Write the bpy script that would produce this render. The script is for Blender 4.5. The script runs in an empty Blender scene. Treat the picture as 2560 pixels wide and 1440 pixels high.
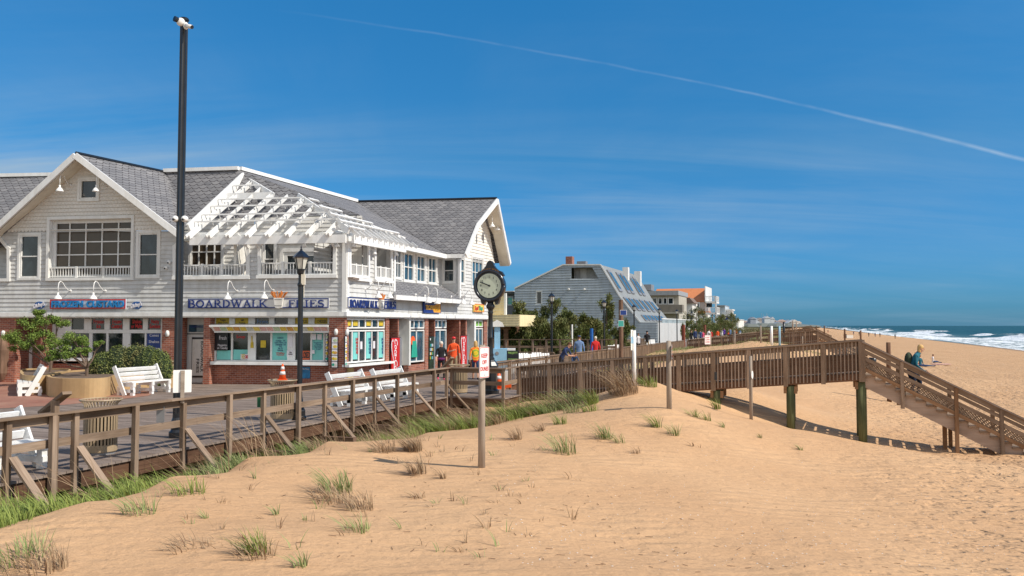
import bpy, bmesh, math, random
import numpy as np
from math import sin, cos, tan, atan, atan2, radians, pi, sqrt, floor
from mathutils import Vector, Matrix
random.seed(7); rng = np.random.default_rng(7)
V = Vector
scene = bpy.context.scene
C = scene.collection
# ------------------------------------------------------------------ camera geometry
F = 2050.0; H = 2.35; PT = atan(94/2050.)
def ray(px, py):
    x = (px-1280)/F; y = -(py-720)/F
    return V((x, cos(PT)-y*sin(PT), sin(PT)+y*cos(PT)))
EYE = V((0, 0, H))
def AT(px, py, Y):
    r = ray(px, py); return EYE + r*(Y/r.y)
def ONZ(px, py, z):
    r = ray(px, py); return EYE + r*((z-H)/r.z)
def ONP(px, py, P, N):
    r = ray(px, py); return EYE + r*((V(P)-EYE).dot(V(N))/r.dot(V(N)))
AS = radians(20.0)
S = V((sin(AS), cos(AS), 0)); T = V((cos(AS), -sin(AS), 0))
def ST(s, t, z=0): return S*s + T*t + V((0, 0, z))
def st_of(P): return P.dot(S), P.dot(T)

# ------------------------------------------------------------------ mesh builder
class MB:
    def __init__(s, xf=None):
        s.v = []; s.f = []; s.uv = []; s.r = []; s.mi = []; s.xf = xf; s.m = 0; s.rn = None
    def _add(s, pts, faces, uvs=None, rn=None):
        b = len(s.v)
        for p in pts:
            p = V(p)
            s.v.append(s.xf @ p if s.xf else p)
        rr = s.rn if s.rn is not None else (rn if rn is not None else random.random())
        for i, f in enumerate(faces):
            s.f.append([b+k for k in f]); s.uv.append(uvs[i] if uvs else None); s.r.append(rr); s.mi.append(s.m)
    def face(s, pts, uv=None): s._add(pts, [list(range(len(pts)))], [uv] if uv else None)
    def box(s, x0, x1, y0, y1, z0, z1):
        if x0 > x1: x0, x1 = x1, x0
        if y0 > y1: y0, y1 = y1, y0
        if z0 > z1: z0, z1 = z1, z0
        p = [(x0,y0,z0),(x1,y0,z0),(x1,y1,z0),(x0,y1,z0),(x0,y0,z1),(x1,y0,z1),(x1,y1,z1),(x0,y1,z1)]
        s._add(p, [[0,3,2,1],[4,5,6,7],[0,1,5,4],[1,2,6,5],[2,3,7,6],[3,0,4,7]])
    def beam(s, a, b, w, h, up=(0,0,1)):
        a = V(a); b = V(b); d = (b-a); L = d.length; d.normalize()
        up = V(up)
        if abs(d.dot(up)) > .98: up = V((0,1,0)) if abs(d.y) < .9 else V((1,0,0))
        x = d.cross(up).normalized(); z = x.cross(d).normalized()
        p = []
        for q in (a, b):
            for sx, sz in ((-1,-1),(1,-1),(1,1),(-1,1)): p.append(q + x*sx*w/2 + z*sz*h/2)
        o = random.random()*20; r = random.random()*5
        U = [[(o,r),(o+L,r),(o+L,r+q),(o,r+q)] for q in (w, h, w, h)]
        s._add(p, [[0,4,5,1],[1,5,6,2],[2,6,7,3],[3,7,4,0],[0,1,2,3],[7,6,5,4]],
               [[u[0],u[1],u[2],u[3]] for u in U] + [[(0,0),(w,0),(w,h),(0,h)]]*2)
    def tube(s, pts, rad, n=8, cap=True):
        pts = [V(p) for p in pts]
        if not hasattr(rad, '__len__'): rad = [rad]*len(pts)
        vs = []; px = None
        for i, p in enumerate(pts):
            d = (pts[min(i+1, len(pts)-1)] - pts[max(i-1, 0)]).normalized()
            if px is None: px = d.orthogonal().normalized()
            px = (px - d*px.dot(d)).normalized(); py = d.cross(px)
            for k in range(n):
                a = 2*pi*k/n; vs.append(p + (px*cos(a) + py*sin(a))*rad[i])
        fs = []; L = 0; us = []
        for i in range(len(pts)-1):
            L2 = L + (pts[i+1]-pts[i]).length
            for k in range(n):
                k2 = (k+1) % n
                fs.append([i*n+k, i*n+k2, (i+1)*n+k2, (i+1)*n+k])
                us.append([(L, k*.03), (L, (k+1)*.03), (L2, (k+1)*.03), (L2, k*.03)])
            L = L2
        if cap:
            fs.append([k for k in range(n)][::-1]); us.append([(0, 0)]*n)
            fs.append([(len(pts)-1)*n+k for k in range(n)]); us.append([(0, 0)]*n)
        s._add(vs, fs, us)
    def lathe(s, c, prof, n=16, a0=0):
        c = V(c); vs = []; fs = []
        for r, z in prof:
            for k in range(n):
                a = 2*pi*k/n + a0; vs.append(c + V((r*cos(a), r*sin(a), z)))
        for i in range(len(prof)-1):
            for k in range(n):
                k2 = (k+1) % n
                fs.append([i*n+k, i*n+k2, (i+1)*n+k2, (i+1)*n+k])
        if prof[0][0] > 1e-4: fs.append([k for k in range(n)][::-1])
        if prof[-1][0] > 1e-4: fs.append([(len(prof)-1)*n+k for k in range(n)])
        s._add(vs, fs)
    def prism(s, poly, y0, y1):   # poly in (x,z), extruded along y
        n = len(poly)
        vs = [(x, y0, z) for x, z in poly] + [(x, y1, z) for x, z in poly]
        fs = [list(range(n)), [2*n-1-k for k in range(n)]]
        for k in range(n): fs.append([k, n+k, n+(k+1) % n, (k+1) % n])
        s._add(vs, fs)
    def slab(s, poly, th, nrm=None):   # 3d polygon given a thickness below
        P = [V(p) for p in poly]; n = len(P)
        N = (P[1]-P[0]).cross(P[-1]-P[0]).normalized() if nrm is None else V(nrm)
        if N.z < 0: N = -N; P = P[::-1]
        Q = [p - N*th for p in P]
        s._add(P+Q, [list(range(n)), [2*n-1-k for k in range(n)]] + [[k, n+k, n+(k+1) % n, (k+1) % n] for k in range(n)])
    def ell(s, c, r, n=10, m=7, rot=None):
        c = V(c); vs = []; fs = []
        for i in range(m+1):
            th = pi*i/m
            for k in range(n):
                a = 2*pi*k/n; q = V((r[0]*sin(th)*cos(a), r[1]*sin(th)*sin(a), r[2]*cos(th)))
                if rot: q = rot @ q
                vs.append(c+q)
        for i in range(m):
            for k in range(n): fs.append([i*n+k, (i+1)*n+k, (i+1)*n+(k+1) % n, i*n+(k+1) % n])
        s._add(vs, fs)
    def build(s, name, mat, parent=None, smooth=False):
        me = bpy.data.meshes.new(name)
        me.from_pydata([tuple(v) for v in s.v], [], s.f)
        mats = mat if isinstance(mat, (list, tuple)) else [mat]
        for m in mats: me.materials.append(m)
        uvl = me.uv_layers.new(name='UVMap')
        data = np.zeros(len(me.loops)*2, dtype=np.float32)
        li = 0
        for fi, f in enumerate(s.f):
            u = s.uv[fi]
            if u is None:
                P = [s.v[k] for k in f]
                N = V((0, 0, 0))
                for k in range(1, len(P)-1): N += (P[k]-P[0]).cross(P[k+1]-P[0])
                if N.length > 1e-12: N.normalize()
                if abs(N.z) > .97: u = [(p.x, p.y) for p in P]
                else:
                    t = V((-N.y, N.x, 0)).normalized(); w = N.cross(t)
                    u = [(p.dot(t), p.dot(w)) for p in P]
            for a, b in u:
                data[li] = a; data[li+1] = b; li += 2
        uvl.data.foreach_set('uv', data)
        at = me.attributes.new('rnd', 'FLOAT', 'FACE'); at.data.foreach_set('value', np.array(s.r, dtype=np.float32))
        me.polygons.foreach_set('material_index', np.array(s.mi, dtype=np.int32))
        if smooth: me.polygons.foreach_set('use_smooth', np.ones(len(s.f), dtype=bool))
        me.update()
        o = bpy.data.objects.new(name, me); C.objects.link(o)
        if parent: o.parent = parent
        return o
def parts_of(name, mat, parent, fns, xf=None):   # one object for each piece
    out = []
    for fn in fns:
        m = MB(xf); fn(m); out.append(m.build(name, mat, parent))
    return out
def tag(o, label=None, cat=None, group=None, kind=None):
    if label: o['label'] = label
    if cat: o['category'] = cat
    if group: o['group'] = group
    if kind: o['kind'] = kind
    return o
def thing(name, label, cat, loc=(0,0,0), rz=0, group=None):
    o = bpy.data.objects.new(name, None); C.objects.link(o); o.empty_display_size = .2
    o.location = loc; o.rotation_euler = (0, 0, rz)
    return tag(o, label, cat, group)
def dup(o, loc=None, rz=None, label=None, parent=None):
    c = o.copy(); C.objects.link(c); c.parent = parent
    for ch in list(o.children): dup(ch, parent=c)
    if loc is not None: c.location = loc
    if rz is not None: c.rotation_euler = (0, 0, rz)
    if label: c['label'] = label
    return c
def inv(root):
    M = Matrix()
    while root is not None:
        M = Matrix.Translation(root.location) @ Matrix.Rotation(root.rotation_euler.z, 4, 'Z') @ M; root = root.parent
    return M.inverted()
def text_obj(body, size, depth, mat, parent, mx, name='lettering', bold=0.0, shear=0, width=None, align='CENTER', spacing=1):
    cu = bpy.data.curves.new('t', 'FONT'); cu.body = body; cu.size = size; cu.extrude = depth/2
    cu.offset = bold; cu.shear = shear; cu.align_x = align; cu.align_y = 'CENTER'; cu.space_character = spacing; cu.space_line = .85
    cu.resolution_u = 3
    to = bpy.data.objects.new('t', cu); C.objects.link(to)
    bpy.context.view_layer.update()
    me = bpy.data.meshes.new_from_object(to.evaluated_get(bpy.context.evaluated_depsgraph_get()))
    bpy.data.objects.remove(to); bpy.data.curves.remove(cu)
    co = np.zeros(len(me.vertices)*3); me.vertices.foreach_get('co', co); co = co.reshape(-1, 3)
    if width and len(co):
        w = co[:, 0].max()-co[:, 0].min(); co[:, 0] *= width/max(w, 1e-5)
        co[:, 0] -= (co[:, 0].max()+co[:, 0].min())/2
    co = np.stack([co[:, 0], -co[:, 2], co[:, 1]], 1)    # text stands in xz, facing -y
    me.vertices.foreach_set('co', co.ravel())
    me.transform(mx); me.name = name
    me.materials.clear(); me.materials.append(mat); me.update()
    o = bpy.data.objects.new(name, me); C.objects.link(o); o.parent = parent
    return o

# ------------------------------------------------------------------ materials
def NM(name):
    m = bpy.data.materials.new(name); m.use_nodes = True; nt = m.node_tree
    b = nt.nodes['Principled BSDF']; return m, nt, b
def nd(nt, t, **k):
    n = nt.nodes.new(t)
    for a, v in k.items(): setattr(n, a, v)
    return n
def lk(nt, a, b): nt.links.new(a, b)
def math_(nt, op, a, b=None, c=None, clamp=False):
    n = nt.nodes.new('ShaderNodeMath'); n.operation = op; n.use_clamp = clamp
    for i, x in enumerate((a, b, c)):
        if x is None: continue
        if isinstance(x, (int, float)): n.inputs[i].default_value = x
        else: nt.links.new(x, n.inputs[i])
    return n.outputs[0]
def mixc(nt, f, a, b, mode='MIX'):
    n = nt.nodes.new('ShaderNodeMix'); n.data_type = 'RGBA'; n.blend_type = mode
    for i, x in ((0, f), (6, a), (7, b)):
        if isinstance(x, (int, float)): n.inputs[i].default_value = x
        elif isinstance(x, (tuple, list)): n.inputs[i].default_value = (x[0], x[1], x[2], 1)
        else: nt.links.new(x, n.inputs[i])
    return n.outputs[2]
def noise(nt, vec, scale, detail=3, rough=.5, dist=0):
    n = nd(nt, 'ShaderNodeTexNoise'); n.inputs['Scale'].default_value = scale; n.inputs['Detail'].default_value = detail
    n.inputs['Roughness'].default_value = rough; n.inputs['Distortion'].default_value = dist
    if vec is not None: lk(nt, vec, n.inputs['Vector'])
    return n.outputs['Fac']
def mapping(nt, vec, sc=(1,1,1), rot=(0,0,0)):
    n = nd(nt, 'ShaderNodeMapping'); n.inputs['Scale'].default_value = sc; n.inputs['Rotation'].default_value = rot
    lk(nt, vec, n.inputs['Vector']); return n.outputs[0]
def coord(nt, k='Object'): return nd(nt, 'ShaderNodeTexCoord').outputs[k]
def bump(nt, b, h, st=.3, dist=.02):
    n = nd(nt, 'ShaderNodeBump'); n.inputs['Strength'].default_value = st; n.inputs['Distance'].default_value = dist
    lk(nt, h, n.inputs['Height']); lk(nt, n.outputs[0], b.inputs['Normal'])
def ramp(nt, f, a, b):
    n = nd(nt, 'ShaderNodeMapRange'); n.inputs[1].default_value = a; n.inputs[2].default_value = b; lk(nt, f, n.inputs[0]); return n.outputs[0]
def rnd(nt): return nd(nt, 'ShaderNodeAttribute', attribute_name='rnd').outputs['Fac']
def sc(c, k): return tuple(min(1, x*k) for x in c)
def plain(name, col, rough=.6, var=.12, scale=6, metal=0, bmp=0, rv=0, spec=.5, coat=0):
    m, nt, b = NM(name)
    o = coord(nt); f = noise(nt, o, scale, 4, .6)
    f = ramp(nt, f, .3, .7)
    c = mixc(nt, f, sc(col, 1-var), sc(col, 1+var))
    c = mixc(nt, ramp(nt, noise(nt, mapping(nt, o, (3, 3, .4)), 1.0, 5, .65), .42, .78), c, mixc(nt, 1.0, c, (.82, .80, .76), 'MULTIPLY'))
    if rv: c = mixc(nt, rnd(nt), mixc(nt, 1.0, c, (1-rv,)*3, 'MULTIPLY'), c)
    lk(nt, c, b.inputs['Base Color']); b.inputs['Roughness'].default_value = rough
    b.inputs['Metallic'].default_value = metal; b.inputs['Specular IOR Level'].default_value = spec
    b.inputs['Coat Weight'].default_value = coat
    if bmp: bump(nt, b, noise(nt, o, scale*6, 5), bmp, .01)
    return m
def wood(name, c1, c2, rv=.35, rough=.8):
    m, nt, b = NM(name)
    uv = coord(nt, 'UV')
    g = noise(nt, mapping(nt, uv, (1.2, 38, 1)), 1.0, 5, .65, .6)
    k = noise(nt, mapping(nt, uv, (.6, 2.5, 1)), 1.4, 3, .6)
    c = mixc(nt, ramp(nt, g, .3, .7), c1, c2)
    c = mixc(nt, ramp(nt, k, .45, .75), c, sc(c1, .75))
    c = mixc(nt, rnd(nt), mixc(nt, 1.0, c, (1-rv, 1-rv*1.05, 1-rv*1.1), 'MULTIPLY'), c)
    lk(nt, c, b.inputs['Base Color']); b.inputs['Roughness'].default_value = rough
    b.inputs['Specular IOR Level'].default_value = .25
    bump(nt, b, g, .5, .006)
    return m
def brick(name, c1, c2, mortar):
    m, nt, b = NM(name)
    uv = coord(nt, 'UV')
    n = nd(nt, 'ShaderNodeTexBrick'); lk(nt, uv, n.inputs['Vector'])
    n.inputs['Color1'].default_value = (*c1, 1); n.inputs['Color2'].default_value = (*c2, 1); n.inputs['Mortar'].default_value = (*mortar, 1)
    n.inputs['Scale'].default_value = 1; n.inputs['Brick Width'].default_value = .215; n.inputs['Row Height'].default_value = .076
    n.inputs['Mortar Size'].default_value = .007; n.inputs['Mortar Smooth'].default_value = .3; n.inputs['Bias'].default_value = -.1
    c = mixc(nt, ramp(nt, noise(nt, uv, 1.3, 4, .7), .35, .75), n.outputs['Color'], mixc(nt, 1.0, n.outputs['Color'], (.62, .55, .55), 'MULTIPLY'))
    lk(nt, c, b.inputs['Base Color']); b.inputs['Roughness'].default_value = .85
    bump(nt, b, math_(nt, 'SUBTRACT', 1.0, n.outputs['Fac']), .6, .01)
    return m
def scallop(name, c1, c2, line, w=.3, h=.19, lw=.1, rough=.85):
    m, nt, b = NM(name)
    uv = coord(nt, 'UV'); sx = nd(nt, 'ShaderNodeSeparateXYZ'); lk(nt, uv, sx.inputs[0])
    v = math_(nt, 'DIVIDE', sx.outputs[1], h); r = math_(nt, 'FLOOR', v); fv = math_(nt, 'SUBTRACT', v, r)
    u = math_(nt, 'ADD', math_(nt, 'DIVIDE', sx.outputs[0], w), math_(nt, 'MULTIPLY', r, .5))
    ru = math_(nt, 'FLOOR', u); fu = math_(nt, 'SUBTRACT', u, ru)
    q = math_(nt, 'ABSOLUTE', math_(nt, 'SUBTRACT', math_(nt, 'MULTIPLY', fu, 2), 1))
    cv = math_(nt, 'MULTIPLY', math_(nt, 'POWER', q, 2.5), .55)
    d = math_(nt, 'SUBTRACT', fv, cv)
    ln = ramp(nt, math_(nt, 'ABSOLUTE', math_(nt, 'SUBTRACT', d, .0)), lw, lw*.45)
    wn = nd(nt, 'ShaderNodeTexWhiteNoise', noise_dimensions='2D')
    cb = nd(nt, 'ShaderNodeCombineXYZ'); lk(nt, ru, cb.inputs[0]); lk(nt, r, cb.inputs[1]); lk(nt, cb.outputs[0], wn.inputs['Vector'])
    c = mixc(nt, wn.outputs['Value'], c1, c2)
    c = mixc(nt, ramp(nt, noise(nt, uv, .8, 4, .7), .3, .8), c, mixc(nt, 1.0, c, (.8, .8, .82), 'MULTIPLY'))
    c = mixc(nt, ln, c, line)
    lk(nt, c, b.inputs['Base Color']); b.inputs['Roughness'].default_value = rough
    bump(nt, b, ramp(nt, d, 0, .9), .6, .02)
    return m
def glass(name, col=(.02, .03, .035), rough=.06, var=0):
    m, nt, b = NM(name)
    o = coord(nt)
    c = mixc(nt, ramp(nt, noise(nt, mapping(nt, o, (1, 1, .5)), 1.6, 4, .6, 1.2), .4, .65), sc(col, .5), sc(col, 1.5))
    lk(nt, c, b.inputs['Base Color']); b.inputs['Roughness'].default_value = rough
    b.inputs['Specular IOR Level'].default_value = .8
    return m
# ------------------------------------------------------------------ palette
WD = wood('weathered_wood', (.25,.17,.115), (.46,.345,.255), .45)
WG = wood('grey_deck_wood', (.22,.165,.135), (.37,.30,.255), .3)
WB = wood('brown_beam_wood', (.12,.06,.035), (.27,.15,.09), .4)
WO = wood('orange_post_wood', (.26,.14,.07), (.42,.26,.15), .3)
WGR = wood('green_treated_wood', (.075,.085,.035), (.17,.18,.085), .3)
WP = wood('sand_board_wood', (.15,.09,.06), (.30,.19,.13), .35)
POLEW = wood('round_pole_wood', (.30,.24,.19), (.46,.39,.32), .2)
WHITE = plain('white_paint', (.80,.80,.78), .45, .04, 3)
WHITE2 = plain('bright_white_paint', (.86,.86,.85), .4, .03, 3)
CREAM = plain('cream_soffit', (.74,.69,.58), .6, .05, 2)
BLACK = plain('black_paint', (.012,.014,.018), .32, .3, 5, spec=.6)
DKBLUE = plain('dark_clock_paint', (.012,.016,.026), .22, .3, 5, spec=.7)
NAVY = plain('navy_letters', (.012,.035,.20), .4, .1)
SIDING = plain('warm_grey_siding', (.63,.635,.63), .75, .09, 5, rv=.1)
SIDW = plain('cream_white_siding', (.82,.80,.75), .7, .06, 4, rv=.06)
GSID = plain('blue_grey_siding', (.45,.51,.56), .7, .07, 2, rv=.16)
SCW = scallop('white_scalloped_shingle', (.84,.81,.75), (.80,.77,.71), (.62,.59,.53), .16, .15, .12)
ROOF = scallop('grey_scalloped_shingle', (.17,.17,.18), (.26,.255,.26), (.035,.03,.032), .36, .20, .16)
BRICK = brick('red_brick', (.44,.15,.085), (.23,.07,.045), (.50,.40,.34))
GL = glass('dark_glass')
GLB = glass('blue_glass', (.035,.10,.15), .05)
GLT = plain('teal_glass', (.06,.40,.36), .12, .12, 2)
GLBR = plain('brown_shade_glass', (.075,.055,.035), .15, .12, 1.5)
TAN = plain('tan_metal', (.40,.30,.19), .5, .08)
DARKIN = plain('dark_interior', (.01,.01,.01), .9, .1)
STUC = plain('tan_stucco', (.50,.34,.17), .85, .08, 3, bmp=.3)
RED = plain('red_paint', (.60,.02,.02), .35, .06)
ORANGE = plain('orange_plastic', (.85,.12,.02), .45, .06)
YEL = plain('yellow_panel', (.62,.45,.03), .5, .2, 8)
YELB = plain('pale_yellow_siding', (.95,.80,.48), .7, .04, rv=.06)
TEALP = plain('teal_panel', (.20,.60,.56), .45, .08, 2)
BLUEP = plain('blue_panel', (.012,.05,.25), .4, .2, 5)
SKYB = plain('light_blue_paint', (.30,.55,.75), .5, .06)
PAPER = plain('paper_white', (.78,.76,.80), .6, .05)
LAMPG = plain('frosted_lamp_glass', (.62,.62,.56), .25, .1, 4)
DIAL = plain('clock_dial', (.60,.66,.52), .3, .05, 3)
GOLD = plain('gold_lettering', (.30,.14,.03), .4, .1)
GREYM = plain('grey_metal', (.30,.30,.31), .45, .08, metal=.3)
PURP = plain('purple_cloth', (.09,.01,.10), .9)
SKIN = plain('skin', (.62,.34,.23), .55, .08, 20)
HAIRG = plain('white_hair', (.70,.64,.56), .8, .15, 60)
HAIRB = plain('brown_hair', (.10,.045,.02), .8, .25, 60)
HAIRY = plain('blond_hair', (.62,.40,.16), .8, .25, 40)
def cloth(n, c): return plain(n, c, .9, .14, 14, bmp=.15)
CBLK = cloth('black_cloth', (.012,.011,.014)); CORG = cloth('orange_cloth', (.85,.10,.02)); CDEN = cloth('denim_cloth', (.03,.07,.17))
CTEAL = cloth('teal_cloth', (.012,.12,.17)); CLBL = cloth('light_blue_cloth', (.16,.26,.46)); CRED = cloth('red_cloth', (.55,.02,.02))
CWHT = cloth('white_cloth', (.78,.76,.78)); CKHA = cloth('khaki_cloth', (.33,.25,.15)); CPNK = cloth('pink_shoe', (.70,.07,.16)); CGRY = cloth('grey_cloth', (.22,.22,.23))
CPUR = cloth('purple_shirt', (.09,.03,.30)); CNAV = cloth('navy_cloth', (.02,.04,.12)); CMAR = cloth('maroon_pouch', (.12,.012,.10)); CGRN = cloth('green_cloth', (.02,.35,.25))
# tie-dye: rings of colour round the middle of the back
def tiedye():
    m, nt, b = NM('tie_dye_cloth')
    o = coord(nt); mp = nd(nt, 'ShaderNodeMapping'); mp.inputs['Location'].default_value = (0, 0, -1.17); lk(nt, o, mp.inputs['Vector'])
    ln = nd(nt, 'ShaderNodeVectorMath', operation='LENGTH'); lk(nt, mapping(nt, mp.outputs[0], (1, .2, 1)), ln.inputs[0])
    f = math_(nt, 'ADD', ln.outputs['Value'], math_(nt, 'MULTIPLY', noise(nt, o, 22, 3), .10))
    cr = nd(nt, 'ShaderNodeValToRGB'); el = cr.color_ramp.elements
    el[0].position = 0; el[0].color = (.80,.55,.02,1); el[1].position = .5; el[1].color = (.55,.01,.02,1)
    for p, c in ((.13,(.85,.62,.04)), (.18,(.05,.35,.05)), (.22,(.85,.55,.03)), (.27,(.80,.06,.02)), (.33,(.85,.45,.04)), (.38,(.75,.03,.02))):
        e = el.new(p); e.color = (*c, 1)
    lk(nt, f, cr.inputs[0]); lk(nt, cr.outputs[0], b.inputs['Base Color']); b.inputs['Roughness'].default_value = .9
    return m
TIE = tiedye()

# ------------------------------------------------------------------ camera, sun, sky
cam = bpy.data.cameras.new('camera'); cam.sensor_width = 36; cam.lens = 36*F/2560; cam.clip_end = 30000; cam.clip_start = .1
co = bpy.data.objects.new('camera', cam); C.objects.link(co); co.location = EYE
co.rotation_euler = (pi/2+PT, 0, 0); scene.camera = co
SUN_EL = radians(44); sd = V((cos(radians(-24)), sin(radians(-24)), 0))    # horizontal direction towards the sun
sv = sd*cos(SUN_EL) + V((0, 0, sin(SUN_EL)))
sun = bpy.data.lights.new('sun', 'SUN'); sun.energy = 4.3; sun.angle = radians(.5); sun.color = (1, .93, .82)
so = bpy.data.objects.new('sun', sun); C.objects.link(so); so.rotation_euler = sv.to_track_quat('Z', 'Y').to_euler()
w = bpy.data.worlds.new('World'); scene.world = w; w.use_nodes = True; nt = w.node_tree
bg = nt.nodes['Background']; sky = nd(nt, 'ShaderNodeTexSky'); sky.sky_type = 'NISHITA'; sky.sun_disc = False
sky.sun_elevation = SUN_EL; sky.sun_rotation = atan2(sd.x, sd.y); sky.air_density = 1.0; sky.dust_density = .3; sky.ozone_density = 1.2
d = coord(nt, 'Generated'); sx = nd(nt, 'ShaderNodeSeparateXYZ'); lk(nt, d, sx.inputs[0])
yy = math_(nt, 'MAXIMUM', sx.outputs[1], .05)
u = math_(nt, 'DIVIDE', sx.outputs[0], yy); v = math_(nt, 'DIVIDE', sx.outputs[2], yy)
up = math_(nt, 'MAXIMUM', sx.outputs[2], .0)
# thin cirrus veils, as a sheet high overhead seen in perspective
zz = math_(nt, 'ADD', up, .16)
pr = nd(nt, 'ShaderNodeCombineXYZ'); lk(nt, math_(nt, 'DIVIDE', sx.outputs[0], zz), pr.inputs[0]); lk(nt, math_(nt, 'DIVIDE', sx.outputs[1], zz), pr.inputs[1])
n1 = noise(nt, mapping(nt, pr.outputs[0], (.55, .40, 1), (0, 0, .5)), 1.0, 7, .62, .8)
n2 = noise(nt, mapping(nt, pr.outputs[0], (.35, 2.2, 1), (0, 0, -.25)), 1.0, 6, .6, .4)
ci = math_(nt, 'MULTIPLY', ramp(nt, n1, .42, .82), ramp(nt, n2, .32, .80))
low = ramp(nt, sx.outputs[2], .42, .08)
lefty = ramp(nt, u, .75, -.7)
band = math_(nt, 'MULTIPLY', ramp(nt, n2, .38, .72), math_(nt, 'MULTIPLY', math_(nt, 'MULTIPLY', ramp(nt, sx.outputs[2], .27, .15), ramp(nt, sx.outputs[2], .02, .13)), lefty))
cl = math_(nt, 'ADD', math_(nt, 'MULTIPLY', ci, math_(nt, 'ADD', math_(nt, 'MULTIPLY', low, .60), .12)), math_(nt, 'MULTIPLY', band, 1.0), clamp=True)
# contrail
cp = [ray(*p) for p in ((830,42),(1300,128),(1700,196),(2130,284),(2560,402))]
q = np.polyfit([p.x/p.y for p in cp], [p.z/p.y for p in cp], 2)
cv = math_(nt, 'ADD', math_(nt, 'MULTIPLY', math_(nt, 'ADD', math_(nt, 'MULTIPLY', u, float(q[0])), float(q[1])), u), float(q[2]))
dv = math_(nt, 'ABSOLUTE', math_(nt, 'ADD', math_(nt, 'SUBTRACT', v, cv), math_(nt, 'MULTIPLY', math_(nt, 'SUBTRACT', noise(nt, d, 12, 4), .5), .006)))
wid = math_(nt, 'ADD', math_(nt, 'MULTIPLY', ramp(nt, u, .25, .6), .0016), .0022)
ct = math_(nt, 'SUBTRACT', 1.0, math_(nt, 'DIVIDE', dv, wid), clamp=True)
ct = math_(nt, 'MULTIPLY', ct, math_(nt, 'MULTIPLY', ramp(nt, u, -.30, .0), math_(nt, 'ADD', math_(nt, 'MULTIPLY', ramp(nt, u, .2, .6), .22), .11)))
ct = math_(nt, 'MULTIPLY', ct, math_(nt, 'ADD', ramp(nt, noise(nt, d, 22, 4), .35, .62), .35))
gam = nd(nt, 'ShaderNodeGamma'); gam.inputs[1].default_value = 1.0; lk(nt, sky.outputs[0], gam.inputs[0])
hsv = nd(nt, 'ShaderNodeHueSaturation'); hsv.inputs['Saturation'].default_value = 1.12; hsv.inputs['Value'].default_value = 1.0; lk(nt, gam.outputs[0], hsv.inputs['Color'])
t1 = mixc(nt, ramp(nt, sx.outputs[2], .0, .2), (.13, .42, .99), (.23, .71, 1.02))
t2 = mixc(nt, ramp(nt, sx.outputs[2], .2, .38), t1, (.22, .92, 1.26))
tint = mixc(nt, ramp(nt, sx.outputs[1], .1, -.25), t2, (1.0, 1.0, 1.0))  # blue tint dropped behind the camera for neutral ambient light
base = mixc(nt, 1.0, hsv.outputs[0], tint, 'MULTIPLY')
skc = mixc(nt, cl, base, (3.3, 4.6, 5.9))
back_fill = math_(nt, 'MULTIPLY', ramp(nt, sx.outputs[1], .0, -.4), math_(nt, 'ADD', math_(nt, 'MULTIPLY', n1, .5), .25))  # white glow added in the unseen sky behind the camera, neutralises shaded walls
skc = mixc(nt, back_fill, skc, (9.2, 9.1, 8.9))
skc = mixc(nt, ct, skc, (5.2, 6.4, 7.6))
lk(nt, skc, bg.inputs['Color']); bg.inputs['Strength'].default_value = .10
scene.view_settings.view_transform = 'Standard'; scene.view_settings.look = 'None'
scene.view_settings.exposure = 0.10; scene.view_settings.gamma = 1; scene.view_settings.use_curve_mapping = False

# ------------------------------------------------------------------ sand
SEAZ = -3.0; TF = -11.37
pt = np.array([-400,-90,-40,-24,-17.3,-16.5,-12,-11,-6,-3,0,3,6,20,42,46,80,4000]); pz = np.array([1.2,.6,.2,-.12,-.12,-.9,-1.0,-.9,.75,.45,-.35,-1.1,-1.35,-1.9,-2.93,-3.2,-6,-12.])
def base_z(s, t):
    t = t + np.clip((s-250)/900., 0, 4)*12
    return np.interp(t, pt, pz)
ctrl = []
for px, py, D in [(0,1440,8.2),(640,1440,8.0),(1280,1440,8.3),(1920,1440,8.9),(2560,1440,9.6),
    (0,1325,9.8),(215,1255,11.2),(430,1185,13.2),(620,1140,15.3),(820,1105,17.8),(1070,1083,21),(1250,1062,22.5),(1420,1022,24),(1560,968,24.8),(1640,955,25.3),(1700,980,25),(1760,1003,25.2),
    (1850,1035,25.4),(1975,1072,25.3),(2150,1103,24.6),(2300,1125,24),(2540,1136,23.1),(1203,1166,14.5),(1673,1025,20.5),(1877,1046,22.5),(1585,965,24.3),(600,1300,10.5),(300,1380,9),
    (1500,1250,12.6),(1000,1250,12),(2000,1250,14.2),(2400,1250,15),(2560,1190,18),(1400,1120,16.5),(1000,1150,15.5),(2000,1150,18),(1700,1120,17.2),(700,1210,12.8)]:
    P = AT(px, py, D); ctrl.append((P.x, P.y, P.z))
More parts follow.
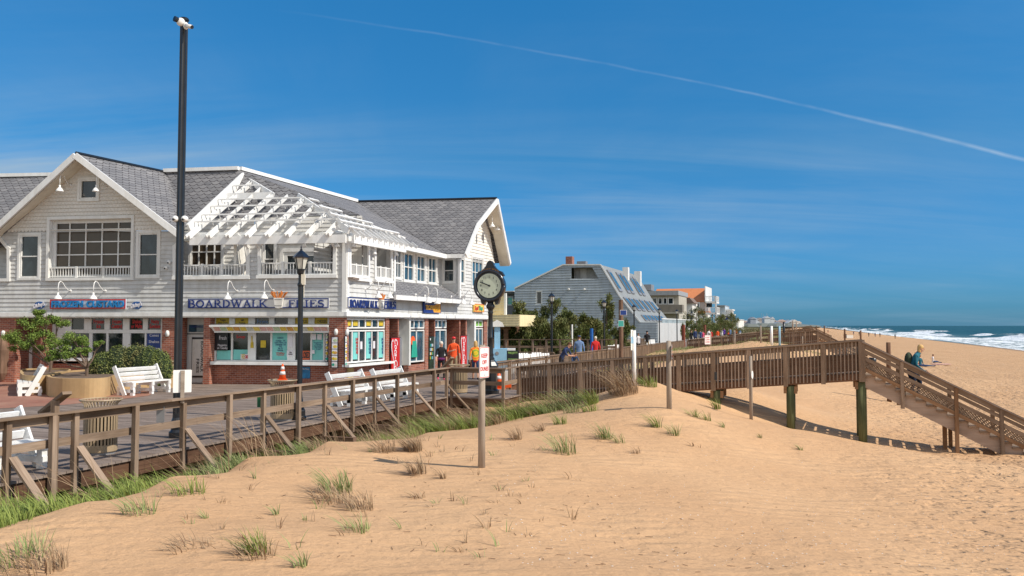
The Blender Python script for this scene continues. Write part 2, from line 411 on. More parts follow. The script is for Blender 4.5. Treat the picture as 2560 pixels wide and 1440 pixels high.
for s_, t_, z_ in [(9,-11.2,-1.1),(11.5,-11.2,-1.25),(14,-11.2,-1.3),(18,-11.2,-1.3),(22,-11.2,-1.3),(26,-11.2,-1.2),(28,-11,-.9),(10,-10.7,-.75),(13,-10.7,-.85),(17,-10.7,-.95),(21,-10.8,-1.05),(8,-14,-1.4),(16,-14,-1.4),(24,-14,-1.4),
    (25.6,-9.6,-.75),(26.6,-8,-.3),(12,-10.2,-.5),(16,-10.2,-.6),(20,-10.2,-.7),(24,-10.3,-.85),
    (32,-10.5,-.3),(32,-7,.0),(32,-3,.1),(32,0,-.7),(32,4,-1.2),(29,-2,.2),(29.5,2,-1.0),(40,-10.5,-.3),(40,-6.5,.1),(40,-2,.0),(48,-10.5,-.3),(48,-6,.2),(62,-3.6,1.25),(64,-5.5,.9),(58,-9,.2),(66,-1,.5),(58,-1.5,.5),(56,-5,.4),(48,0,-.3),(60,2,-.6),(48,4,-1.2),(30,10,-1.45),(26,12,-1.4),(15,12,-1.3),
    (3,-9,.1),(3,-4,.1),(3,2,-.1),(3,8,-.5),(2,14,-1.1),(0,-20,-.2),(8,14,-1.2),(0,0,.1)]:
    P = ST(s_, t_); ctrl.append((P.x, P.y, z_))
for s_ in range(-30, 121, 15):
    for t_ in (-45, -28, 18, 26, 36, 50):
        P = ST(s_, t_); ctrl.append((P.x, P.y, float(base_z(s_, t_))))
for s_ in (75, 95, 115):
    for t_ in (-16.5, -12, -8, -5, -2, 0, 3, 6): P = ST(s_, t_); ctrl.append((P.x, P.y, float(base_z(s_, t_)) + (.35 if -9 < t_ < 1 else 0)))
ctrl = np.array(ctrl)
def kern(r): return r
Kc = kern(np.linalg.norm(ctrl[:, None, :2]-ctrl[None, :, :2], axis=2)) + 1e-3*np.eye(len(ctrl))
Pm = np.c_[np.ones(len(ctrl)), ctrl[:, :2]]
A_ = np.block([[Kc, Pm], [Pm.T, np.zeros((3, 3))]]); wts = np.linalg.solve(A_, np.r_[ctrl[:, 2], 0, 0, 0])
_lat = rng.random((256, 256))
def vnoise(x, y):
    xi = np.floor(x).astype(int); yi = np.floor(y).astype(int); fx = x-xi; fy = y-yi
    fx = fx*fx*(3-2*fx); fy = fy*fy*(3-2*fy); a = _lat[xi % 256, yi % 256]; b = _lat[(xi+1) % 256, yi % 256]; c = _lat[xi % 256, (yi+1) % 256]; d2 = _lat[(xi+1) % 256, (yi+1) % 256]
    return (a*(1-fx)+b*fx)*(1-fy)+(c*(1-fx)+d2*fx)*fy - .5
def ground(X, Y, fine=True):
    X = np.atleast_1d(np.asarray(X, float)); Y = np.atleast_1d(np.asarray(Y, float))
    s_ = X*S.x+Y*S.y; t_ = X*T.x+Y*T.y
    zb = base_z(s_, t_) + .0
    zr = np.empty_like(X)
    for i in range(0, len(X), 20000):
        x = X[i:i+20000]; y = Y[i:i+20000]
        r = np.sqrt((x[:, None]-ctrl[None, :, 0])**2+(y[:, None]-ctrl[None, :, 1])**2)
        zr[i:i+20000] = r@wts[:-3] + wts[-3]+wts[-2]*x+wts[-1]*y
    k = np.clip((110-s_)/20, 0, 1)*np.clip((s_+28)/10, 0, 1)*np.clip((48-t_)/8, 0, 1)*np.clip((t_+42)/8, 0, 1)
    k = k*k*(3-2*k)
    z = zr*k+zb*(1-k)
    dn = np.clip((t_+10)/3, 0, 1)*np.clip((2-t_)/3, 0, 1)*np.clip((s_-60)/20, 0, 1)
    z = z + dn*(vnoise(s_*.09, t_*.12)*1.0)
    if fine:
        a = np.clip((t_+11)/1.5, 0, 1)*np.clip((41-t_)/3, 0, 1)
        rip = vnoise(s_*.5+7, t_*.5)*.10 + vnoise(s_*1.7, t_*1.4+3)*.035
        ft = np.clip((t_-1.5)/4, 0, 1)*.9+.12      # trodden sand towards the beach
        rip = rip + ft*(np.minimum(vnoise(s_*3.1, t_*4.2+9), .08)*.10 + np.minimum(vnoise(s_*5.3+4, t_*6.1), .06)*.055)
        z = z + a*rip
    return z
def gz(x, y): return float(ground(x, y)[0])
def axis(a, b, step, lo, hi, g=1.12):
    m = list(np.arange(a, b, step)); x = m[-1]; d_ = step
    while x < hi: d_ *= g; x += d_; m.append(x)
    x = m[0]; d_ = step
    while x > lo: d_ *= g; x -= d_; m.insert(0, x)
    return np.array(m)
gs = axis(6, 32, .085, -40, 3500, 1.045); gt = axis(-11.4, 12, .085, -400, 80, 1.07)
SS, TT = np.meshgrid(gs, gt, indexing='ij')
XX = (SS*S.x+TT*T.x).ravel(); YY = (SS*S.y+TT*T.y).ravel(); ZZ = ground(XX, YY)
def grid_mesh(name, XX, YY, ZZ, n, m, mat):
    me = bpy.data.meshes.new(name); me.vertices.add(len(XX)); me.vertices.foreach_set('co', np.stack([XX, YY, ZZ], 1).ravel())
    idx = np.arange(n*m).reshape(n, m)
    f = np.stack([idx[:-1, :-1], idx[1:, :-1], idx[1:, 1:], idx[:-1, 1:]], -1).reshape(-1, 4)
    me.loops.add(f.size); me.loops.foreach_set('vertex_index', f.ravel()); me.polygons.add(len(f))
    me.polygons.foreach_set('loop_start', np.arange(0, f.size, 4)); me.polygons.foreach_set('loop_total', np.full(len(f), 4))
    me.polygons.foreach_set('use_smooth', np.ones(len(f), dtype=bool)); me.update(calc_edges=True); me.validate()
    me.materials.append(mat); o = bpy.data.objects.new(name, me); C.objects.link(o)
    if me.polygons[0].normal.z < 0: me.flip_normals()
    return o
def sand_mat():
    m, nt, b = NM('beach_sand')
    o = coord(nt); o = mapping(nt, o, (1, 1, 1), (0, 0, AS)); sx = nd(nt, 'ShaderNodeSeparateXYZ'); lk(nt, o, sx.inputs[0])
    big = noise(nt, o, .25, 4, .6); med = noise(nt, mapping(nt, o, (1.2, .5, 1)), 1.6, 5, .65); fin = noise(nt, o, 55, 4, .7)
    c = mixc(nt, ramp(nt, big, .3, .7), (.585,.35,.188), (.66,.415,.23))
    c = mixc(nt, math_(nt, 'MULTIPLY', ramp(nt, med, .55, .8), .35), c, (.43,.27,.15))
    grit = noise(nt, mapping(nt, o, (1.5, 5, 1), (0, 0, .35)), 2.2, 6, .75, .8)
    c = mixc(nt, math_(nt, 'MULTIPLY', ramp(nt, grit, .56, .72), .40), c, (.36,.235,.15))
    c = mixc(nt, math_(nt, 'MULTIPLY', ramp(nt, fin, .45, .75), .22), c, (.40,.25,.14))
    vo = nd(nt, 'ShaderNodeTexVoronoi'); vo.inputs['Scale'].default_value = 7; lk(nt, o, vo.inputs['Vector'])
    c = mixc(nt, math_(nt, 'MULTIPLY', ramp(nt, sx.outputs[0], -17.6, -19.5), .95), c, mixc(nt, ramp(nt, med, .35, .65), (.07,.085,.03), (.17,.15,.07)))
    wt = ramp(nt, sx.outputs[0], 38.5, 42.5)      # wet strand by the water
    c = mixc(nt, wt, c, (.26,.175,.11))
    b.inputs['Roughness'].default_value = .95; lk(nt, c, b.inputs['Base Color']); b.inputs['Specular IOR Level'].default_value = .15
    lk(nt, math_(nt, 'SUBTRACT', .95, math_(nt, 'MULTIPLY', wt, .5)), b.inputs['Roughness'])
    wv = nd(nt, 'ShaderNodeTexWave'); wv.inputs['Scale'].default_value = 1.5; wv.inputs['Distortion'].default_value = 7; wv.inputs['Detail'].default_value = 3; wv.inputs['Detail Scale'].default_value = 1.3
    lk(nt, mapping(nt, o, (.35, 1, 1), (0, 0, .5)), wv.inputs['Vector'])
    wmask = ramp(nt, noise(nt, o, .5, 2), .42, .62)
    feet = ramp(nt, noise(nt, mapping(nt, o, (2.2, 3.4, 1), (0, 0, .4)), 1.7, 2, .5, .3), .52, .30)
    fm = ramp(nt, sx.outputs[0], 0, 5)
    h = math_(nt, 'ADD', math_(nt, 'MULTIPLY', math_(nt, 'MULTIPLY', wv.outputs['Fac'], wmask), .30), math_(nt, 'MULTIPLY', noise(nt, o, 18, 5, .7), .30))
    h = math_(nt, 'SUBTRACT', h, math_(nt, 'MULTIPLY', feet, math_(nt, 'ADD', math_(nt, 'MULTIPLY', fm, 1.4), .2)))
    h = math_(nt, 'ADD', h, math_(nt, 'MULTIPLY', noise(nt, mapping(nt, o, (1, 2.2, 1), (0, 0, .3)), 3.0, 4, .6), .9))
    bump(nt, b, h, 1.0, .055)
    return m
SAND = sand_mat()
tag(grid_mesh('beach_sand', XX, YY, ZZ, len(gs), len(gt), SAND), kind='structure')

# ------------------------------------------------------------------ sea
def sea_mat():
    m, nt, b = NM('sea_water')
    at = nd(nt, 'ShaderNodeAttribute', attribute_name='foam').outputs['Fac']
    o = coord(nt); o = mapping(nt, o, (1, 1, 1), (0, 0, AS)); sx = nd(nt, 'ShaderNodeSeparateXYZ'); lk(nt, o, sx.inputs[0])
    n1 = noise(nt, mapping(nt, o, (1, .35, 1)), .55, 7, .68); n2 = noise(nt, mapping(nt, o, (1, .45, 1)), .09, 3, .5)
    fm = ramp(nt, math_(nt, 'ADD', at, math_(nt, 'MULTIPLY', math_(nt, 'SUBTRACT', n1, .5), 1.5)), .42, .68)
    deep = mixc(nt, ramp(nt, n2, .35, .65), (.020,.072,.072), (.032,.10,.092))
    deep = mixc(nt, ramp(nt, noise(nt, mapping(nt, o, (1, .25, 1)), .35, 4, .6), .4, .7), deep, (.008,.05,.062))
    near = mixc(nt, ramp(nt, sx.outputs[0], 95, 45), deep, (.10,.17,.17))
    c = mixc(nt, fm, near, (.86,.89,.90))
    lk(nt, c, b.inputs['Base Color']); lk(nt, math_(nt, 'ADD', math_(nt, 'MULTIPLY', fm, .5), .38), b.inputs['Roughness'])
    b.inputs['Specular IOR Level'].default_value = .22; b.inputs['IOR'].default_value = 1.33
    h = math_(nt, 'ADD', math_(nt, 'MULTIPLY', noise(nt, mapping(nt, o, (1, .4, 1)), .8, 5, .6), 1.0), math_(nt, 'MULTIPLY', fm, .3))
    bump(nt, b, h, .9, .5)
    return m
ws = axis(60, 400, 1.2, -60, 9000, 1.05); wt = axis(41, 130, .5, 40, 9000, 1.06)
SS, TT = np.meshgrid(ws, wt, indexing='ij'); sS = SS.ravel(); tT = TT.ravel()
wob = 6*vnoise(sS*.018, sS*0+3)+3*vnoise(sS*.06, sS*0+8)
zz_ = np.zeros_like(sS); foam = np.zeros_like(sS)
tt = tT + wob + np.clip((sS-250)/900., 0, 4)*12
for c0, hh, wd, sd0 in ((56, .35, 2.2, 1), (70, .8, 3.0, 2), (88, 1.15, 3.6, 3), (112, 1.0, 4.5, 4), (140, .7, 6, 5), (180, .6, 8, 6)):
    amp = np.clip(.55+1.5*vnoise(sS*.02+sd0*9, sS*0+sd0), .1, 1.3)
    x = (tt-c0-5*vnoise(sS*.03, sS*0+sd0*5))/wd
    prof = np.exp(-np.where(x < 0, (x*1.7)**2, (x*.7)**2))
    zz_ += prof*hh*amp
    brk = np.clip((amp-.35)*2.2, 0, 1)*(c0 < 130)
    foam = np.maximum(foam, brk*np.exp(-np.where(x < 0, (x*.55)**2, (x*2.2)**2))*(1.0 if c0 < 100 else .62))
zz_ += .12*vnoise(sS*.25, tT*.5)+.35*vnoise(sS*.05, tT*.09)*np.clip((tT-60)/60, 0, 1)
foam = np.maximum(foam, np.clip((80-tt)/20, 0, 1)*.58)
foam = np.maximum(foam, np.clip(1-np.abs(tt-44)/2.5, 0, 1)*.7)
foam += .35*np.clip((vnoise(sS*.025, tT*.05+11)-.22)*4, 0, 1)*np.clip((400-tT)/300, 0, 1)
foam = np.where(tt < 42.5, foam*.6, foam)
zz_ *= np.clip((tt-43)/8, 0, 1)
so_ = grid_mesh('sea', sS*S.x+tT*T.x, sS*S.y+tT*T.y, SEAZ+zz_, len(ws), len(wt), sea_mat())
at_ = so_.data.attributes.new('foam', 'FLOAT', 'POINT'); at_.data.foreach_set('value', foam.astype(np.float32))
tag(so_, kind='structure')
far = MB(); far.face([ST(-60, 9000, SEAZ-.3), ST(22000, 9000, SEAZ-.3), ST(22000, 18000, SEAZ-.3), ST(-60, 18000, SEAZ-.3)]); far.face([ST(9000, -500, SEAZ-.3), ST(22000, -500, SEAZ-.3), ST(22000, 9000, SEAZ-.3), ST(9000, 9000, SEAZ-.3)])
tag(far.build('far_sea', so_.data.materials[0]), kind='structure')
# ------------------------------------------------------------------ frames on facades: x along the wall, y inward, z up
class Fr:
    def __init__(s, P0, ang, root=None):
        s.P = V((P0.x, P0.y, 0)); s.x = V((cos(ang), sin(ang), 0)); s.y = V((-sin(ang), cos(ang), 0)); s.ang = ang
        off = root.location if root else V((0, 0, 0))
        s.root = root
        s.M = Matrix.Translation(s.P - off) @ Matrix.Rotation(ang, 4, 'Z')
        s.W = Matrix.Translation(s.P) @ Matrix.Rotation(ang, 4, 'Z')
    def uz(s, px, py, y=0.0):
        Q = ONP(px, py, s.P + s.y*y, s.y) - s.P
        return Q.dot(s.x), Q.z
    def rect(s, x0, y0, x1, y1, y=0.0):
        u0 = s.uz(x0, (y0+y1)/2, y)[0]; u1 = s.uz(x1, (y0+y1)/2, y)[0]; xm = (x0+x1)/2
        return u0, u1, s.uz(xm, y1, y)[1], s.uz(xm, y0, y)[1]
    def loc(s, u, y, z): return s.W @ V((u, y, z))
    def text(s, body, x0, y0, x1, y1, y, mat, parent, bold=.0, depth=.01, name='lettering', **k):
        u0, u1, z0, z1 = s.rect(x0, y0, x1, y1, y)
        sz = (z1-z0)/(.72+(.85*body.count('\n')))
        return text_obj(body, sz, depth, mat, parent, (inv(parent) @ s.W) @ Matrix.Translation(((u0+u1)/2, y, (z0+z1)/2)), name, bold=bold*sz, width=abs(u1-u0), **k)
def spans(polys, z):
    xs = []
    for P in polys:
        n = len(P)
        for i in range(n):
            (x0, z0), (x1, z1) = P[i], P[(i+1) % n]
            if (z0 <= z) != (z1 <= z): xs.append(x0+(x1-x0)*(z-z0)/(z1-z0))
    xs.sort(); return [(xs[i], xs[i+1]) for i in range(0, len(xs)-1, 2)]
def lap(mb, polys, course=.18, y0=0, proud=.028, zoff=0):
    zs = [z for P in polys for _, z in P]; za, zb = min(zs), max(zs)
    k = floor((za-zoff)/course)
    while k*course+zoff < zb:
        c0 = k*course+zoff; c1 = c0+course; k += 1
        cuts = sorted({max(c0, za), min(c1, zb)} | {z for z in zs if c0+1e-4 < z < c1-1e-4})
        mb.rn = random.random()
        for a, b in zip(cuts[:-1], cuts[1:]):
            if b-a < 1e-4: continue
            A = spans(polys, a+1e-5); B = spans(polys, b-1e-5)
            if len(A) != len(B): A = B = spans(polys, (a+b)/2)
            ya = y0-proud*(1-(a-c0)/course)-.004; yb = y0-proud*(1-(b-c0)/course)-.004
            for (l0, r0), (l1, r1) in zip(A, B):
                mb.face([(l0, ya, a), (r0, ya, a), (r1, yb, b), (l1, yb, b)])
                if abs(a-c0) < 1e-4: mb.face([(l0, y0+.02, a), (r0, y0+.02, a), (r0, ya, a), (l0, ya, a)])
    mb.rn = None
def frame_poly(mb, poly, w, y0, y1, closed=True):   # flat trim following a polygon
    n = len(poly)
    for i in range(n if closed else n-1):
        (a, b), (c, d_) = poly[i], poly[(i+1) % n]
        L = sqrt((c-a)**2+(d_-b)**2); ex, ez = (c-a)/L*w/2, (d_-b)/L*w/2
        mb.beam((a-ex, (y0+y1)/2+.0007*i, b-ez), (c+ex, (y0+y1)/2+.0007*i, d_+ez), w, abs(y1-y0), (0, 1, 0))
def frame_rect(mb, u0, u1, z0, z1, w, y0, y1):
    mb.box(u0, u1, y0, y1, z1-w, z1); mb.box(u0, u1, y0, y1, z0, z0+w)
    mb.box(u0, u0+w, y0, y1, z0+w, z1-w); mb.box(u1-w, u1, y0, y1, z0+w, z1-w)
def window(fr, r, root, pane_mat=None, cols=1, rows=1, y=0., fw=.06, trim=.10, mw=.045, name='window', sash=False, mat=None, rowz=None):
    u0, u1, z0, z1 = r; mat = mat or WHITE
    m = MB(fr.M)
    if trim: frame_rect(m, u0-trim, u1+trim, z0-trim, z1+trim, trim-.001, y-.055, y+.02)
    frame_rect(m, u0, u1, z0, z1, fw, y-.03, y+.05)
    for i in range(1, cols):
        x = u0+(u1-u0)*i/cols; m.box(x-mw/2, x+mw/2, y-.012, y+.045, z0+fw, z1-fw)
    for j in (rowz or [k/rows for k in range(1, rows)]):
        z = z0+(z1-z0)*j; m.box(u0+fw, u1-fw, y-.016, y+.041, z-mw/2, z+mw/2)
    o = m.build(name, mat, root)
    g = MB(fr.M); g.box(u0+.01, u1-.01, y+.035, y+.06, z0+.01, z1-.01); g.build('pane', pane_mat or GL, o)
    return o
def panel(fr, r, y, mat, root, name, th=.02, label=None):
    m = MB(fr.M); m.box(r[0], r[1], y-th, y, r[2], r[3]); o = m.build(name, mat, root)
    if label: o['label'] = label
    return o

P0 = ONZ(862, 965, 0)
shop = thing('shop_building', 'two storey grey clapboard shop building with brick ground floor, pergola balcony and scalloped grey roofs', 'building', (P0.x, P0.y, 0))
L = Fr(P0, radians(-8.5), shop); R = Fr(P0, radians(70), shop)
def lp(pts, fr=L, y=0): return [fr.uz(a, b, y) for a, b in pts]
# ---- left facade, upper wall
op_left = lp([(-120,590),(0,594),(24,622),(24,700),(-120,700)])
b1 = lp([(438,692),(438,617),(468,589),(594,588),(622,613),(622,691)])
b2 = lp([(650,690),(650,613),(686,586),(808,585),(838,611),(838,688)])
def rp(r): return [(r[0], r[2]), (r[1], r[2]), (r[1], r[3]), (r[0], r[3])]
wA = L.rect(51,588,98,694); wG = L.rect(126,548,330,694); wB = L.rect(347,583,396,690); wS = L.rect(203,450,246,498)
m = MB(L.M)
lap(m, [lp([(-120,787),(860,781),(860,581),(466,581),(440,578),(-120,578)]), op_left, b1, b2, rp(wA), rp((wG[0], wG[1], wG[2], L.uz(228, 579)[1])), rp(wB)], .175)
# side jambs of the openings
for P in (b1, b2, op_left):
    for i in range(len(P)):
        a, b = P[i], P[(i+1) % len(P)]
        m.face([(a[0], -.03, a[1]), (b[0], -.03, b[1]), (b[0], .18, b[1]), (a[0], .18, a[1])])
m.build('left_wall', SIDING, shop)
m = MB(L.M)
gab = lp([(4,577),(436,577),(190,398)]); gtop = L.uz(228, 578)[1]
lap(m, [gab, [(wG[0], gab[0][1]+.0001), (wG[1], gab[0][1]+.0001), (wG[1], wG[3]), (wG[0], wG[3])], rp(wS)], .15, y0=-.03, proud=.03)
zb_ = gab[0][1]; u_ = gab[0][0]
while u_ < gab[1][0]-.15:
    if not (wG[0]-.16 < u_ < wG[1]): m.prism([(u_+.16*(.5-.5*cos(pi*k/6)), zb_-.07*sin(pi*k/6)) for k in range(7)], -.06, -.035)
    u_ += .16
m.build('gable_shingles', SCW, shop)
# trims on left facade
for P in (b1, b2, op_left): m = MB(L.M); frame_poly(m, P, .13, -.09, -.02); m.build('opening_trim', WHITE, shop)
for P, x0, x1, y_ in ((b1, 438, 624, 697), (b2, 648, 841, 694)):
    m = MB(L.M); u0, z = L.uz(x0, y_); u1, _ = L.uz(x1, y_); m.box(u0-.06, u1+.06, -.16, .05, z-.04, z+.09); m.build('ledge', WHITE, shop)
m = MB(L.M)
u0 = L.uz(-120, 785)[0]; zt = 2.83; zb2 = 2.70
m.box(u0, .06, -.14, .1, zb2+.02, zt+.06); m.box(u0, .02, -.06, .3, zb2-.03, zb2+.018)
m.build('storefront_fascia', WHITE, shop)
zt_ = zb2-.03
m = MB(L.M); cu = 0; m.box(-.13, .05, -.075, .05, zt+.06, L.uz(860, 583)[1]); m.build('corner_board', WHITE, shop)
window(L, wA, shop, rows=2); window(L, wB, shop, rows=2); window(L, wS, shop, y=-.05)
o_ = window(L, (wG[0], wG[1], wG[2], wG[3]), shop, GLBR, 5, 5, y=.18, trim=0, fw=.14, rowz=[.19, .40, .62, .83])
m = MB(L.M); frame_rect(m, wG[0]-.12, wG[1]+.12, wG[2]-.12, wG[3]+.12, .12, -.10, .02)
m.box(wG[0], wG[0]+.02, 0, .2, wG[2], wG[3]); m.box(wG[1]-.02, wG[1], 0, .2, wG[2], wG[3]); m.box(wG[0]+.02, wG[1]-.02, 0, .2, wG[3]-.02, wG[3]); m.build('window_surround', WHITE, shop)
def balustrade(fr, u0, u1, z0, h, y, posts=(), n=None):
    m = MB(fr.M); n = n or int((u1-u0)/.125)
    m.box(u0, u1, y-.03, y+.03, z0+h-.05, z0+h); m.box(u0, u1, y-.02, y+.02, z0+.03, z0+.07)
    for i in range(1, n):
        x = u0+(u1-u0)*i/n; m.box(x-.016, x+.016, y-.014, y+.014, z0+.07, z0+h-.05)
    for p in posts: m.box(u0+(u1-u0)*p-.045, u0+(u1-u0)*p+.045, y-.05, y+.05, z0, z0+h+.03)
    m.build('balustrade', WHITE, shop)
balustrade(L, wG[0], wG[1], wG[2]+.0, .44, -.0, (.335, .665), 30)
zb1 = L.uz(530, 692)[1]
balustrade(L, b1[0][0], b1[5][0], zb1, .50, .05, (.36, .63)); balustrade(L, b2[0][0], b2[5][0], L.uz(744, 689)[1], .53, .05, (.30, .66))
# braces left corner of opening at far left already in trim; recessed balconies behind
YB = 1.9
m = MB(L.M)
w1 = L.rect(478, 592, 556, 668, YB)
zc = 6.92
lo = zb1-.5
bk1 = [(L.uz(425, 640, YB)[0], lo), (L.uz(636, 640, YB)[0], lo), (L.uz(636, 640, YB)[0], zc), (L.uz(425, 640, YB)[0], zc)]
bk2 = [(L.uz(637, 640, YB)[0], lo), (.0, lo), (.0, zc), (L.uz(637, 640, YB)[0], zc)]
wd1 = L.rect(660, 606, 688, 690, YB); wd2 = L.rect(816, 604, 842, 690, YB); dr = L.rect(706, 626, 800, 692, YB)
lap(m, [bk1, rp(w1)], .175, y0=YB); lap(m, [bk2, rp(wd1), rp(wd2), rp(dr)], .175, y0=YB)
ud = L.uz(636, 640, YB)[0]
m.box(ud-.06, ud+.06, .2, YB, lo, 6.0); 
m.build('balcony_back_wall', SIDW, shop)
m = MB(L.M); uu0 = L.uz(-120, 600)[0]-2; lap(m, [[(uu0, lo), (L.uz(40, 600)[0], lo), (L.uz(40, 600)[0], 6.4), (uu0, 6.4)]], .175, y0=1.0); m.build('balcony_back_wall', SIDING, shop)
m = MB(L.M); m.box(b1[0][0]-.3, .3, .0, YB+.05, zb1-.14, zb1-.06); m.build('balcony_floor', WG, shop)
window(L, w1, shop, GLBR, 4, 2, y=YB-.02, fw=.05); window(L, wd1, shop, rows=2, y=YB-.02); window(L, wd2, shop, rows=2, y=YB-.02)
dd = MB(L.M); frame_rect(dd, dr[0]-.1, dr[1]+.1, dr[2]-.1, dr[3]+.1, .16, YB-.07, YB+.02); um = (dr[0]+dr[1])/2
for a, b in ((dr[0]+.06, um-.005), (um+.005, dr[1]-.06)): frame_rect(dd, a, b, dr[2], dr[3]-.06, .17, YB-.03, YB+.03)
do = dd.build('balcony_door', WHITE, shop); g = MB(L.M); g.box(dr[0]+.05, dr[1]-.05, YB+.005, YB+.02, dr[2], dr[3]-.05); g.build('pane', GL, do)
m = MB(L.M); q = L.rect(698, 602, 808, 608, YB-.05); m.box(q[0], q[1], YB-.12, YB-.03, q[2], q[3]); m.build('door_header', SIDING, shop)
# little scene bits on balcony: chairs stacks seen through the rails
for a in (502, 690):
    u, z = L.uz(a, 690, .9)
    m = MB(L.M)
    for k in range(3): m.box(u+.5*k, u+.5*k+.42, .7, 1.1, zb1+.02+.05*k, zb1+.3+.03*k)
    m.build('stacked_cushion', GREYM, shop)

# ---- roofs
ZR = 9.35
J = ONZ(412, 431, ZR); P2 = ONZ(598, 425, ZR); P3 = ONZ(890, 505, ZR-.1)
rt = inv(shop)
def RW(P): return rt @ V(P)
apexL = L.loc(L.uz(190, 384, -.8)[0], -.8, L.uz(190, 384, -.8)[1])
eL_r = L.loc(L.uz(456, 588, -.55)[0], -.55, L.uz(456, 588, -.55)[1])
uA = L.uz(190, 384, -.8)[0]; uE = L.uz(456, 588, -.55)[0]; zE = L.uz(456, 588, -.55)[1]
eL_l = L.loc(2*uA-uE+.15, -.55, zE-.08)
ev = L.loc(L.uz(452, 580, 1.2)[0], 1.2, 6.25)
roof = MB(); roof.slab([RW(apexL), RW(eL_r), RW(ev), RW(J)], .06)
Jl = J - S*.3
roof.slab([RW(apexL), RW(Jl), RW(L.loc(uA*2-uE, 3.0, zE)), RW(eL_l)], .06)
# left slope of main roof (facing the camera)
hipc = L.loc(-.2, 2.05, 7.0)
roof.slab([RW(J), RW(ev), RW(L.loc(L.uz(470, 560, 2.05)[0], 2.05, 6.9)), RW(hipc), RW(P2)], .07)
leftR = ONZ(-260, 448, ZR)
roof.slab([RW(leftR), RW(L.loc(L.uz(-200, 600, .2)[0]-3, .2, 5.7)), RW(L.loc(L.uz(60, 600, .2)[0], .2, 5.7)), RW(ONZ(170, 439, ZR))], .07)
# right slope of main roof down to the eave of the set-back wall
def RP(px, py, y): u, z = R.uz(px, py, y); return R.loc(u, y, z)
e1 = RP(985, 603, .55); e2 = RP(1112, 635, .55)
e0 = R.loc(-.1, .55, e1.z)
roof.slab([RW(P2), RW(hipc), RW(e0), RW(e1), RW(e2), RW(P3)], .07)
# right gable
zgA = 9.2
gA = ONP(1242.5, 497, R.P + T*1.05, T); gA_in = P3 + V((0, 0, 0))
gB = ONP(1192.5, 560, R.P + T*.55, T); gE = ONP(1163, 634, R.P + T*.5, T)
uA2 = (gA-R.P).dot(S)
def mir(P): d_ = (P-R.P); return P + S*2*(uA2-d_.dot(S))
gBr = mir(gB) + T*.25; gEr = mir(gE)+T*.15
back = -T*9
inn = gA + back; inn.z = gA.z+.1
vB = gB + back; vE = RP(1112, 634, .55)
roof.slab([RW(gA), RW(gB), RW(gB+(P3-gA)*.55), RW(P3)], .06)
roof.slab([RW(gB), RW(gE), RW(vE), RW(gB+(P3-gA)*.55)], .06)
roof.slab([RW(P3), RW(gBr+back), RW(gBr), RW(gA)], .06); roof.slab([RW(gBr+back), RW(gEr+back), RW(gEr), RW(gBr)], .06)
# pent roof over the setback
pE0 = RP(986, 733, -.4); pE1 = RP(1160, 743, -.4); pT0 = R.loc(R.uz(986, 702, .97)[0], .97, 4.42); pT1 = R.loc(R.uz(1104, 712, .97)[0], .97, 4.42)
pT0.z = pT1.z = 4.42; pE0.z = pE1.z = 3.66
roof.slab([RW(pE0), RW(pE1), RW(R.loc((pT1-R.P).dot(S)+.9, -.02, 3.9)), RW(pT1), RW(pT0)], .05)
rs = roof.build('roof', ROOF, shop)
# ridge caps
for a, b in ((apexL, J), (P3, gA)):
    m = MB(); m.tube([RW(a)+V((0, 0, .03)), RW(b)+V((0, 0, .03))], .07, 6); m.build('ridge_shingle', BLACK, rs)
for a, b in ((J, P2), (P2, P3), (leftR, ONZ(150, 440, ZR))):
    m = MB(); m.beam(RW(a)+V((0, 0, .07)), RW(b)+V((0, 0, .07)), .3, .16); m.build('ridge_flashing', WHITE2, rs)
# barge boards, soffits, fascias
def barge(a, b, h=.24, w=.09):
    m = MB(); m.beam(RW(a)-V((0, 0, h*.35)), RW(b)-V((0, 0, h*.35)), w, h); m.build('barge_board', WHITE2, shop)
fo = L.y*-.04
barge(apexL+fo, eL_r+fo); barge(apexL+fo, eL_l+fo, .24, .085); barge(gA+T*.04, gB+T*.04, .26, .08); barge(gB+T*.04, gE+T*.04, .26, .085)
barge(gA+T*.04, gBr+T*.04, .26, .08); barge(gBr+T*.04, gEr+T*.04, .26, .085)
m = MB(); m.beam(RW(e0)-V((0, 0, .13))+T*.05, RW(e2)-V((0, 0, .13))+T*.05, .12, .22)
m.beam(RW(e2)-V((0, 0, .12)), RW(gE)-V((0, 0, .12)), .12, .2)
m.build('eave_fascia', WHITE2, shop)
m = MB(); m.beam(RW(pE0)-V((0, 0, .10))+T*.03, RW(pE1)-V((0, 0, .10))+T*.03, .11, .2)
m.build('eave_fascia', WHITE2, shop)
m = MB()
def RL(P, y): return P + L.y*y
m.slab([RW(RL(apexL, 0.05)-V((0,0,.2))), RW(RL(eL_r, .05)-V((0,0,.2))), RW(L.loc(uE, 0.0, zE-.2)), RW(L.loc(uA, 0.0, apexL.z-.2))], .03)
m.slab([RW(RL(apexL, 0.05)-V((0,0,.2))), RW(L.loc(uA, 0.0, apexL.z-.2)), RW(L.loc(2*uA-uE, 0.0, zE-.28)), RW(RL(eL_l, .05)-V((0,0,.2)))], .03)
m.build('soffit', CREAM, shop); m = MB()
m.slab([RW(gA-V((0,0,.2))), RW(gBr-V((0,0,.2))), RW(gBr-T*.6-V((0,0,.2))), RW(gA-T*1.1-V((0,0,.2)))], .03)
m.slab([RW(gBr-V((0,0,.2))), RW(gEr-V((0,0,.2))), RW(gEr-T*.6-V((0,0,.2))), RW(gBr-T*.6-V((0,0,.2)))], .03)
m.slab([RW(gA-V((0,0,.2))), RW(gB-V((0,0,.2))), RW(gB-T*.6-V((0,0,.2))), RW(gA-T*1.1-V((0,0,.2)))], .03)
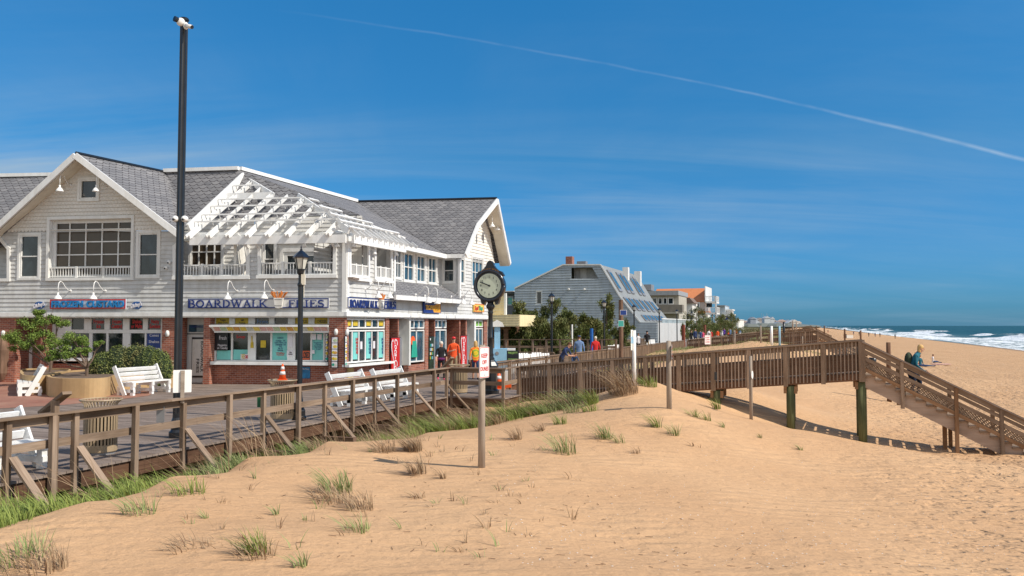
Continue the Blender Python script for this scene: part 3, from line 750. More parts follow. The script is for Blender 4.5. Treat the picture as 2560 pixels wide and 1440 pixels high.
m.slab([RW(e0)-V((0,0,.22)), RW(e2)-V((0,0,.22)), RW(e2)-V((0,0,.22))-T*.5, RW(e0)-V((0,0,.22))-T*.5], .02)
m.build('soffit', CREAM, shop)

# ---- right facade, upper walls
def r_(a, y=0): return R.rect(*a, y)
o1 = [R.uz(*p) for p in ((872,690),(872,584),(904,588),(919,604),(919,693))]
o2 = [R.uz(*p) for p in ((935,695),(935,592),(962,596),(976,612),(976,701))]
uJ = R.uz(985, 700)[0]; uK = R.uz(1148, 700)[0]; uEnd = R.uz(1219, 788)[0]; zTop = R.uz(862, 583)[1]
m = MB(R.M)
lap(m, [[(0.0, zt+.05), (uEnd, zt+.05), (uEnd, 3.62), (uJ, 3.62), (uJ, zTop-.05), (0.0, zTop-.05)], o1, o2], .175, proud=.03)
for P in (o1, o2):
    for i in range(len(P)):
        a, b = P[i], P[(i+1) % len(P)]; m.face([(a[0], -.03, a[1]), (b[0], -.03, b[1]), (b[0], .2, b[1]), (a[0], .2, a[1])])
# set-back wall with four windows
Ws = [R.rect(*a, 1.0) for a in ((987,621,1001,695), (1009,634,1032,702), (1041,640,1061,705), (1070,645,1089,708))]
lap(m, [[(uJ-1.2, 3.6), (uK, 3.6), (uK, 5.95), (uJ-1.2, 5.95)]] + [rp(w_) for w_ in Ws], .175, y0=1.0, proud=.03)
# gable wing front
wR1 = R.rect(1151,646,1160,709); wR2 = R.rect(1179,645,1206,718); wR3 = R.rect(1209,652,1216,712)
ug = (gE-R.P).dot(S); ue = uEnd+.8; uc = uA2
zE2 = gE.z-.25
lap(m, [[(uK, 3.6), (ue, 3.6), (ue, zE2), (uK, zE2)], rp(wR1), rp(wR2)], .175, proud=.03)
m.build('right_wall', SIDING, shop)
m = MB(R.M)
bz = gB.z-.1; bu = (gB-R.P).dot(S)+.1
lap(m, [[(uK-.05, zE2), (ue+.3, zE2), (2*uc-bu, bz), (uc, gA.z-.35), (bu, bz)]], .175, proud=.03)
m.build('gable_wall', SIDW, shop)
# return wall of the wing, facing along the boardwalk
RT = Fr(R.loc(uK, 0, 0), radians(-20), shop)   # x = seaward direction T, y = S
wRet = RT.rect(1109, 648, 1136, 705)
m = MB(RT.M); lap(m, [[(-1.15, 3.6), (0, 3.6), (0, 5.95), (-1.15, 5.95)], rp(wRet)], .175, proud=.02); m.build('wing_side_wall', SIDING, shop)
window(RT, wRet, shop, GL, rows=2, y=-.0, trim=.09)
for P in (o1, o2):
    m = MB(R.M); frame_poly(m, P, .11, -.09, -.02); m.build('opening_trim', WHITE2, shop)
    m = MB(R.M); m.box(P[0][0]-.08, P[4][0]+.12, -.15, .05, P[0][1]-.16, P[0][1]-.05); m.build('ledge', WHITE2, shop)
for q in ((0.0, .14, -.08, .03, zt+.06, zTop-.05), (uK-.1, uK+.06, -.08, .03, 3.62, zE2), (uJ-.11, uJ+.02, -.07, .02, 3.62, zTop-.05)):
    m = MB(R.M); m.box(*q); m.build('corner_board', WHITE2, shop)
for P in (o1, o2): balustrade(R, P[0][0]+.03, P[4][0]-.03, P[0][1], .5, .0, (.33, .66), 16)
for w_ in Ws: window(R, w_, shop, GLB, 2, 2, y=.99, fw=.05, trim=.08)
window(R, wR1, shop, GLB, 1, 2, trim=.08); window(R, wR2, shop, GLB, 3, 2, trim=.08)
m = MB(R.M); m.box(-.14, uEnd+.05, -.14, .12, zb2+.02, zt+.055); m.box(.02, uEnd, -.06, .2, zt_+.001, zb2+.018); m.build('storefront_fascia', WHITE2, shop)
# balcony interior seen through the right openings
m = MB(R.M); ub = R.uz(985, 650)[0]
lap(m, [[(.3, lo), (ub+2.5, lo), (ub+2.5, 6.0), (.3, 6.0)], rp(R.rect(942, 617, 959, 668, 1.6))], .175, y0=1.7); m.box(ub-.05, ub+.05, .0, 1.7, lo, 5.9); m.build('balcony_side_wall', SIDING, shop)
window(R, R.rect(942, 617, 959, 668, 1.6), shop, GLB, 2, 2, y=1.66, trim=.06)
for a in (1190, 1207):
    pass
for px_ in (1190, 1207):
    m = MB(R.M); u, z = R.uz(px_, 594); m.box(u-.06, u+.06, -.05, -.02, z-.3, z+.3); m.build('gable_vent', GREYM, shop)

# ---- pergola: rafters and purlins on two slopes
bz0 = 5.78
dr_ = (S*cos(radians(36)) + V((0, 0, sin(radians(36))))).normalized()
PA = L.loc(0, -.35, bz0+.22); NA = L.x.cross(dr_).normalized()
def PLa(px, py): return ONP(px, py, PA, NA)
outA = [PLa(*p) for p in ((474,577),(612,446),(684,490),(745,490),(872,577))]
# local 2d coords: a along beam, r along rafter
def c2(P, O, ex, er):
    d_ = P-O; A = np.array([[ex.dot(ex), ex.dot(er)], [ex.dot(er), er.dot(er)]]); return tuple(np.linalg.solve(A, [d_.dot(ex), d_.dot(er)]))
polyA = [c2(P, PA, L.x, dr_) for P in outA]
raf = MB(); pur = MB(); NAu = NA if NA.z > 0 else -NA
def clipx(poly, r): sp = spans([poly], r); return (sp[0][0], sp[-1][1]) if sp else None
def rafter(O, ex, er, poly, a):
    xs = []
    n = len(poly)
    for i in range(n):
        (x0, r0), (x1, r1) = poly[i], poly[(i+1) % n]
        if (x0 <= a) != (x1 <= a): xs.append(r0+(r1-r0)*(a-x0)/(x1-x0))
    return max(xs) if xs else 0
for px_ in (487,536,582,630,678,727,777,826):
    for dx in (-3, 5):
        a = c2(PLa(px_+dx, 577), PA, L.x, dr_)[0]; rm = rafter(PA, L.x, dr_, polyA, a)
        if dx > 0 and px_ not in (487, 582, 678, 777): rm = min(rm, .35)
        if rm > .1: raf.beam(rt @ (PA + L.x*a - dr_*.24), rt @ (PA + L.x*a + dr_*rm), .048, .155, tuple(NA) if NA.z > 0 else tuple(-NA))
NAu = NA if NA.z > 0 else -NA
rmax = max(r for _, r in polyA)
for k, yy_ in enumerate((563, 546, 525, 508, 474)):
    r0 = c2(PLa(600, yy_), PA, L.x, dr_)[1]
    cx = clipx(polyA, r0)
    if cx: pur.beam(rt @ (PA + L.x*cx[0] + dr_*r0 + NAu*.20), rt @ (PA + L.x*cx[1] + dr_*r0 + NAu*.20), .05, .06)
    if cx:
        a = cx[0]+.2
        while a < cx[1]: pur.beam(rt @ (PA + L.x*a + dr_*r0 + NAu*.02), rt @ (PA + L.x*a + dr_*r0 + NAu*.18), .03, .03, (1, 0, 0)); a += .62
r0 = c2(PLa(600, 491), PA, L.x, dr_)[1]; cx = clipx(polyA, r0-.01); raf.beam(rt @ (PA + L.x*(cx[0]) + dr_*r0), rt @ (PA + L.x*cx[1] + dr_*r0), .07, .30)
raf.beam(rt @ (outA[0]+NAu*.06), rt @ (outA[1]+NAu*.06), .10, .46)
for i, j in ((1, 2), (3, 4)): raf.beam(rt @ outA[i], rt @ outA[j], .07, .26)
# right slope
er = (-T*cos(radians(36)) + V((0, 0, sin(radians(36))))).normalized()
PB = R.loc(0, -.35, bz0+.22); NB = S.cross(er).normalized(); NBu = NB if NB.z > 0 else -NB
polyB = [c2(ONP(*p, PB, NB), PB, S, er) for p in ((872,577),(747,490),(860,540),(1012,597))]
a = .0
while a < 5.2:
    rm = rafter(PB, S, er, polyB, a)
    raf.beam(rt @ (PB + S*a - er*.26), rt @ (PB + S*a + er*max(rm, .1)), .045, .14, tuple(NBu)); a += .46
for r0 in (.12, .55, 1.0, 1.5, 2.0):
    cx = clipx(polyB, r0)
    if cx: pur.beam(rt @ (PB + S*cx[0] + er*r0 + NBu*.14), rt @ (PB + S*cx[1] + er*r0 + NBu*.14), .10, .05, tuple(NBu))
for i, j in ((2, 3),):
    A_1 = PB + S*polyB[i][0]+er*polyB[i][1]; A_2 = PB + S*polyB[j][0]+er*polyB[j][1]; raf.beam(rt @ A_1, rt @ A_2, .06, .14)
ro = raf.build('pergola_rafters', WHITE2, shop); pur.build('pergola_purlins', WHITE2, ro)
m = MB(L.M); m.box(L.uz(478, 580, -.3)[0], .12, -.42, -.30, bz0-.22, bz0+.10); m.box(L.uz(470, 580)[0], 0, -.02, .14, bz0-.12, bz0+.16)
m.build('pergola_beam', WHITE2, shop)
m = MB(R.M); m.box(-.1, R.uz(1000, 600)[0]-.2, -.42, -.30, bz0-.22, bz0+.10); m.box(0.15, uJ, -.02, .14, bz0-.16, bz0+.12); m.build('pergola_beam', WHITE2, shop)
# knee braces between the wall piers and the pergola beam
for px_ in (650, 838, 622): 
    m = MB(L.M); u, z = L.uz(px_, 612); m.beam((u, -.06, z-.1), (u, -.36, bz0-.2), .08, .1); m.build('knee_brace', WHITE2, shop)

# ---- ground floor, left facade
YS = .45
zs = lambda y_, x_=600: L.uz(x_, y_, YS)[1]
bw = MB(L.M)
def colm(x0, x1, y1=.46):
    u0 = L.uz(x0, 880, .02)[0]; u1 = L.uz(x1, 880, .02)[0]; bw.box(u0, u1, .02, y1+.35, -.35, zt_+.0)
for a, b in ((-10, 38), (101, 113), (404, 435), (508, 524), (822, 861)): colm(a, b)
uu = [L.uz(x_, 930, YS)[0] for x_ in (30, 62, 120, 404, 522, 826)]
ks = L.uz(690, 912, YS)[1]
bw.box(uu[2], uu[3]+.2, YS, YS+.2, -.35, ks-.02); bw.box(uu[4], -.3, YS-.1, YS+.2, -.35, ks-.02)
bw.box(L.uz(0, 900, .9)[0]-3, L.uz(112, 900, .9)[0], .9, 1.0, -.3, zt_); bw.box(L.uz(430, 900, .6)[0]-.1, L.uz(460, 900, .6)[0], .6, .8, -.3, zt_)
bw.build('brick_wall', BRICK, shop)
# storefront window bank 1
sf = MB(L.M)
a0, a1 = L.uz(114, 850, YS)[0], L.uz(406, 850, YS)[0]; b0, b1_ = L.uz(528, 850, YS)[0], L.uz(824, 850, YS)[0]
def bank(x_edges_up, yu0, yu1, x_edges_lo, yl0, yl1, A, B):
    zt2 = zt_; ups = [L.rect(x0, yu0, x1, yu1, YS) for x0, x1 in x_edges_up]; los = [L.rect(x0, yl0, x1, yl1, YS) for x0, x1 in x_edges_lo]
    sill = L.uz((x_edges_lo[0][0]+x_edges_lo[-1][1])/2, yl1+3, YS)[1]
    outer = [(A, sill), (B, sill), (B, zt2), (A, zt2)]
    zc_ = sorted({sill, zt2} | {z for r in ups+los for z in r[2:]})
    for za, zb in zip(zc_[:-1], zc_[1:]):
        if zb-za < .002: continue
        for l, r in spans([outer]+[rp(q) for q in ups+los], (za+zb)/2): sf.box(l, r, YS-.05, YS+.05, za, zb)
    return ups, los
up1, lo1 = bank(((180,212),(230,263),(276,309),(325,359),(371,404)), 796, 824, ((180,224),(232,267),(272,308),(327,363),(367,403)), 833, 901, a0, a1)
up2, lo2 = bank(((540,574.5),(588,622),(638.5,673.5),(687,721),(738,772),(787,820)), 794, 812, ((542,579),(583,621),(640.6,677),(681,719.5),(739,777),(781,809)), 828, 900, b0, b1_)
sfo = sf.build('storefront_frame', WHITE, shop)
def panes(rs_, mats):
    for r, mt in zip(rs_, mats):
        g = MB(L.M); g.box(r[0]-.01, r[1]+.01, YS+.01, YS+.03, r[2]-.01, r[3]+.01); g.build('pane', mt, sfo)
panes(up1, [GL]*5); panes(lo1, [GL, GL, GL, GL, BLUEP]); panes(up2, [YEL, YEL, GL, GL, YEL, YEL]); panes(lo2, [GL, GL, GL, TEALP, GL, TEALP])
def LT(body, x0, y0, x1, y1, mat, y=YS, bold=.01, nm='lettering', par=None): return L.text(body, x0, y0, x1, y1, y, mat, par or sfo, bold=bold, depth=.004, name=nm)
for (a, b, t_) in ((234,259,'Frozen\nIce'),(279,305,'Frozen\nCustard'),(328,356,'Shakes\nor Malts'),(374,401,'Nutty\nSundaes')): LT(t_, a, 799, b, 821, RED, bold=.02)
for (a, b, c_, d_, t_) in ((374,397,835,842,'Cones'),(372,398,851,858,'Shakes'),(370,400,868,874,'Sundaes'),(372,398,884,890,'Drinks')): LT(t_, a, c_, b, d_, PAPER)
LT('Polish\nHot Dogs', 546, 798, 569, 810, BLACK); LT('Soft\nPretzels', 598, 797, 613, 811, BLACK); LT('CHICKEN', 793, 800, 816, 808, BLACK); LT('GYROS', 744, 800, 768, 808, BLACK); LT('Fries', 643, 799, 670, 809, CLBL)
q = L.rect(543, 876, 578, 899, YS); panel(L, q, YS, TEALP, sfo, 'menu_poster'); q = L.rect(584, 874, 620, 899, YS); panel(L, q, YS, TEALP, sfo, 'menu_poster')
q = L.rect(539, 832, 572, 876, YS); panel(L, q, YS-.06, BLACK, sfo, 'chalkboard'); LT('Margaritas\non Tuesday', 543, 860, 569, 873, PAPER, YS-.085, 0); LT('Fresh', 548, 840, 566, 850, PAPER, YS-.085, 0)
q = L.rect(652, 851, 665, 869, YS); panel(L, q, YS, YEL, sfo, 'notice_sheet')
LT('LUNCH', 694, 843, 708, 847, NAVY, bold=.01); LT('Hamburger   4.95\nChicken Tenders  6.95\nCheeseburger  5.95\nPizza\nSlice  Pie\nSandwiches', 686, 850, 716, 878, NAVY, bold=0)
LT('Waffles\nFunnel', 690, 881, 711, 889, RED, bold=.01)
for a, b, c_, d_ in ((723,733,834,868),(719,733,876,891),(781,792,834,849),(795,806,835,849),(780,788,875,884)): panel(L, L.rect(a, c_, b, d_, YS), YS-.055, PAPER, sfo, 'notice_sheet')
LT('Help\nWanted', 721, 879, 731, 888, BLACK, YS-.08); panel(L, L.rect(750, 877, 775, 899, YS), YS-.02, plain('orange_sign', (.55, .10, .03), .5), sfo, 'closed_sign'); LT('CLOSED', 751, 881, 774, 896, BLACK, YS-.045, .03)
LT('French Fries\nChicken\nSandwiches\nHot Dogs\nSodas', 785, 855, 807, 875, NAVY, bold=0); LT('Soup', 591, 838, 613, 846, RED, YS); panel(L, L.rect(603, 885, 621, 899, YS), YS-.03, PAPER, sfo, 'price_card'); LT('FREE', 604, 886, 612, 898, YEL, YS-.055); LT('COMBO', 612, 888, 620, 897, RED, YS-.055)
m = MB(L.M); u0, z_ = L.uz(630, 862, YS-.07); m.prism([(u0-.06, z_-.12), (u0+.07, z_-.12), (u0+.05, z_+.12), (u0-.05, z_+.10)], YS-.09, YS-.06); m.tube([(u0, YS-.08, z_+.1), (u0-.01, YS-.08, z_+.36)], .025, 6); m.build('birdhouse_tag', YEL, sfo)
# sills and awning strip with menu pictures
s0 = L.uz(690, 905, .1)
for q in ((L.uz(519, 908, .1)[0], L.uz(821, 908, .1)[0], .05, YS, s0[1]-.12, s0[1]), (a0, a1, .25, YS, s0[1]-.02, s0[1]+.10)):
    m = MB(L.M); m.box(*q); m.build('window_sill', WHITE2, shop)
aw = MB(L.M); z0 = L.uz(670, 815, -.1)[1]; z1 = L.uz(670, 828, .1)[1]
x0, x1 = L.uz(523, 815, -.1)[0], L.uz(820, 815, -.1)[0]
aw.box(x0, x1, -.12, -.02, z0-.03, z0+.04); aw.beam((x0, -.07, z0), (x0+.1, YS-.05, z1-.05), .04, .06); aw.face([(x0, -.07, z0+.05), (x1, -.07, z0+.05), (x1, YS-.05, z0+.09), (x0, YS-.05, z0+.09)])
aw.face([(x0+.05, -.02, z0-.02), (x1, -.02, z0-.02), (x1, .12, z1), (x0+.05, .12, z1)]); aw.box(x0+.1, x1, .10, .16, z1-.06, z1)
ao = aw.build('menu_awning', WHITE2, shop)
cols = [(.75,.45,.4),(.6,.62,.55),(.75,.55,.08),(.72,.45,.42),(.78,.6,.1),(.5,.62,.4),(.8,.62,.15),(.65,.35,.08)]
FM = [plain('menu_picture_%d' % i, c_, .5, .35, 30) for i, c_ in enumerate(cols)]
n = 17
for i in range(n):
    f0 = x0+.12+(x1-x0-.2)*i/n; f1 = x0+.12+(x1-x0-.2)*(i+.9)/n
    mm = MB(L.M); yy2 = lambda t_: -.02+.14*t_-.012
    mm.face([(f0, yy2(.1), z0-.02+(z1-z0+.02)*.1), (f1, yy2(.1), z0-.02+(z1-z0+.02)*.1), (f1+.03, yy2(.92), z0-.02+(z1-z0+.02)*.92), (f0+.03, yy2(.92), z0-.02+(z1-z0+.02)*.92)]); mm.build('menu_picture', FM[(i*5) % 8], ao)
# doorway with vertical writing
m = MB(L.M); d0 = L.rect(469, 836, 512, 960, .9); m.box(d0[0]-.1, d0[1]+.3, .92, .97, -.02, d0[3]); m.box(d0[0]-.2, d0[1]+.3, .9, 1.0, d0[3]+.04, zt_)
do = m.build('shop_door', WHITE, shop); panel(L, L.rect(479, 843, 512, 944, .9), .915, BLACK, do, 'door_glass'); panel(L, L.rect(481, 848, 512, 939, .9), .893, SIDW, do, 'door_poster')
def vtext(fr, body, x, y0, y1, h, y, mat, par, bold=.01):
    u, zb = fr.uz(x, y1, y); za = fr.uz(x, y0, y)[1]
    return text_obj(body, h, .004, mat, par, inv(par) @ fr.W @ Matrix.Translation((u, y, (za+zb)/2)) @ Matrix.Rotation(radians(90), 4, 'Y'), 'lettering', bold=bold*h, width=za-zb)
vtext(L, 'BOARDWALK', 504, 853, 931, .17, .868, BLACK, do, .02); vtext(L, 'FRIES', 493.5, 897, 932, .17, .868, BLACK, do, .02); vtext(L, 'An Ocean of Taste', 484, 868, 924, .11, .868, CREAM, do)
panel(L, L.rect(473, 812, 510, 830, .9), .89, GLB, do, 'transom_sign'); L.text('BOARDWALK', 477, 814, 508, 820, .865, NAVY, do, bold=.02, depth=.004)
# door at far left
m = MB(L.M); q = L.rect(62, 862, 80, 955, .85); m.box(q[0], q[1], .82, .88, 0, q[3]+.2); m.build('side_door', WHITE, shop)
m = MB(L.M); q = L.rect(-20, 845, 25, 948, .0); m.tube([((q[0]+q[1])/2+.1, -.02, q[2]-.05), ((q[0]+q[1])/2+.1, -.02, q[2]+.25), ((q[0]+q[1])/2+.1, -.02, q[3]-.5), ((q[0]+q[1])/2+.1, -.02, q[3]+.1)], [.05, .2, .26, .12], 10)
for i, v_ in enumerate(m.v): m.v[i] = v_
m.build('wooden_surfboard', WP, shop)

# ---- ground floor, right facade
m = MB(R.M)
def px_u(x_, y_=0, py=850): return R.uz(x_, py, y_)[0]
ksR = R.uz(915, 912)[1]
m.box(0.0, px_u(868), .02, .4, -.35, zt_); m.box(px_u(868)-.02, px_u(972), .06, .3, -.35, ksR-.04)
for a, b in ((965.5,974),(995.5,998),(1064,1072),(1087,1089),(1149,1152),(1165,1168),(1211,1219)): m.box(px_u(a), px_u(b), .02, 1.1, -.35, zt_)
m.box(px_u(1024), px_u(1065), .05, .3, -.35, R.uz(1045, 908)[1]-.05); m.box(px_u(1088), px_u(1120), .05, .3, -.35, R.uz(1100, 900)[1]-.3); m.box(px_u(1189), px_u(1212), .05, .3, -.35, .7)
m.box(px_u(1120), px_u(1165), .95, 1.15, -.35, zt_); m.box(px_u(974), px_u(998), 1.1, 1.2, -.35, zt_)
m.build('brick_wall', BRICK, shop)
for q in ((px_u(998), px_u(1026), .55, .65, -.05, zt_), (px_u(1024), px_u(1028), .02, .6, .55, zt_), (px_u(1186), px_u(1190), .0, .9, .5, zt_), (px_u(1168), px_u(1188), .85, .95, -.05, zt_)):
    m = MB(R.M); m.box(*q); rfo = m.build('recess_wall', WHITE, shop)
def rwin(x0, x1, yt, ym, yb, cu_, cl, pm_u, pm_l, fw=.06):
    u0, u1 = px_u(x0), px_u(x1); xm = (x0+x1)/2; zT, zM, zB = R.uz(xm, yt)[1], R.uz(xm, ym)[1], R.uz(xm, yb)[1]
    a = window(R, (u0, u1, zM+.03, min(zT, zt_-.03)), shop, pm_u, cu_, 1, y=.1, trim=0, fw=fw, mw=.07); b = window(R, (u0, u1, zB, zM-.03), shop, pm_l, cl, 1, y=.1, trim=0, fw=fw, mw=.07)
    return a, b
u1w, l1w = rwin(868, 965, 790, 823, 905, 6, 6, GL, GL)
wid = px_u(965)-px_u(868); ub0 = px_u(868)
zM = R.uz(916, 823)[1]; zT = R.uz(916, 790)[1]; zB = R.uz(916, 903)[1]
for i in (0, 1, 3, 5): panel(R, (ub0+wid*(i+.2)/6, ub0+wid*(i+.85)/6, zM+.14, min(zT, zt_)-.12), .13, YEL, u1w, 'menu_poster')
for i in (1, 3, 5): panel(R, (ub0+wid*(i+.2)/6, ub0+wid*(i+.85)/6, zB+.1, zM-.12), .13, TEALP, l1w, 'menu_poster'); R.text('LUNCH\nMENU\nSUBS\nPIZZA\nFRIES', (868+97*(i+.3)/6), 845, (868+97*(i+.75)/6), 885, .10, RED if i == 1 else NAVY, l1w, bold=.01, depth=.004)
for i in (2, 4): panel(R, (ub0+wid*(i+.25)/6, ub0+wid*(i+.55)/6, zB+.5, zM-.5), .12, PAPER, l1w, 'notice_sheet')
m = MB(R.M); m.box(-.05, px_u(976), -.22, .1, ksR-.02, ksR+.07); m.build('window_sill', WHITE2, shop)
rwin(1027, 1064, 795, 823, 905, 3, 2, GLB, GLB); rwin(1089, 1119, 797, 822, 890, 3, 2, GLB, GLB)
a, b = rwin(1191, 1210, 797, 819, 880, 2, 2, plain('green_panel', (.18,.45,.05), .5), GLB)
window(R, (px_u(999), px_u(1013), .9, R.uz(1005, 825)[1]), rfo, GLT, 1, 1, y=.5, trim=0, name='glazing')
window(R, (px_u(1169), px_u(1177), .7, R.uz(1172, 810)[1]), rfo, GL, 1, 1, y=.8, trim=0, name='glazing')
# goods behind the glass: red buoy and green shirt
m = MB(R.M); uq, zq = R.uz(1033, 852, .05); m.lathe((0, 0, 0), [(.0, 0), (.18, .0), (.2, .05), (.18, .1), (0, .1)], 12)
m.v = []; m.f = []; m.uv = []; m.r = []; m.mi = []
m.tube([(uq, .075, zq), (uq, .055, zq)], [.22, .22], 14); m.build('window_buoy', ORANGE, b)
m = MB(R.M); uq, zq = R.uz(1035, 874, .05); m.prism([(uq-.25, zq-.35), (uq+.35, zq-.35), (uq+.25, zq+.4), (uq-.15, zq+.4)], .05, .07); m.build('window_shirt', CGRN, b)
# interior blockers so the rooms read dark, and the building back
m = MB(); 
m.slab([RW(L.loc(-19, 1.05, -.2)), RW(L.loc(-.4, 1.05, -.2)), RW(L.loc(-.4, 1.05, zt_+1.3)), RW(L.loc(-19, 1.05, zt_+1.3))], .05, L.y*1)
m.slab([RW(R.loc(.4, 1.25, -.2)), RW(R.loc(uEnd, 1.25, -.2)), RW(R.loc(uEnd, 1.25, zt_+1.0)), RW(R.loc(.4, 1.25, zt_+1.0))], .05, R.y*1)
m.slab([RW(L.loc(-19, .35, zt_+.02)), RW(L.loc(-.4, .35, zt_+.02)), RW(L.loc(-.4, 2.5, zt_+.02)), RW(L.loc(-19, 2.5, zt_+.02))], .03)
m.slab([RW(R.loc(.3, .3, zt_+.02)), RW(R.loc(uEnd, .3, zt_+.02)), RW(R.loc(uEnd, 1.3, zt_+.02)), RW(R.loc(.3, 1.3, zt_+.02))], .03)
m.build('interior_blocker', DARKIN, shop)
m = MB(R.M); m.box(uEnd-.02, uEnd+.0, .0, 10, -.2, 5.9); m.box(uEnd-.02, ue+.1, .0, 10, 3.3, 5.6); m.box(.5, uEnd, 10, 10.1, -.2, 5.9); m.build('rear_wall', SIDING, shop)
# ------------------------------------------------------------------ boardwalk deck and paving
Mst = Matrix(((T.x, S.x, 0, 0), (T.y, S.y, 0, 0), (0, 0, 1, 0), (0, 0, 0, 1)))   # x = t, y = s
m = MB(Mst)
s_ = 4.0
while s_ < 62:
    k = s_ < 27.9
    t0 = -30 if k else -17.2
    j = t0 + random.random()*4
    cuts = [t0]
    while j < TF-1.5: cuts.append(j); j += 3.6+random.random()*.6
    cuts.append(TF+.03)
    for a, b in zip(cuts[:-1], cuts[1:]):
        m.beam((a+.002, s_+.07, -.02-random.random()*.004), (b-.002, s_+.07, -.02), .134, .04)
    s_ += .142
s_ = 25.0
while s_ < 28.4: m.beam((TF+.035, s_+.07, -.02), (-9.35, s_+.07, -.02), .134, .04); s_ += .142
m.box(-18.5, TF, 62, 260, -.05, -.002)
bwk = tag(m.build('boardwalk', WG), kind='structure')
m = MB(Mst); m.box(TF-.10, TF-.02, 4, 62, -.32, -.045); m.box(TF-1.6, TF-1.5, 4, 62, -.32, -.045)
m.box(TF-.1, TF-.03, 62, 260, -.35, -.06); m.box(TF-.02, -9.4, 25.02, 25.10, -.30, -.045); m.box(-9.46, -9.40, 25.1, 28.4, -.30, -.045)
m.box(-17.2, -17.1, 4, 62, -1.2, -.05)
tag(m.build('boardwalk_beam', WB), kind='structure')
m = MB()
for k in range(12):
    s_ = 6+k*2.4
    for t_ in (TF-.5, TF-3): m.tube([ST(s_, t_, -1.6), ST(s_, t_, -.32)], .13, 8)
tag(m.build('boardwalk_piles', WGR), kind='structure')
m = MB(); Pv = [ONZ(x_, y_, .005) for x_, y_ in ((-700, 1030), (0, 1021), (160, 1012), (300, 998), (372, 989), (392, 975), (396, 967))]
bp = [P for P in Pv] + [L.loc(L.uz(396, 965)[0], 1.2, .005), L.loc(-26, 1.2, .005)]
m.face(bp)
def paving():
    mt, nt, b = NM('brick_paving'); uv = coord(nt, 'UV'); n = nd(nt, 'ShaderNodeTexBrick'); lk(nt, mapping(nt, uv, (1, 1, 1), (0, 0, .6)), n.inputs['Vector'])
    n.inputs['Color1'].default_value = (.33,.12,.075,1); n.inputs['Color2'].default_value = (.25,.095,.06,1); n.inputs['Mortar'].default_value = (.2,.12,.09,1)
    n.inputs['Scale'].default_value = 1; n.inputs['Brick Width'].default_value = .2; n.inputs['Row Height'].default_value = .1; n.inputs['Mortar Size'].default_value = .006
    lk(nt, mixc(nt, ramp(nt, noise(nt, uv, .8, 4), .3, .7), n.outputs[0], (.36,.19,.13)), b.inputs['Base Color']); b.inputs['Roughness'].default_value = .9; return mt
tag(m.build('brick_paving', paving()), kind='structure')

# ------------------------------------------------------------------ boardwalk railing (near)
def railpost(mb, s_, t_, z0, z1, w=.09): mb.beam(ST(s_, t_, z0), ST(s_, t_, z1), w, w, tuple(T))
def s_at(px_, t_):   # s of a point on the line t = t_ seen at px_
    r = (px_-1280)/F; D = t_/(r*T.x+T.y); return D*(r*S.x+S.y)
rl = thing('boardwalk_railing', 'long weathered timber railing with slanting braces along the sand edge of the boardwalk', 'railing', ST(4, TF))
X_ = inv(rl)
pxs = [27, 138, 195, 337, 463, 571, 662, 743, 814, 878, 938, 989, 1035, 1081, 1117]
ss = [8.6, 9.8] + [s_at(p, TF) for p in pxs]
for i, s_ in enumerate(ss):
    m = MB(X_); br = (i % 2 == 0) and i > 1
    if pxs[i-2:i-1] == [138]: railpost(m, s_, TF+.05, -.30, 1.16)
    else: railpost(m, s_, TF+(.0 if br else .07), -.38 if br else -.42, .93)
    po = m.build('post', WD, rl)
    if br:
        m = MB(X_); m.beam(ST(s_+.07, TF+.03, .36), ST(s_+.07, TF+.80, -.40), .04, .14, tuple(S)); m.build('brace', WD, po)
        m = MB(X_); m.beam(ST(s_-.02, TF-1.2, -.46), ST(s_-.02, TF+.88, -.46), .16, .17); m.build('outrigger', WP, po)
m = MB(X_)
a = 5.0
while a < 24.8:
    b = min(a+3.66, 25.02); m.beam(ST(a, TF+.03, .95), ST(b-.004, TF+.03, .95), .17, .038); a = b
m.build('top_rail', WD, rl)
m = MB(X_); a = 5.0
while a < 24.8:
    b = min(a+4.88, 25.0); m.beam(ST(a, TF-.035, .855), ST(b-.004, TF-.035, .855), .04, .14); m.beam(ST(a, TF-.055, .47), ST(b-.004, TF-.055, .47), .04, .13); a = b
m.build('middle_rail', WD, rl)
# platform railing round the clock
pr_ = thing('platform_railing', 'short timber railing round the clock platform behind the dune warning post', 'railing', ST(25, TF))
X_ = inv(pr_)
for s_, t_ in ((25.05, TF+.12), (25.05, -10.2), (25.05, -9.42), (26.5, -9.42)):
    m = MB(X_); railpost(m, s_, t_, -.5, .93); m.build('post', WD, pr_)
m = MB(X_); m.beam(ST(25.05, TF, .95), ST(25.05, -9.3, .95), .17, .04); m.beam(ST(25.05, -9.42, .951), ST(26.5, -9.42, .951), .15, .038); m.build('top_rail', WD, pr_)
m = MB(X_); m.beam(ST(25.09, TF, .86), ST(25.09, -9.4, .86), .04, .14); m.beam(ST(25.09, TF, .46), ST(25.09, -9.4, .46), .04, .13); m.beam(ST(25.1, -9.46, .46), ST(26.5, -9.46, .46), .04, .13); m.build('middle_rail', WD, pr_)
m = MB(X_); m.beam(ST(25.0, TF-.3, -.55), ST(25.0, -9.2, -.55), .14, .2); m.build('lower_beam', WD, pr_)
# slanting boards fixed on the railing
for P, Q, lb in ((AT(106, 1032, 13.45), AT(168, 982, 13.05), 'slanting grey board propped on the near left railing post'), (AT(1103, 925, 27.6), AT(1131, 894, 27.2), 'slanting grey board propped on the railing corner by the bin')):
    m = MB(); m.beam(P, Q, .15, .05); tag(m.build('slanted_board', WD), lb, 'board', 'slanted boards on the railing')
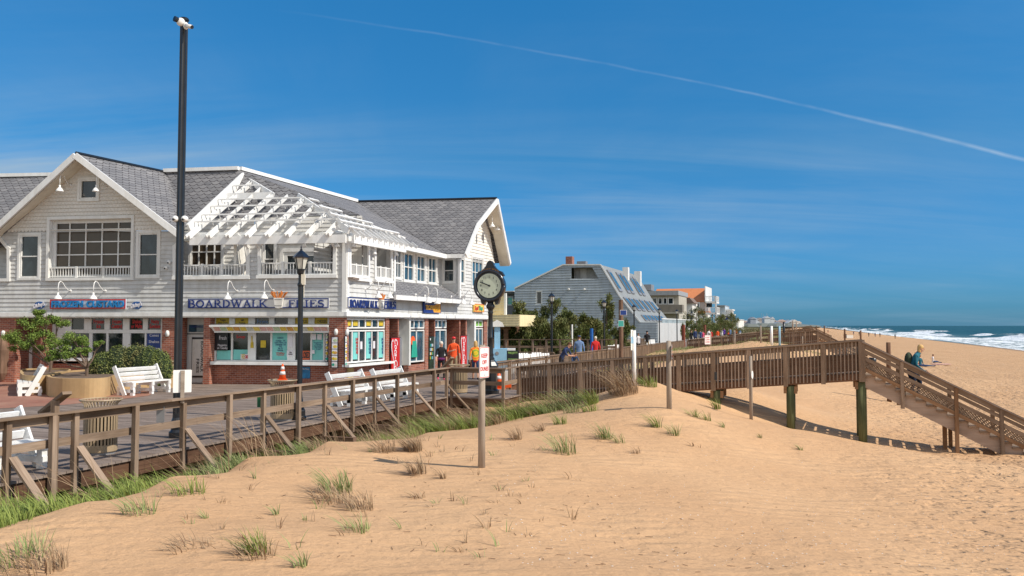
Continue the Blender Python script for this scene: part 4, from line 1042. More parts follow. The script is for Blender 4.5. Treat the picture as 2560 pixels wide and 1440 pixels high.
# ------------------------------------------------------------------ further balustrade along the boardwalk
def balus(name, label, s0, s1, t_, zb=0, h=.95, step=.15, along='s', post=2.4, group=None, mat=None, z1=None, kick=False):
    mat = mat or WD
    A0 = ST(s0, t_, zb) if along == 's' else ST(t_, s0, zb); A1 = ST(s1, t_, zb if z1 is None else z1) if along == 's' else ST(t_, s1, zb if z1 is None else z1)
    r = thing(name, label, 'railing', A0, 0, group); X_ = inv(r); d_ = A1-A0; n = max(1, round(d_.length/post))
    for i in range(n+1):
        P = A0+d_*i/n; m = MB(X_); m.beam(P-V((0,0,.3)), P+V((0,0,h-.02)), .10, .10, tuple(T)); m.build('post', mat, r)
    m = MB(X_); m.beam(A0+V((0,0,h)), A1+V((0,0,h)), .15, .04); m.beam(A0+V((0,0,h-.1)), A1+V((0,0,h-.1)), .04, .12); m.build('top_rail', mat, r)
    m = MB(X_); k = int(d_.length/step)
    m.beam(A0+V((0,0,.1)), A1+V((0,0,.1)), .04, .1)
    for i in range(k): P = A0+d_*(i+.5)/k + T*.03; m.beam(P+V((0,0,.05)), P+V((0,0,h-.06)), .035, .035)
    o = m.build('balusters', mat, r)
    if kick:
        m = MB(X_); m.beam(A0-T*.02+V((0,0,.3)), A1-T*.02+V((0,0,.3)), .03, .5); m.build('sand_board', WP, r)
    return r
balus('balustrade', 'timber balustrade with upright slats where people lean beside the clock platform', 28.6, 79, TF, step=.17)
balus('balustrade', 'far timber balustrade along the boardwalk beyond the second beach walkway', 83.5, 122, TF, step=.25)
balus('balustrade', 'distant timber balustrade along the boardwalk beyond the third walkway', 127, 200, TF, step=.5, post=4)
# inland side fences
balus('balustrade', 'timber balustrade on the inland side below the pines and street lamps', 52, 92, -17.2, step=.22)
balus('balustrade', 'inland balustrade in front of the white garden wall', 96, 150, -17.8, step=.3, post=3)
def ramprail(name, label, P, Q, n=5):
    r = thing(name, label, 'railing', P); X_ = inv(r); d_ = Q-P
    for i in range(n+1):
        A = P+d_*i/n; m = MB(X_); m.beam(A-V((0,0,1.1)), A, .11, .11, tuple(T)); m.build('post', WD, r)
    m = MB(X_); m.beam(P, Q, .16, .05); m.build('top_rail', WD, r)
    m = MB(X_); m.beam(P-V((0,0,.45)), Q-V((0,0,.45)), .05, .13); m.build('middle_rail', WD, r)
ramprail('ramp_railing', 'open timber railing crossing below the pine trees', AT(1232, 849, 52), AT(1540, 849, 50), 9)
balus('balustrade', 'slatted ramp railing beside the black cafe sign', -15.8, -12.6, 41, along='t', zb=0)
# ------------------------------------------------------------------ beach walkways
WBL = wood('bleached_baluster_wood', (.32,.24,.18), (.50,.40,.32), .45)
def walkway(s0, t0, t1, z0, z1, label, steps=17, w=1.15, bs=.105, detail=True, gap=None, tt=0):
    r = thing('beach_walkway', label, 'walkway', ST(s0, t0, z0), 0, 'timber walkways over the dunes'); X_ = inv(r)
    def zd(t): return z0+(z1-z0)*(t-t0)/(t1-t0)
    m = MB(X_); t_ = t0
    while t_ < t1: z_ = zd(t_+.07); m.beam(ST(s0+.05, t_+.07, z_-.02), ST(s0+w-.05, t_+.07, z_-.02), .134, .04); t_ += .142
    m.build('deck', WG, r)
    n = round((t1-t0)/1.13)
    for side, s_ in ((0, s0), (1, s0+w)):
        for i in range(n+1):
            t_ = t0+(t1-t0)*i/n; m = MB(X_); wd_ = .13 if i < n else .18; m.beam(ST(s_-.03+side*.06, t_, zd(t_)-.30), ST(s_-.03+side*.06, t_, zd(t_)+.9), wd_, wd_*.8, tuple(S)); m.build('post', WD, r)
        m = MB(X_); m.beam(ST(s_, t0, z0+.93), ST(s_, t1+.08, zd(t1)+.93), .17, .04); m.build('top_rail', WD, r)
        m = MB(X_); m.beam(ST(s_+.03, t0, z0+.83), ST(s_+.03, t1, z1+.83), .035, .16); m.build('stringer_rail', WD, r)
        m = MB(X_); k = int((t1-t0)/bs)
        for i in range(k):
            t_ = t0+(t1-t0)*(i+.5)/k; z_ = zd(t_); m.beam(ST(s_-.02+side*.04, t_, z_-.22-random.random()*.02), ST(s_-.02+side*.04, t_, z_+.90), .036, .036, tuple(S))
        m.build('balusters', WBL, r)
        m = MB(X_); a = t0
        while a < t1-.01:
            b = min(a+2.44, t1)
            m.beam(ST(s_+.02, a, zd(a)+.27), ST(s_+.02, b-.004, zd(b)+.27), .02, .50); a = b
        m.build('sand_board', WP, r)
        m = MB(X_); m.beam(ST(s_+.025, t0, z0-.16), ST(s_+.025, t1, z1-.16), .05, .22); m.build('joist', WB, r)
    # stairs
    run, rise = .268, .138
    m = MB(X_)
    for k in range(steps):
        t_ = t1+.10+run*k; z_ = z1-rise*(k+1)
        m.beam(ST(s0-.06, t_+.13, z_+.02), ST(s0+w, t_+.13, z_+.02), .28, .05)
    m.build('tread', WD, r)
    te = t1+.1+run*steps; ze = z1-rise*steps
    for s_ in (s0+.02, s0+w-.06):
        m = MB(X_); m.xf = X_
        poly = [(t1-.02, z1-.05), (t1-.02, z1-.42)] + [(te-.12, ze-.42), (te+.1, ze-.2)]
        for k in range(steps-1, -1, -1): poly += [(t1+.1+run*(k+1), z1-rise*(k+1)-.01), (t1+.1+run*k, z1-rise*(k+1)-.01)]
        mm = MB(X_ @ Mst); mm.f = []
        n_ = len(poly); vs = [(a, s_, b) for a, b in poly]+[(a, s_+.05, b) for a, b in poly]
        mm._add(vs, [list(range(n_)), [2*n_-1-q for q in range(n_)]]+[[q, n_+q, n_+(q+1) % n_, (q+1) % n_] for q in range(n_)])
        mm.build('stringer', STRG, r)
    sl = -rise/run
    for side, s_ in ((0, s0-.07), (1, s0+w)):
        off = -.14 if side else 0
        for j, (k, dn) in enumerate(((4.0, .5), (9.2, 1.6), (13.4, .6), (16.8, .8))):
            if k > steps: continue
            t_ = t1+run*k; z_ = z1+sl*(t_-t1); m = MB(X_)
            ty = z_-dn if (dn < 1 or side) else -1.7
            m.beam(ST(s_, t_, ty), ST(s_, t_, z_+.86), .10, .10, tuple(S)); m.build('post', WO if (j == 1 and not side) else (WD if not side else WO), r)
        def rail(nm, dz, hh, mat=WD, wd=.045, so=0):
            m = MB(X_); m.beam(ST(s_+so, t1, z1+dz), ST(s_+so, te+.1, z1+sl*(te+.1-t1)+dz), wd, hh); m.build(nm, mat, r)
        rail('top_rail', .90, .045, WG, .16); rail('stringer_rail', .81, .15, WD, .04); rail('middle_rail', .64, .10)
        rail('lower_rail', .43, .11); rail('lower_rail', .11, .10, WO)
        if detail:
            m = MB(X_); Lh = .30; a = t1
            zl = lambda t: z1+sl*(t-t1)
            while a < te:
                for sg in (1, -1):
                    b0 = a; b1 = a+.24*1.0
                    if sg > 0: m.beam(ST(s_+.005, b0, zl(b0)+.12), ST(s_+.005, b1, zl(b1)+.42), .005, .026)
                    else: m.beam(ST(s_+.012, b0+.26, zl(b0+.26)+.12), ST(s_+.012, b0-.10, zl(b0-.10)+.42), .005, .026)
                a += .105
            m.build('lattice', WD, r)
    return r
STRG = wood('stair_stringer_wood', (.42,.31,.24), (.52,.41,.33), .1)
BS = 26.6
tR = (lambda r: (lambda D: D*(r*T.x+T.y))(BS/(r*S.x+S.y)))((2152-1280)/F)
w1_ = walkway(BS, -9.4, tR, .02, .98, 'nearest timber beach walkway on green piles with a long lattice sided stair to the sand')
X_ = inv(w1_)
for px_, d_ in ((1790, .3), (1973, .3), (2151, .3)):
    r_x = (px_-1280)/F; D = (BS+.1)/(r_x*S.x+S.y); t_ = D*(r_x*T.x+T.y)
    for s_ in (BS+.1, BS+1.05):
        P = ST(s_, t_); z_ = .02+.96*(t_+9.4)/(tR+9.4)
        m = MB(X_); m.tube([V((P.x, P.y, gz(P.x, P.y)-.4)), V((P.x, P.y, z_-.3))], .125, 12); p_ = m.build('pile', WGR, w1_, True)
        m = MB(X_); m.beam(ST(s_-.03, t_-.2, z_-.42), ST(s_-.03, t_+.2, z_-.42), .06, .22); m.build('pile_bracket', WO, p_)
m = MB(X_); r_x = (2350-1280)/F; D = (BS+.9)/(r_x*S.x+S.y); t_ = D*(r_x*T.x+T.y); m.beam(ST(BS+.55, t_, -1.6), ST(BS+.55, t_, -.15), .11, .11, tuple(S)); m.build('stair_post', WO, w1_)
w2_ = walkway(81.5, TF, .6, .02, .95, 'second timber beach walkway crossing the dunes beyond the sand mound', 15, 1.5, .16, False)
w3_ = walkway(125, TF, .2, .02, .95, 'third timber beach walkway far along the boardwalk', 15, 1.6, .3, False)
w4_ = walkway(190, TF, .0, .05, 1.4, 'farthest timber beach walkway near the hazy town', 15, 1.8, .5, False)
# ------------------------------------------------------------------ dune posts and signs
def postpx(px_, ytop, ybase, D, rad, label, mat=None, name='dune_post', group='marker posts on the dunes'):
    B = AT(px_, ybase, D); Tp = AT(px_, ytop, D); Tp.x = B.x
    o = MB(Matrix.Translation(-V((B.x, B.y, 0)))); g = gz(B.x, B.y)
    o.tube([V((B.x, B.y, g-.3)), V((B.x, B.y, B.z+(Tp.z-B.z)*.5)), V((B.x+.004, B.y, Tp.z))], [rad*1.05, rad, rad*.93], 12)
    r = thing(name, label, 'post', (B.x, B.y, 0), 0, group); o.build('pole', mat or POLEW, r, True)
    return r, B, Tp
r, B, Tp = postpx(1204, 862, 1166, 14.5, .062, 'round wooden post standing in the foreground sand in front of the clock')
# sign on it
ang = radians(60); sg = thing('warning_sign', 'white dune warning sign with red border and red letters on the nearest round post', 'sign', AT(1211, 906, 14.38), ang)
Ms = Matrix()
m = MB(); W2, H2 = .16, .27
def rrect(w, h, r, n=4):
    P = []
    for cx, cz, a0 in ((w-r, h-r, 0), (-w+r, h-r, 90), (-w+r, -h+r, 180), (w-r, -h+r, 270)):
        for k in range(n+1): a = radians(a0+90*k/n); P.append((cx+r*cos(a), cz+r*sin(a)))
    return P
m.prism(rrect(W2, H2, .03), 0, .004); m.build('plate', WHITE2, sg)
def rim(w, h, r, t, y): 
    m = MB(); A = rrect(w, h, r); B_ = rrect(w-t, h-t, r*.7); n = len(A)
    for i in range(n): j = (i+1) % n; m.face([(A[i][0], y, A[i][1]), (A[j][0], y, A[j][1]), (B_[j][0], y, B_[j][1]), (B_[i][0], y, B_[i][1])][::-1])
    return m
rim(W2-.008, H2-.008, .026, .010, -.002).build('border', RED, sg)
for z_, t_ in ((.115, 'KEEP'), (.0, 'OFF'), (-.115, 'DUNES')):
    text_obj(t_, .10, .002, RED, sg, Matrix.Translation((0, -.003, z_)), bold=.002, width={'KEEP': .2, 'OFF': .15, 'DUNES': .25}[t_])
for z_ in (.22, -.22): m = MB(); m.tube([(0, -.006, z_), (0, .01, z_)], .008, 6); m.build('bolt', GREYM, sg)
postpx(1673, 852, 1026, 20.5, .062, 'round wooden post with a thin edge-on sign between the grass tufts and the walkway')
def edge_sign(px_, y0, y1, D, w, label, col=None, ang=78):
    A = AT(px_, (y0+y1)/2, D); h = (y1-y0)*D/F; s = thing('warning_sign', label, 'sign', A, radians(ang), 'signs seen nearly edge-on on dune posts')
    m = MB(); m.prism(rrect(w/2, h/2, .02), 0, .005); m.build('plate', WHITE2, s); 
    for z_ in (.22, 0, -.22): text_obj({.22: 'KEEP', 0: 'OFF', -.22: 'DUNES'}[z_], h*.2, .002, RED, s, Matrix.Translation((0, -.002, z_*h*1.1)), bold=.003, width=w*.7)
    rim(w/2-.01, h/2-.01, .02, .012, -.001).build('border', RED, s)
edge_sign(1680, 862, 900, 20.4, .3, 'edge-on white sign with red letters on the tall post before the walkway')
r, B, Tp = postpx(1878, 890, 1046, 22.5, .045, 'thin wooden post leaning by the middle of the walkway with a small white disc')
s = thing('round_sign', 'small white oval sign on the thin post before the walkway', 'sign', AT(1881, 937, 22.4), radians(60)); m = MB(); m.tube([(0, 0, 0), (0, .006, 0)], .11, 16); m.build('plate', WHITE2, s)
r, B, Tp = postpx(1586, 826, 965, 24.3, .055, 'square white and pale blue post in the grass before the walkway', WHITE2)
s = thing('beach_sign', 'narrow pale edge-on sign with a blue stripe on the square white post', 'sign', AT(1580, 850, 24.2), radians(72)); m = MB(); m.prism(rrect(.16, .3, .02), 0, .01); m.build('plate', SIDW, s); m = MB(); m.prism(rrect(.14, .10, .02), -.004, 0); m.build('stripe', SKYB, s)
for i, (px_, yt, yb, D, rad, lb) in enumerate(((1775, 833, 872, 62, .11, 'stout post with a red lettered sign left of the far dune'), (1836, 826, 868, 60, .08, 'pale post standing at the left foot of the far sand mound'), (1902, 814, 861, 60, .06, 'thin pale post on the right of the far sand mound'), (1929, 815, 857, 62, .10, 'blue white post on the far dune grass'),
    (1949, 815, 850, 66, .08, 'second blue white post on the far dune grass'), (1960, 805, 848, 90, .12, 'dark bird shaped post before the third walkway'), (1982, 801, 823, 150, .14, 'far thin post near the distant town'), (1991, 803, 820, 170, .14, 'farthest dark post near the distant town'), (2006, 841, 858, 60, .05, 'short bent post on the second walkway side'),
    (2222, 856, 930, 34, .09, 'brown stake on the beach behind the stairs'), (2152, 826, 852, 45, .05, 'thin brown pole behind the walkway corner'), (2112, 822, 845, 70, .07, 'thin brown pole on the beach beside the bin'), (2061, 814, 834, 120, .09, 'thin pole on the beach near the far walkway stair'), (2041, 815, 827, 150, .1, 'farthest thin pole on the beach'))):
    mt = {3: WHITE2, 4: SKYB, 5: BLACK}.get(i, POLEW if i < 9 else WB)
    postpx(px_, yt, yb, D, rad, lb, mt)
edge_sign(1769, 838, 861, 61.8, .5, 'faded sign with red letters on the stout far post', ang=20); edge_sign(1837, 828, 846, 59.8, .4, 'edge-on red and white sign on the pale post by the far mound')
for px_, yt, yb, D, mt, rad, lb in ((1553, 750, 880, 48, WP, .13, 'tall timber utility post with two coloured signs'), (1709, 812, 862, 92, plain('rust_post', (.22,.05,.025), .8), .2, 'rust brown timber post on the boardwalk edge'), (1762, 812, 836, 125, plain('rust_post_far', (.20,.06,.035), .8), .22, 'far rust brown post among the walkers'), (1479, 821, 860, 50, plain('blue_pipe', (.01,.12,.45), .4), .10, 'bright blue upright pipe by the pine trees'), (1430, 811, 845, 60, WHITE, .07, 'thin white marker stake among the pines')):
    B = AT(px_, yb, D); Tp = AT(px_, yt, D); m = MB(Matrix.Translation(-V((B.x, B.y, 0)))); m.tube([V((B.x, B.y, min(0, B.z))), V((B.x, B.y, Tp.z))], rad, 8)
    r = thing('post', lb, 'post', (B.x, B.y, 0)); m.build('pole', mt, r)
for x0, y0, x1, y1, mt, lb, tx in ((1550, 775, 1567, 788, BLUEP, 'small blue notice sign high on the tall utility post', 'NO PARKING'), (1545, 801, 1560, 817, GLT, 'small teal picture sign on the tall utility post', 'BEACH')):
    A = AT((x0+x1)/2, (y0+y1)/2, 47.6); k = 47.6/F; m = MB(Matrix()); m.box(-(x1-x0)*k/2, (x1-x0)*k/2, -.01, .01, -(y1-y0)*k/2, (y1-y0)*k/2); s = thing('notice_sign', lb, 'sign', A); m.build('plate', WHITE2, s)
    m = MB(); m.box(-(x1-x0)*k*.44, (x1-x0)*k*.44, -.018, -.01, -(y1-y0)*k*.44, (y1-y0)*k*.44); m.build('face', mt, s)
# signs fixed to the near railing
def plate(px0, py0, px1, py1, D, mat, name, label, ang=0, post=None):
    A = AT((px0+px1)/2, (py0+py1)/2, D); k = D/F; w, h = (px1-px0)*k/2/max(.3, cos(ang)), (py1-py0)*k/2
    s = thing(name, label, 'sign', A, ang); m = MB(); m.prism(rrect(w, h, .015), 0, .006); m.build('plate', mat, s)
    if post: m = MB(); m.box(-.035, .035, -.045, -.001, -h-post, h-.01); m.build('post', POLEW, s)
    return s
plate(437, 925, 475, 981, 15.8, WHITE2, 'sign_back', 'blank white back of a sign on the railing in front of the tall black pole', .5, .2)
plate(391, 1015, 411, 1056, 15.4, GREYM, 'sign_back', 'small grey metal plate hanging from the railing left of the white sign')
plate(643, 983, 657, 1018, 18.6, plain('dark_green_plate', (.01,.12,.05), .5), 'sign_back', 'small dark green plate on the railing left of the bin with the cone')
plate(1786+0, 930, 1793, 950, 24.4, BLACK, 'meter_box', 'small dark metal box on the walkway side', 0)

# ------------------------------------------------------------------ street lamps
def lamp(X, Y, h, label, z=0, parts=True):
    r = thing('street_lamp', label, 'street lamp', (X, Y, z), 0, 'black lantern street lamps')
    k = h/4.32
    m = MB(); m.lathe((0,0,0), [(.17,0),(.18,.06),(.15,.10),(.15,.22),(.11,.30),(.10,.42),(.085,.5),(.075,.56),(.068,.62),(.064,2.9),(.07,3.30),(.085,3.33),(.085,3.37),(.062,3.40),(.06,3.58),(.09,3.64),(.10,3.70),(.075,3.73)], 14)
    for i in range(len(m.v)): m.v[i] = V((m.v[i].x, m.v[i].y, m.v[i].z*k))
    m.build('column', BLACK, r, False)
    m = MB(); m.lathe((0,0,0), [(.10,3.72*k),(.175,4.02*k)], 6); m.build('glass', LAMPG, r)
    m = MB()
    for i in range(6): a = pi/3*i; m.beam((.105*cos(a), .105*sin(a), 3.72*k), (.18*cos(a), .18*sin(a), 4.03*k), .018, .018)
    m.lathe((0,0,0), [(.10,3.70*k),(.115,3.72*k),(.115,3.74*k),(.09,3.75*k)], 6); m.build('lantern_frame', BLACK, r)
    m = MB(); m.lathe((0,0,0), [(.0,4.02*k),(.21,4.01*k),(.215,4.04*k),(.15,4.11*k),(.07,4.18*k),(.03,4.21*k),(.035,4.235*k),(.012,4.26*k),(.02,4.28*k),(0,4.34*k)], 6); m.build('lantern_roof', DKBLUE, r)
    return r
A = ONZ(748, 1049, 0); lamp(A.x, A.y, 4.36, 'nearest black lantern street lamp beside the bin with the traffic cone')
m = MB(); Q = AT(757, 700, A.y-.02); m.box(Q.x-.03, Q.x+.06, Q.y-.05, Q.y+.05, Q.z-.12, Q.z+.14); m.tube([Q+V((.03,0,-.42)), Q+V((.03,0,.3))], .012, 6)
r = thing('junction_box', 'small cream junction box strapped under the nearest lantern', 'box', Q); m.xf = None; m.v = [v_-Q for v_ in m.v]; m.build('box', CREAM, r)
names = ['first', 'second', 'third', 'fourth', 'fifth', 'sixth', 'seventh', 'eighth', 'ninth', 'tenth', 'eleventh', 'twelfth']
for i, (px_, py_) in enumerate(((1379,729),(1510,747),(1585,759),(1648,768),(1692,772),(1729,778),(1758,782),(1781,784),(1800,787.5),(1814,789),(1826,791),(1845,793))):
    D = (4.42-H)*F/(814-py_); A = AT(px_, py_, D); lamp(A.x, A.y, 4.42, 'black lantern street lamp, %s in the receding row beyond the clock' % names[i])
# ------------------------------------------------------------------ tall camera pole
A = ONZ(441, 1094, 0); r = thing('camera_pole', 'very tall black fluted pole with white security cameras', 'pole', A); hp = AT(441, 52, A.y).z
m = MB(); m.lathe((0,0,0), [(.15,0),(.155,.12),(.11,.17),(.12,.28),(.105,.36),(.085,.42),(.082,.5)], 14)
n = 8; prof = []
vs = []
for z_ in (.5, hp):
    for k in range(16): a = 2*pi*k/16; q = .086 if k % 2 == 0 else .070; vs.append((q*cos(a), q*sin(a), z_))
m._add(vs, [[k, (k+1) % 16, 16+(k+1) % 16, 16+k] for k in range(16)] + [[16+k for k in range(16)]]); m.build('shaft', BLACK, r)
m = MB(); m.lathe((0,0,hp), [(.10,0),(.105,.03),(.08,.06),(0,.07)], 12); m.build('cap', BLACK, r)
def cam_part(name, fn, mat): mm = MB(); fn(mm); return mm.build(name, mat, r, True)
zc_ = AT(441, 62, A.y).z
c1 = cam_part('security_camera', lambda q: q.ell((-.03, -.11, zc_+.02), (.09, .07, .09), 14, 9), WHITE2)
mm = MB(); mm.tube([(-.08, -.14, zc_+.05), (-.13, -.20, zc_+.06)], [.055, .06], 12); mm.build('lens', BLACK, c1)
c2 = cam_part('security_camera', lambda q: (q.ell((.08, -.10, zc_-.06), (.055, .07, .08), 12, 8), q.tube([(.10, -.14, zc_-.07), (.26, -.22, zc_-.13)], [.045, .042], 12)), WHITE2)
mm = MB(); mm.tube([(.25, -.215, zc_-.127), (.265, -.222, zc_-.132)], [.043, .04], 12); mm.build('lens', BLACK, c2)
zc_ = AT(441, 548, A.y).z
for sx_ in (-.085, .11):
    c1 = cam_part('security_camera', lambda q: q.ell((sx_, -.05, zc_), (.075, .075, .07), 14, 9), WHITE2); mm = MB(); mm.ell((sx_-.01, -.09, zc_-.015), (.045, .045, .03), 10, 6); mm.build('lens', BLACK, c1)
# ------------------------------------------------------------------ wall lamps on the shop
def goose(fr, px_, py_, label, out=.62, side=-.5, sc_=1, y=0., h=.40):   # foot on the wall at px,py
    u, z = fr.uz(px_, py_, y); P = fr.loc(u, y, z)
    r = thing('wall_lamp', label, 'wall lamp', P, fr.ang, 'white gooseneck wall lamps on the shop')
    m = MB(); m.tube([(0, 0, 0), (0, -.04, 0)], [.07, .05], 10)
    pts = [(0, -.04, 0), (.0, -.15, .03), (0, -.30, .16), (0, -.42, .32), (0, -.52, .37), (0, -.60, .30), (0, -.63, .14), (0, -.63, -.08)]
    m.tube([V((p[0]+side*.30*sc_*abs(p[1]), p[1], p[2]*h/.40)) for p in pts], .018, 8); m.build('arm', WHITE2, r, True)
    m = MB(); m.lathe((side*.63*.30*sc_, -.63, -.37), [(.155, 0), (.15, .03), (.10, .12), (.05, .17), (.035, .20), (.04, .27), (0, .28)], 16); m.build('shade', WHITE2, r, True)
goose(L, 177, 727, 'left gooseneck lamp above the blue and red custard sign'); goose(L, 264, 727, 'right gooseneck lamp above the blue and red custard sign')
goose(L, 594, 727, 'gooseneck lamp above the middle of the long navy lettered sign'); goose(L, 684, 725, 'gooseneck lamp beside the paper cone of fries on the long sign')
goose(L, 176, 463, 'left gooseneck lamp high in the left gable', side=.0, y=-.05); goose(L, 266, 463, 'right gooseneck lamp high in the left gable overlapping the attic window', side=.0, y=-.05)
for px_, py_, lb in ((912, 723, 'left gooseneck lamp over the short navy sign round the corner'), (941, 724, 'right gooseneck lamp over the short navy sign round the corner')): goose(R, px_, py_, lb, side=.1)
for px_, py_, lb in ((1039, 737, 'left gooseneck lamp over the blue and yellow sign'), (1062, 740, 'right gooseneck lamp over the blue and yellow sign'), (1128, 742, 'left gooseneck lamp over the small orange sign'), (1150, 744, 'right gooseneck lamp over the small orange sign')): goose(R, px_, py_, lb, side=.1, y=-.42)
for px_, py_, lb in ((1204, 552, 'left gooseneck lamp under the right gable peak'), (1218, 560, 'right gooseneck lamp under the right gable peak')): goose(R, px_, py_, lb, side=.1)
def bulk(fr, px_, py_, label, y=0.02):
    u, z = fr.uz(px_, py_, y); r = thing('bulkhead_light', label, 'wall light', fr.loc(u, y, z), fr.ang, 'white oval bulkhead lights on the brick pillars'); m = MB(); m.prism([(.07*cos(a)*1.0, .13*sin(a)) for a in [2*pi*k/16 for k in range(16)]], -.09, 0); m.build('cover', WHITE2, r, True)
bulk(L, 420, 834, 'white oval bulkhead light on the brick pillar left of the tall black pole'); bulk(L, 841, 830, 'white oval bulkhead light on the front of the corner brick pillar'); bulk(L, 10, 834, 'white oval bulkhead light on the far left brick wall'); bulk(R, 865.5, 831, 'white oval bulkhead light on the side of the corner brick pillar', .0)
for fr, px_, py_, lb in ((L, 424, 656, 'round white camera on the wall left of the balcony'), (L, 416, 670, 'white dome camera with dark lens left of the balcony'), (L, 764, 612, 'white bell lamp on the wall between the two balconies'), (L, 846, 612, 'white bell lamp at the end of the front balcony'), (R, 877, 612, 'white bell lamp at the corner end of the side balcony'), (R, 929, 630, 'white bell lamp between the side balconies'), (R, 984, 633, 'white bell lamp beside the first narrow window')):
    u, z = fr.uz(px_, py_, -.05); r = thing('wall_fitting', lb, 'wall light', fr.loc(u, -.03, z), fr.ang, 'small white wall fittings on the upper storey')
    if 'camera' in lb: m = MB(); m.ell((0, -.08, 0), (.08, .08, .08), 12, 8); m.build('body', WHITE2, r, True); m = MB(); m.ell((0, -.12, -.02), (.045, .05, .045), 10, 6); m.build('lens', BLACK, r, True)
    else: m = MB(); m.tube([(0, 0, .05), (0, -.14, .12), (0, -.16, .06)], .015, 6); m.lathe((0, -.16, -.10), [(.10, 0), (.09, .04), (.05, .11), (.02, .15), (0, .17)], 12); m.build('bell', WHITE2, r, True)
# ------------------------------------------------------------------ signs on the shop; serif capitals drawn from strokes
def arc(cx, cz, rx, rz, a0, a1, n=8): return [(cx+rx*cos(radians(a0+(a1-a0)*k/n)), cz+rz*sin(radians(a0+(a1-a0)*k/n))) for k in range(n+1)]
# (width, thick strokes, thin strokes, serifs(x centre, z, half width))
GLY = {'B': (.72, [[(.16,0),(.16,1)], arc(.34,.74,.22,.24,80,-80), arc(.36,.25,.27,.25,80,-80)], [[(.1,.98),(.38,.98)],[(.1,.51),(.38,.51)],[(.1,.02),(.38,.02)]], []),
 'O': (.9, [arc(.45,.5,.34,.46,0,360,20)], [], []), 'A': (.86, [[(.42,1),(.72,0)]], [[(.42,1),(.15,0)],[(.25,.33),(.6,.33)]], [(.15,.02,.14),(.72,.02,.17)]),
 'R': (.82, [[(.17,0),(.17,1)], arc(.36,.75,.22,.24,80,-80), [(.36,.5),(.70,0)]], [[(.1,.98),(.38,.98)],[(.1,.51),(.4,.51)]], [(.17,.02,.16),(.70,.02,.13)]),
 'D': (.82, [[(.17,0),(.17,1)], arc(.34,.5,.36,.47,85,-85)], [[(.1,.98),(.38,.98)],[(.1,.02),(.38,.02)]], []),
 'W': (1.15, [[(.12,1),(.36,0)], [(.58,1),(.80,0)]], [[(.36,0),(.58,.95)],[(.80,0),(1.02,1)]], [(.12,.98,.14),(.58,.98,.12),(1.02,.98,.12)]),
 'L': (.68, [[(.17,0),(.17,1)]], [[(.1,.03),(.6,.03)],[(.6,.03),(.62,.25)]], [(.17,.98,.16)]),
 'K': (.82, [[(.17,0),(.17,1)], [(.34,.55),(.70,0)]], [[(.2,.38),(.66,1)]], [(.17,.98,.16),(.17,.02,.16),(.66,.98,.12),(.72,.02,.13)]),
 'F': (.66, [[(.17,0),(.17,1)]], [[(.1,.97),(.6,.97)],[(.6,.97),(.6,.78)],[(.2,.52),(.45,.52)],[(.45,.62),(.45,.42)]], [(.17,.02,.16)]),
 'I': (.42, [[(.2,0),(.2,1)]], [], [(.2,.98,.16),(.2,.02,.16)]),
 'E': (.72, [[(.17,0),(.17,1)]], [[(.1,.97),(.62,.97)],[(.62,.97),(.62,.78)],[(.2,.52),(.45,.52)],[(.45,.62),(.45,.42)],[(.1,.03),(.64,.03)],[(.64,.03),(.66,.25)]], []),
 'S': (.66, [arc(.34,.74,.22,.23,50,270,10)+arc(.34,.26,.23,.25,90,-140,10)], [[(.55,.98),(.53,.75)],[(.12,.02),(.13,.26)]], [])}
def serif(fr, word, x0, y0, x1, y1, y, mat, par, dep=.03):
    u0, u1, z0, z1 = fr.rect(x0, y0, x1, y1, y); H_ = z1-z0; W_ = sum(GLY[c][0] for c in word); kx = (u1-u0)/W_
    X_ = inv(par) @ fr.W; u = u0; m = MB(X_)
    def stroke(P, w):
        for i in range(len(P)-1):
            a, b = P[i], P[i+1]; A = V((u+a[0]*kx, y, z0+a[1]*H_)); B = V((u+b[0]*kx, y, z0+b[1]*H_)); d_ = (B-A).normalized()*w*.3*0
            m.beam(A-d_, B+d_, w, dep+.0004*i, (0, 1, 0))
    for c in word:
        g = GLY[c]; tk = H_*.19; tn = H_*.09
        for P in g[1]: stroke(P, tk)
        for P in g[2]: stroke(P, tn)
        for x_, z_, hw in g[3]: stroke([(x_-hw, z_), (x_+hw, z_)], tn)
        u += g[0]*kx
    m.build('lettering', mat, par)
def board(fr, px, label, mat, edge, y=-.12, th=.07, name='shop_sign', bw_=.035):
    u0, u1, z0, z1 = fr.rect(*px, y); r = thing(name, label, 'sign', fr.loc((u0+u1)/2, y, (z0+z1)/2), fr.ang); X_ = inv(r) @ fr.W
    m = MB(X_); m.box(u0, u1, y, y+th, z0, z1); m.build('board', mat, r)
    m = MB(X_); frame_rect(m, u0, u1, z0, z1, bw_, y-.012, y+.001); m.build('border', edge, r); return r
def fries(fr, px_, par, y=-.2):
    u0, u1, z0, z1 = fr.rect(*px_, y); X_ = inv(par) @ fr.W; w = u1-u0; h = z1-z0
    m = MB(X_); m.prism([(u0+w*.27, z0+h*.05), (u0+w*.5, z0), (u0+w*.73, z0+h*.05), (u0+w*.84, z0+h*.60), (u0+w*.16, z0+h*.60)], y-.04, y+.06); m.build('paper_cone', SIDW, par)
    for q in (.15, .5): m = MB(X_); m.box(u0+w*.24, u0+w*.76, y-.045, y-.041, z0+h*q-.008, z0+h*q+.008); m.build('cone_stripe', BLACK, par)
    m = MB(X_); rr = random.Random(3)
    for k in range(26):
        x_ = u0+w*(.2+.6*rr.random()); dx = (x_-(u0+w*.5))*.9
        m.beam((x_, y-.02+.06*rr.random(), z0+h*.58), (x_+dx+(rr.random()-.5)*.1, y-.02+.06*rr.random(), z0+h*(.80+.2*rr.random())), .03, .03)
    m.build('fries', plain('fried_orange', (.62,.20,.035), .7, .3, 20), par)
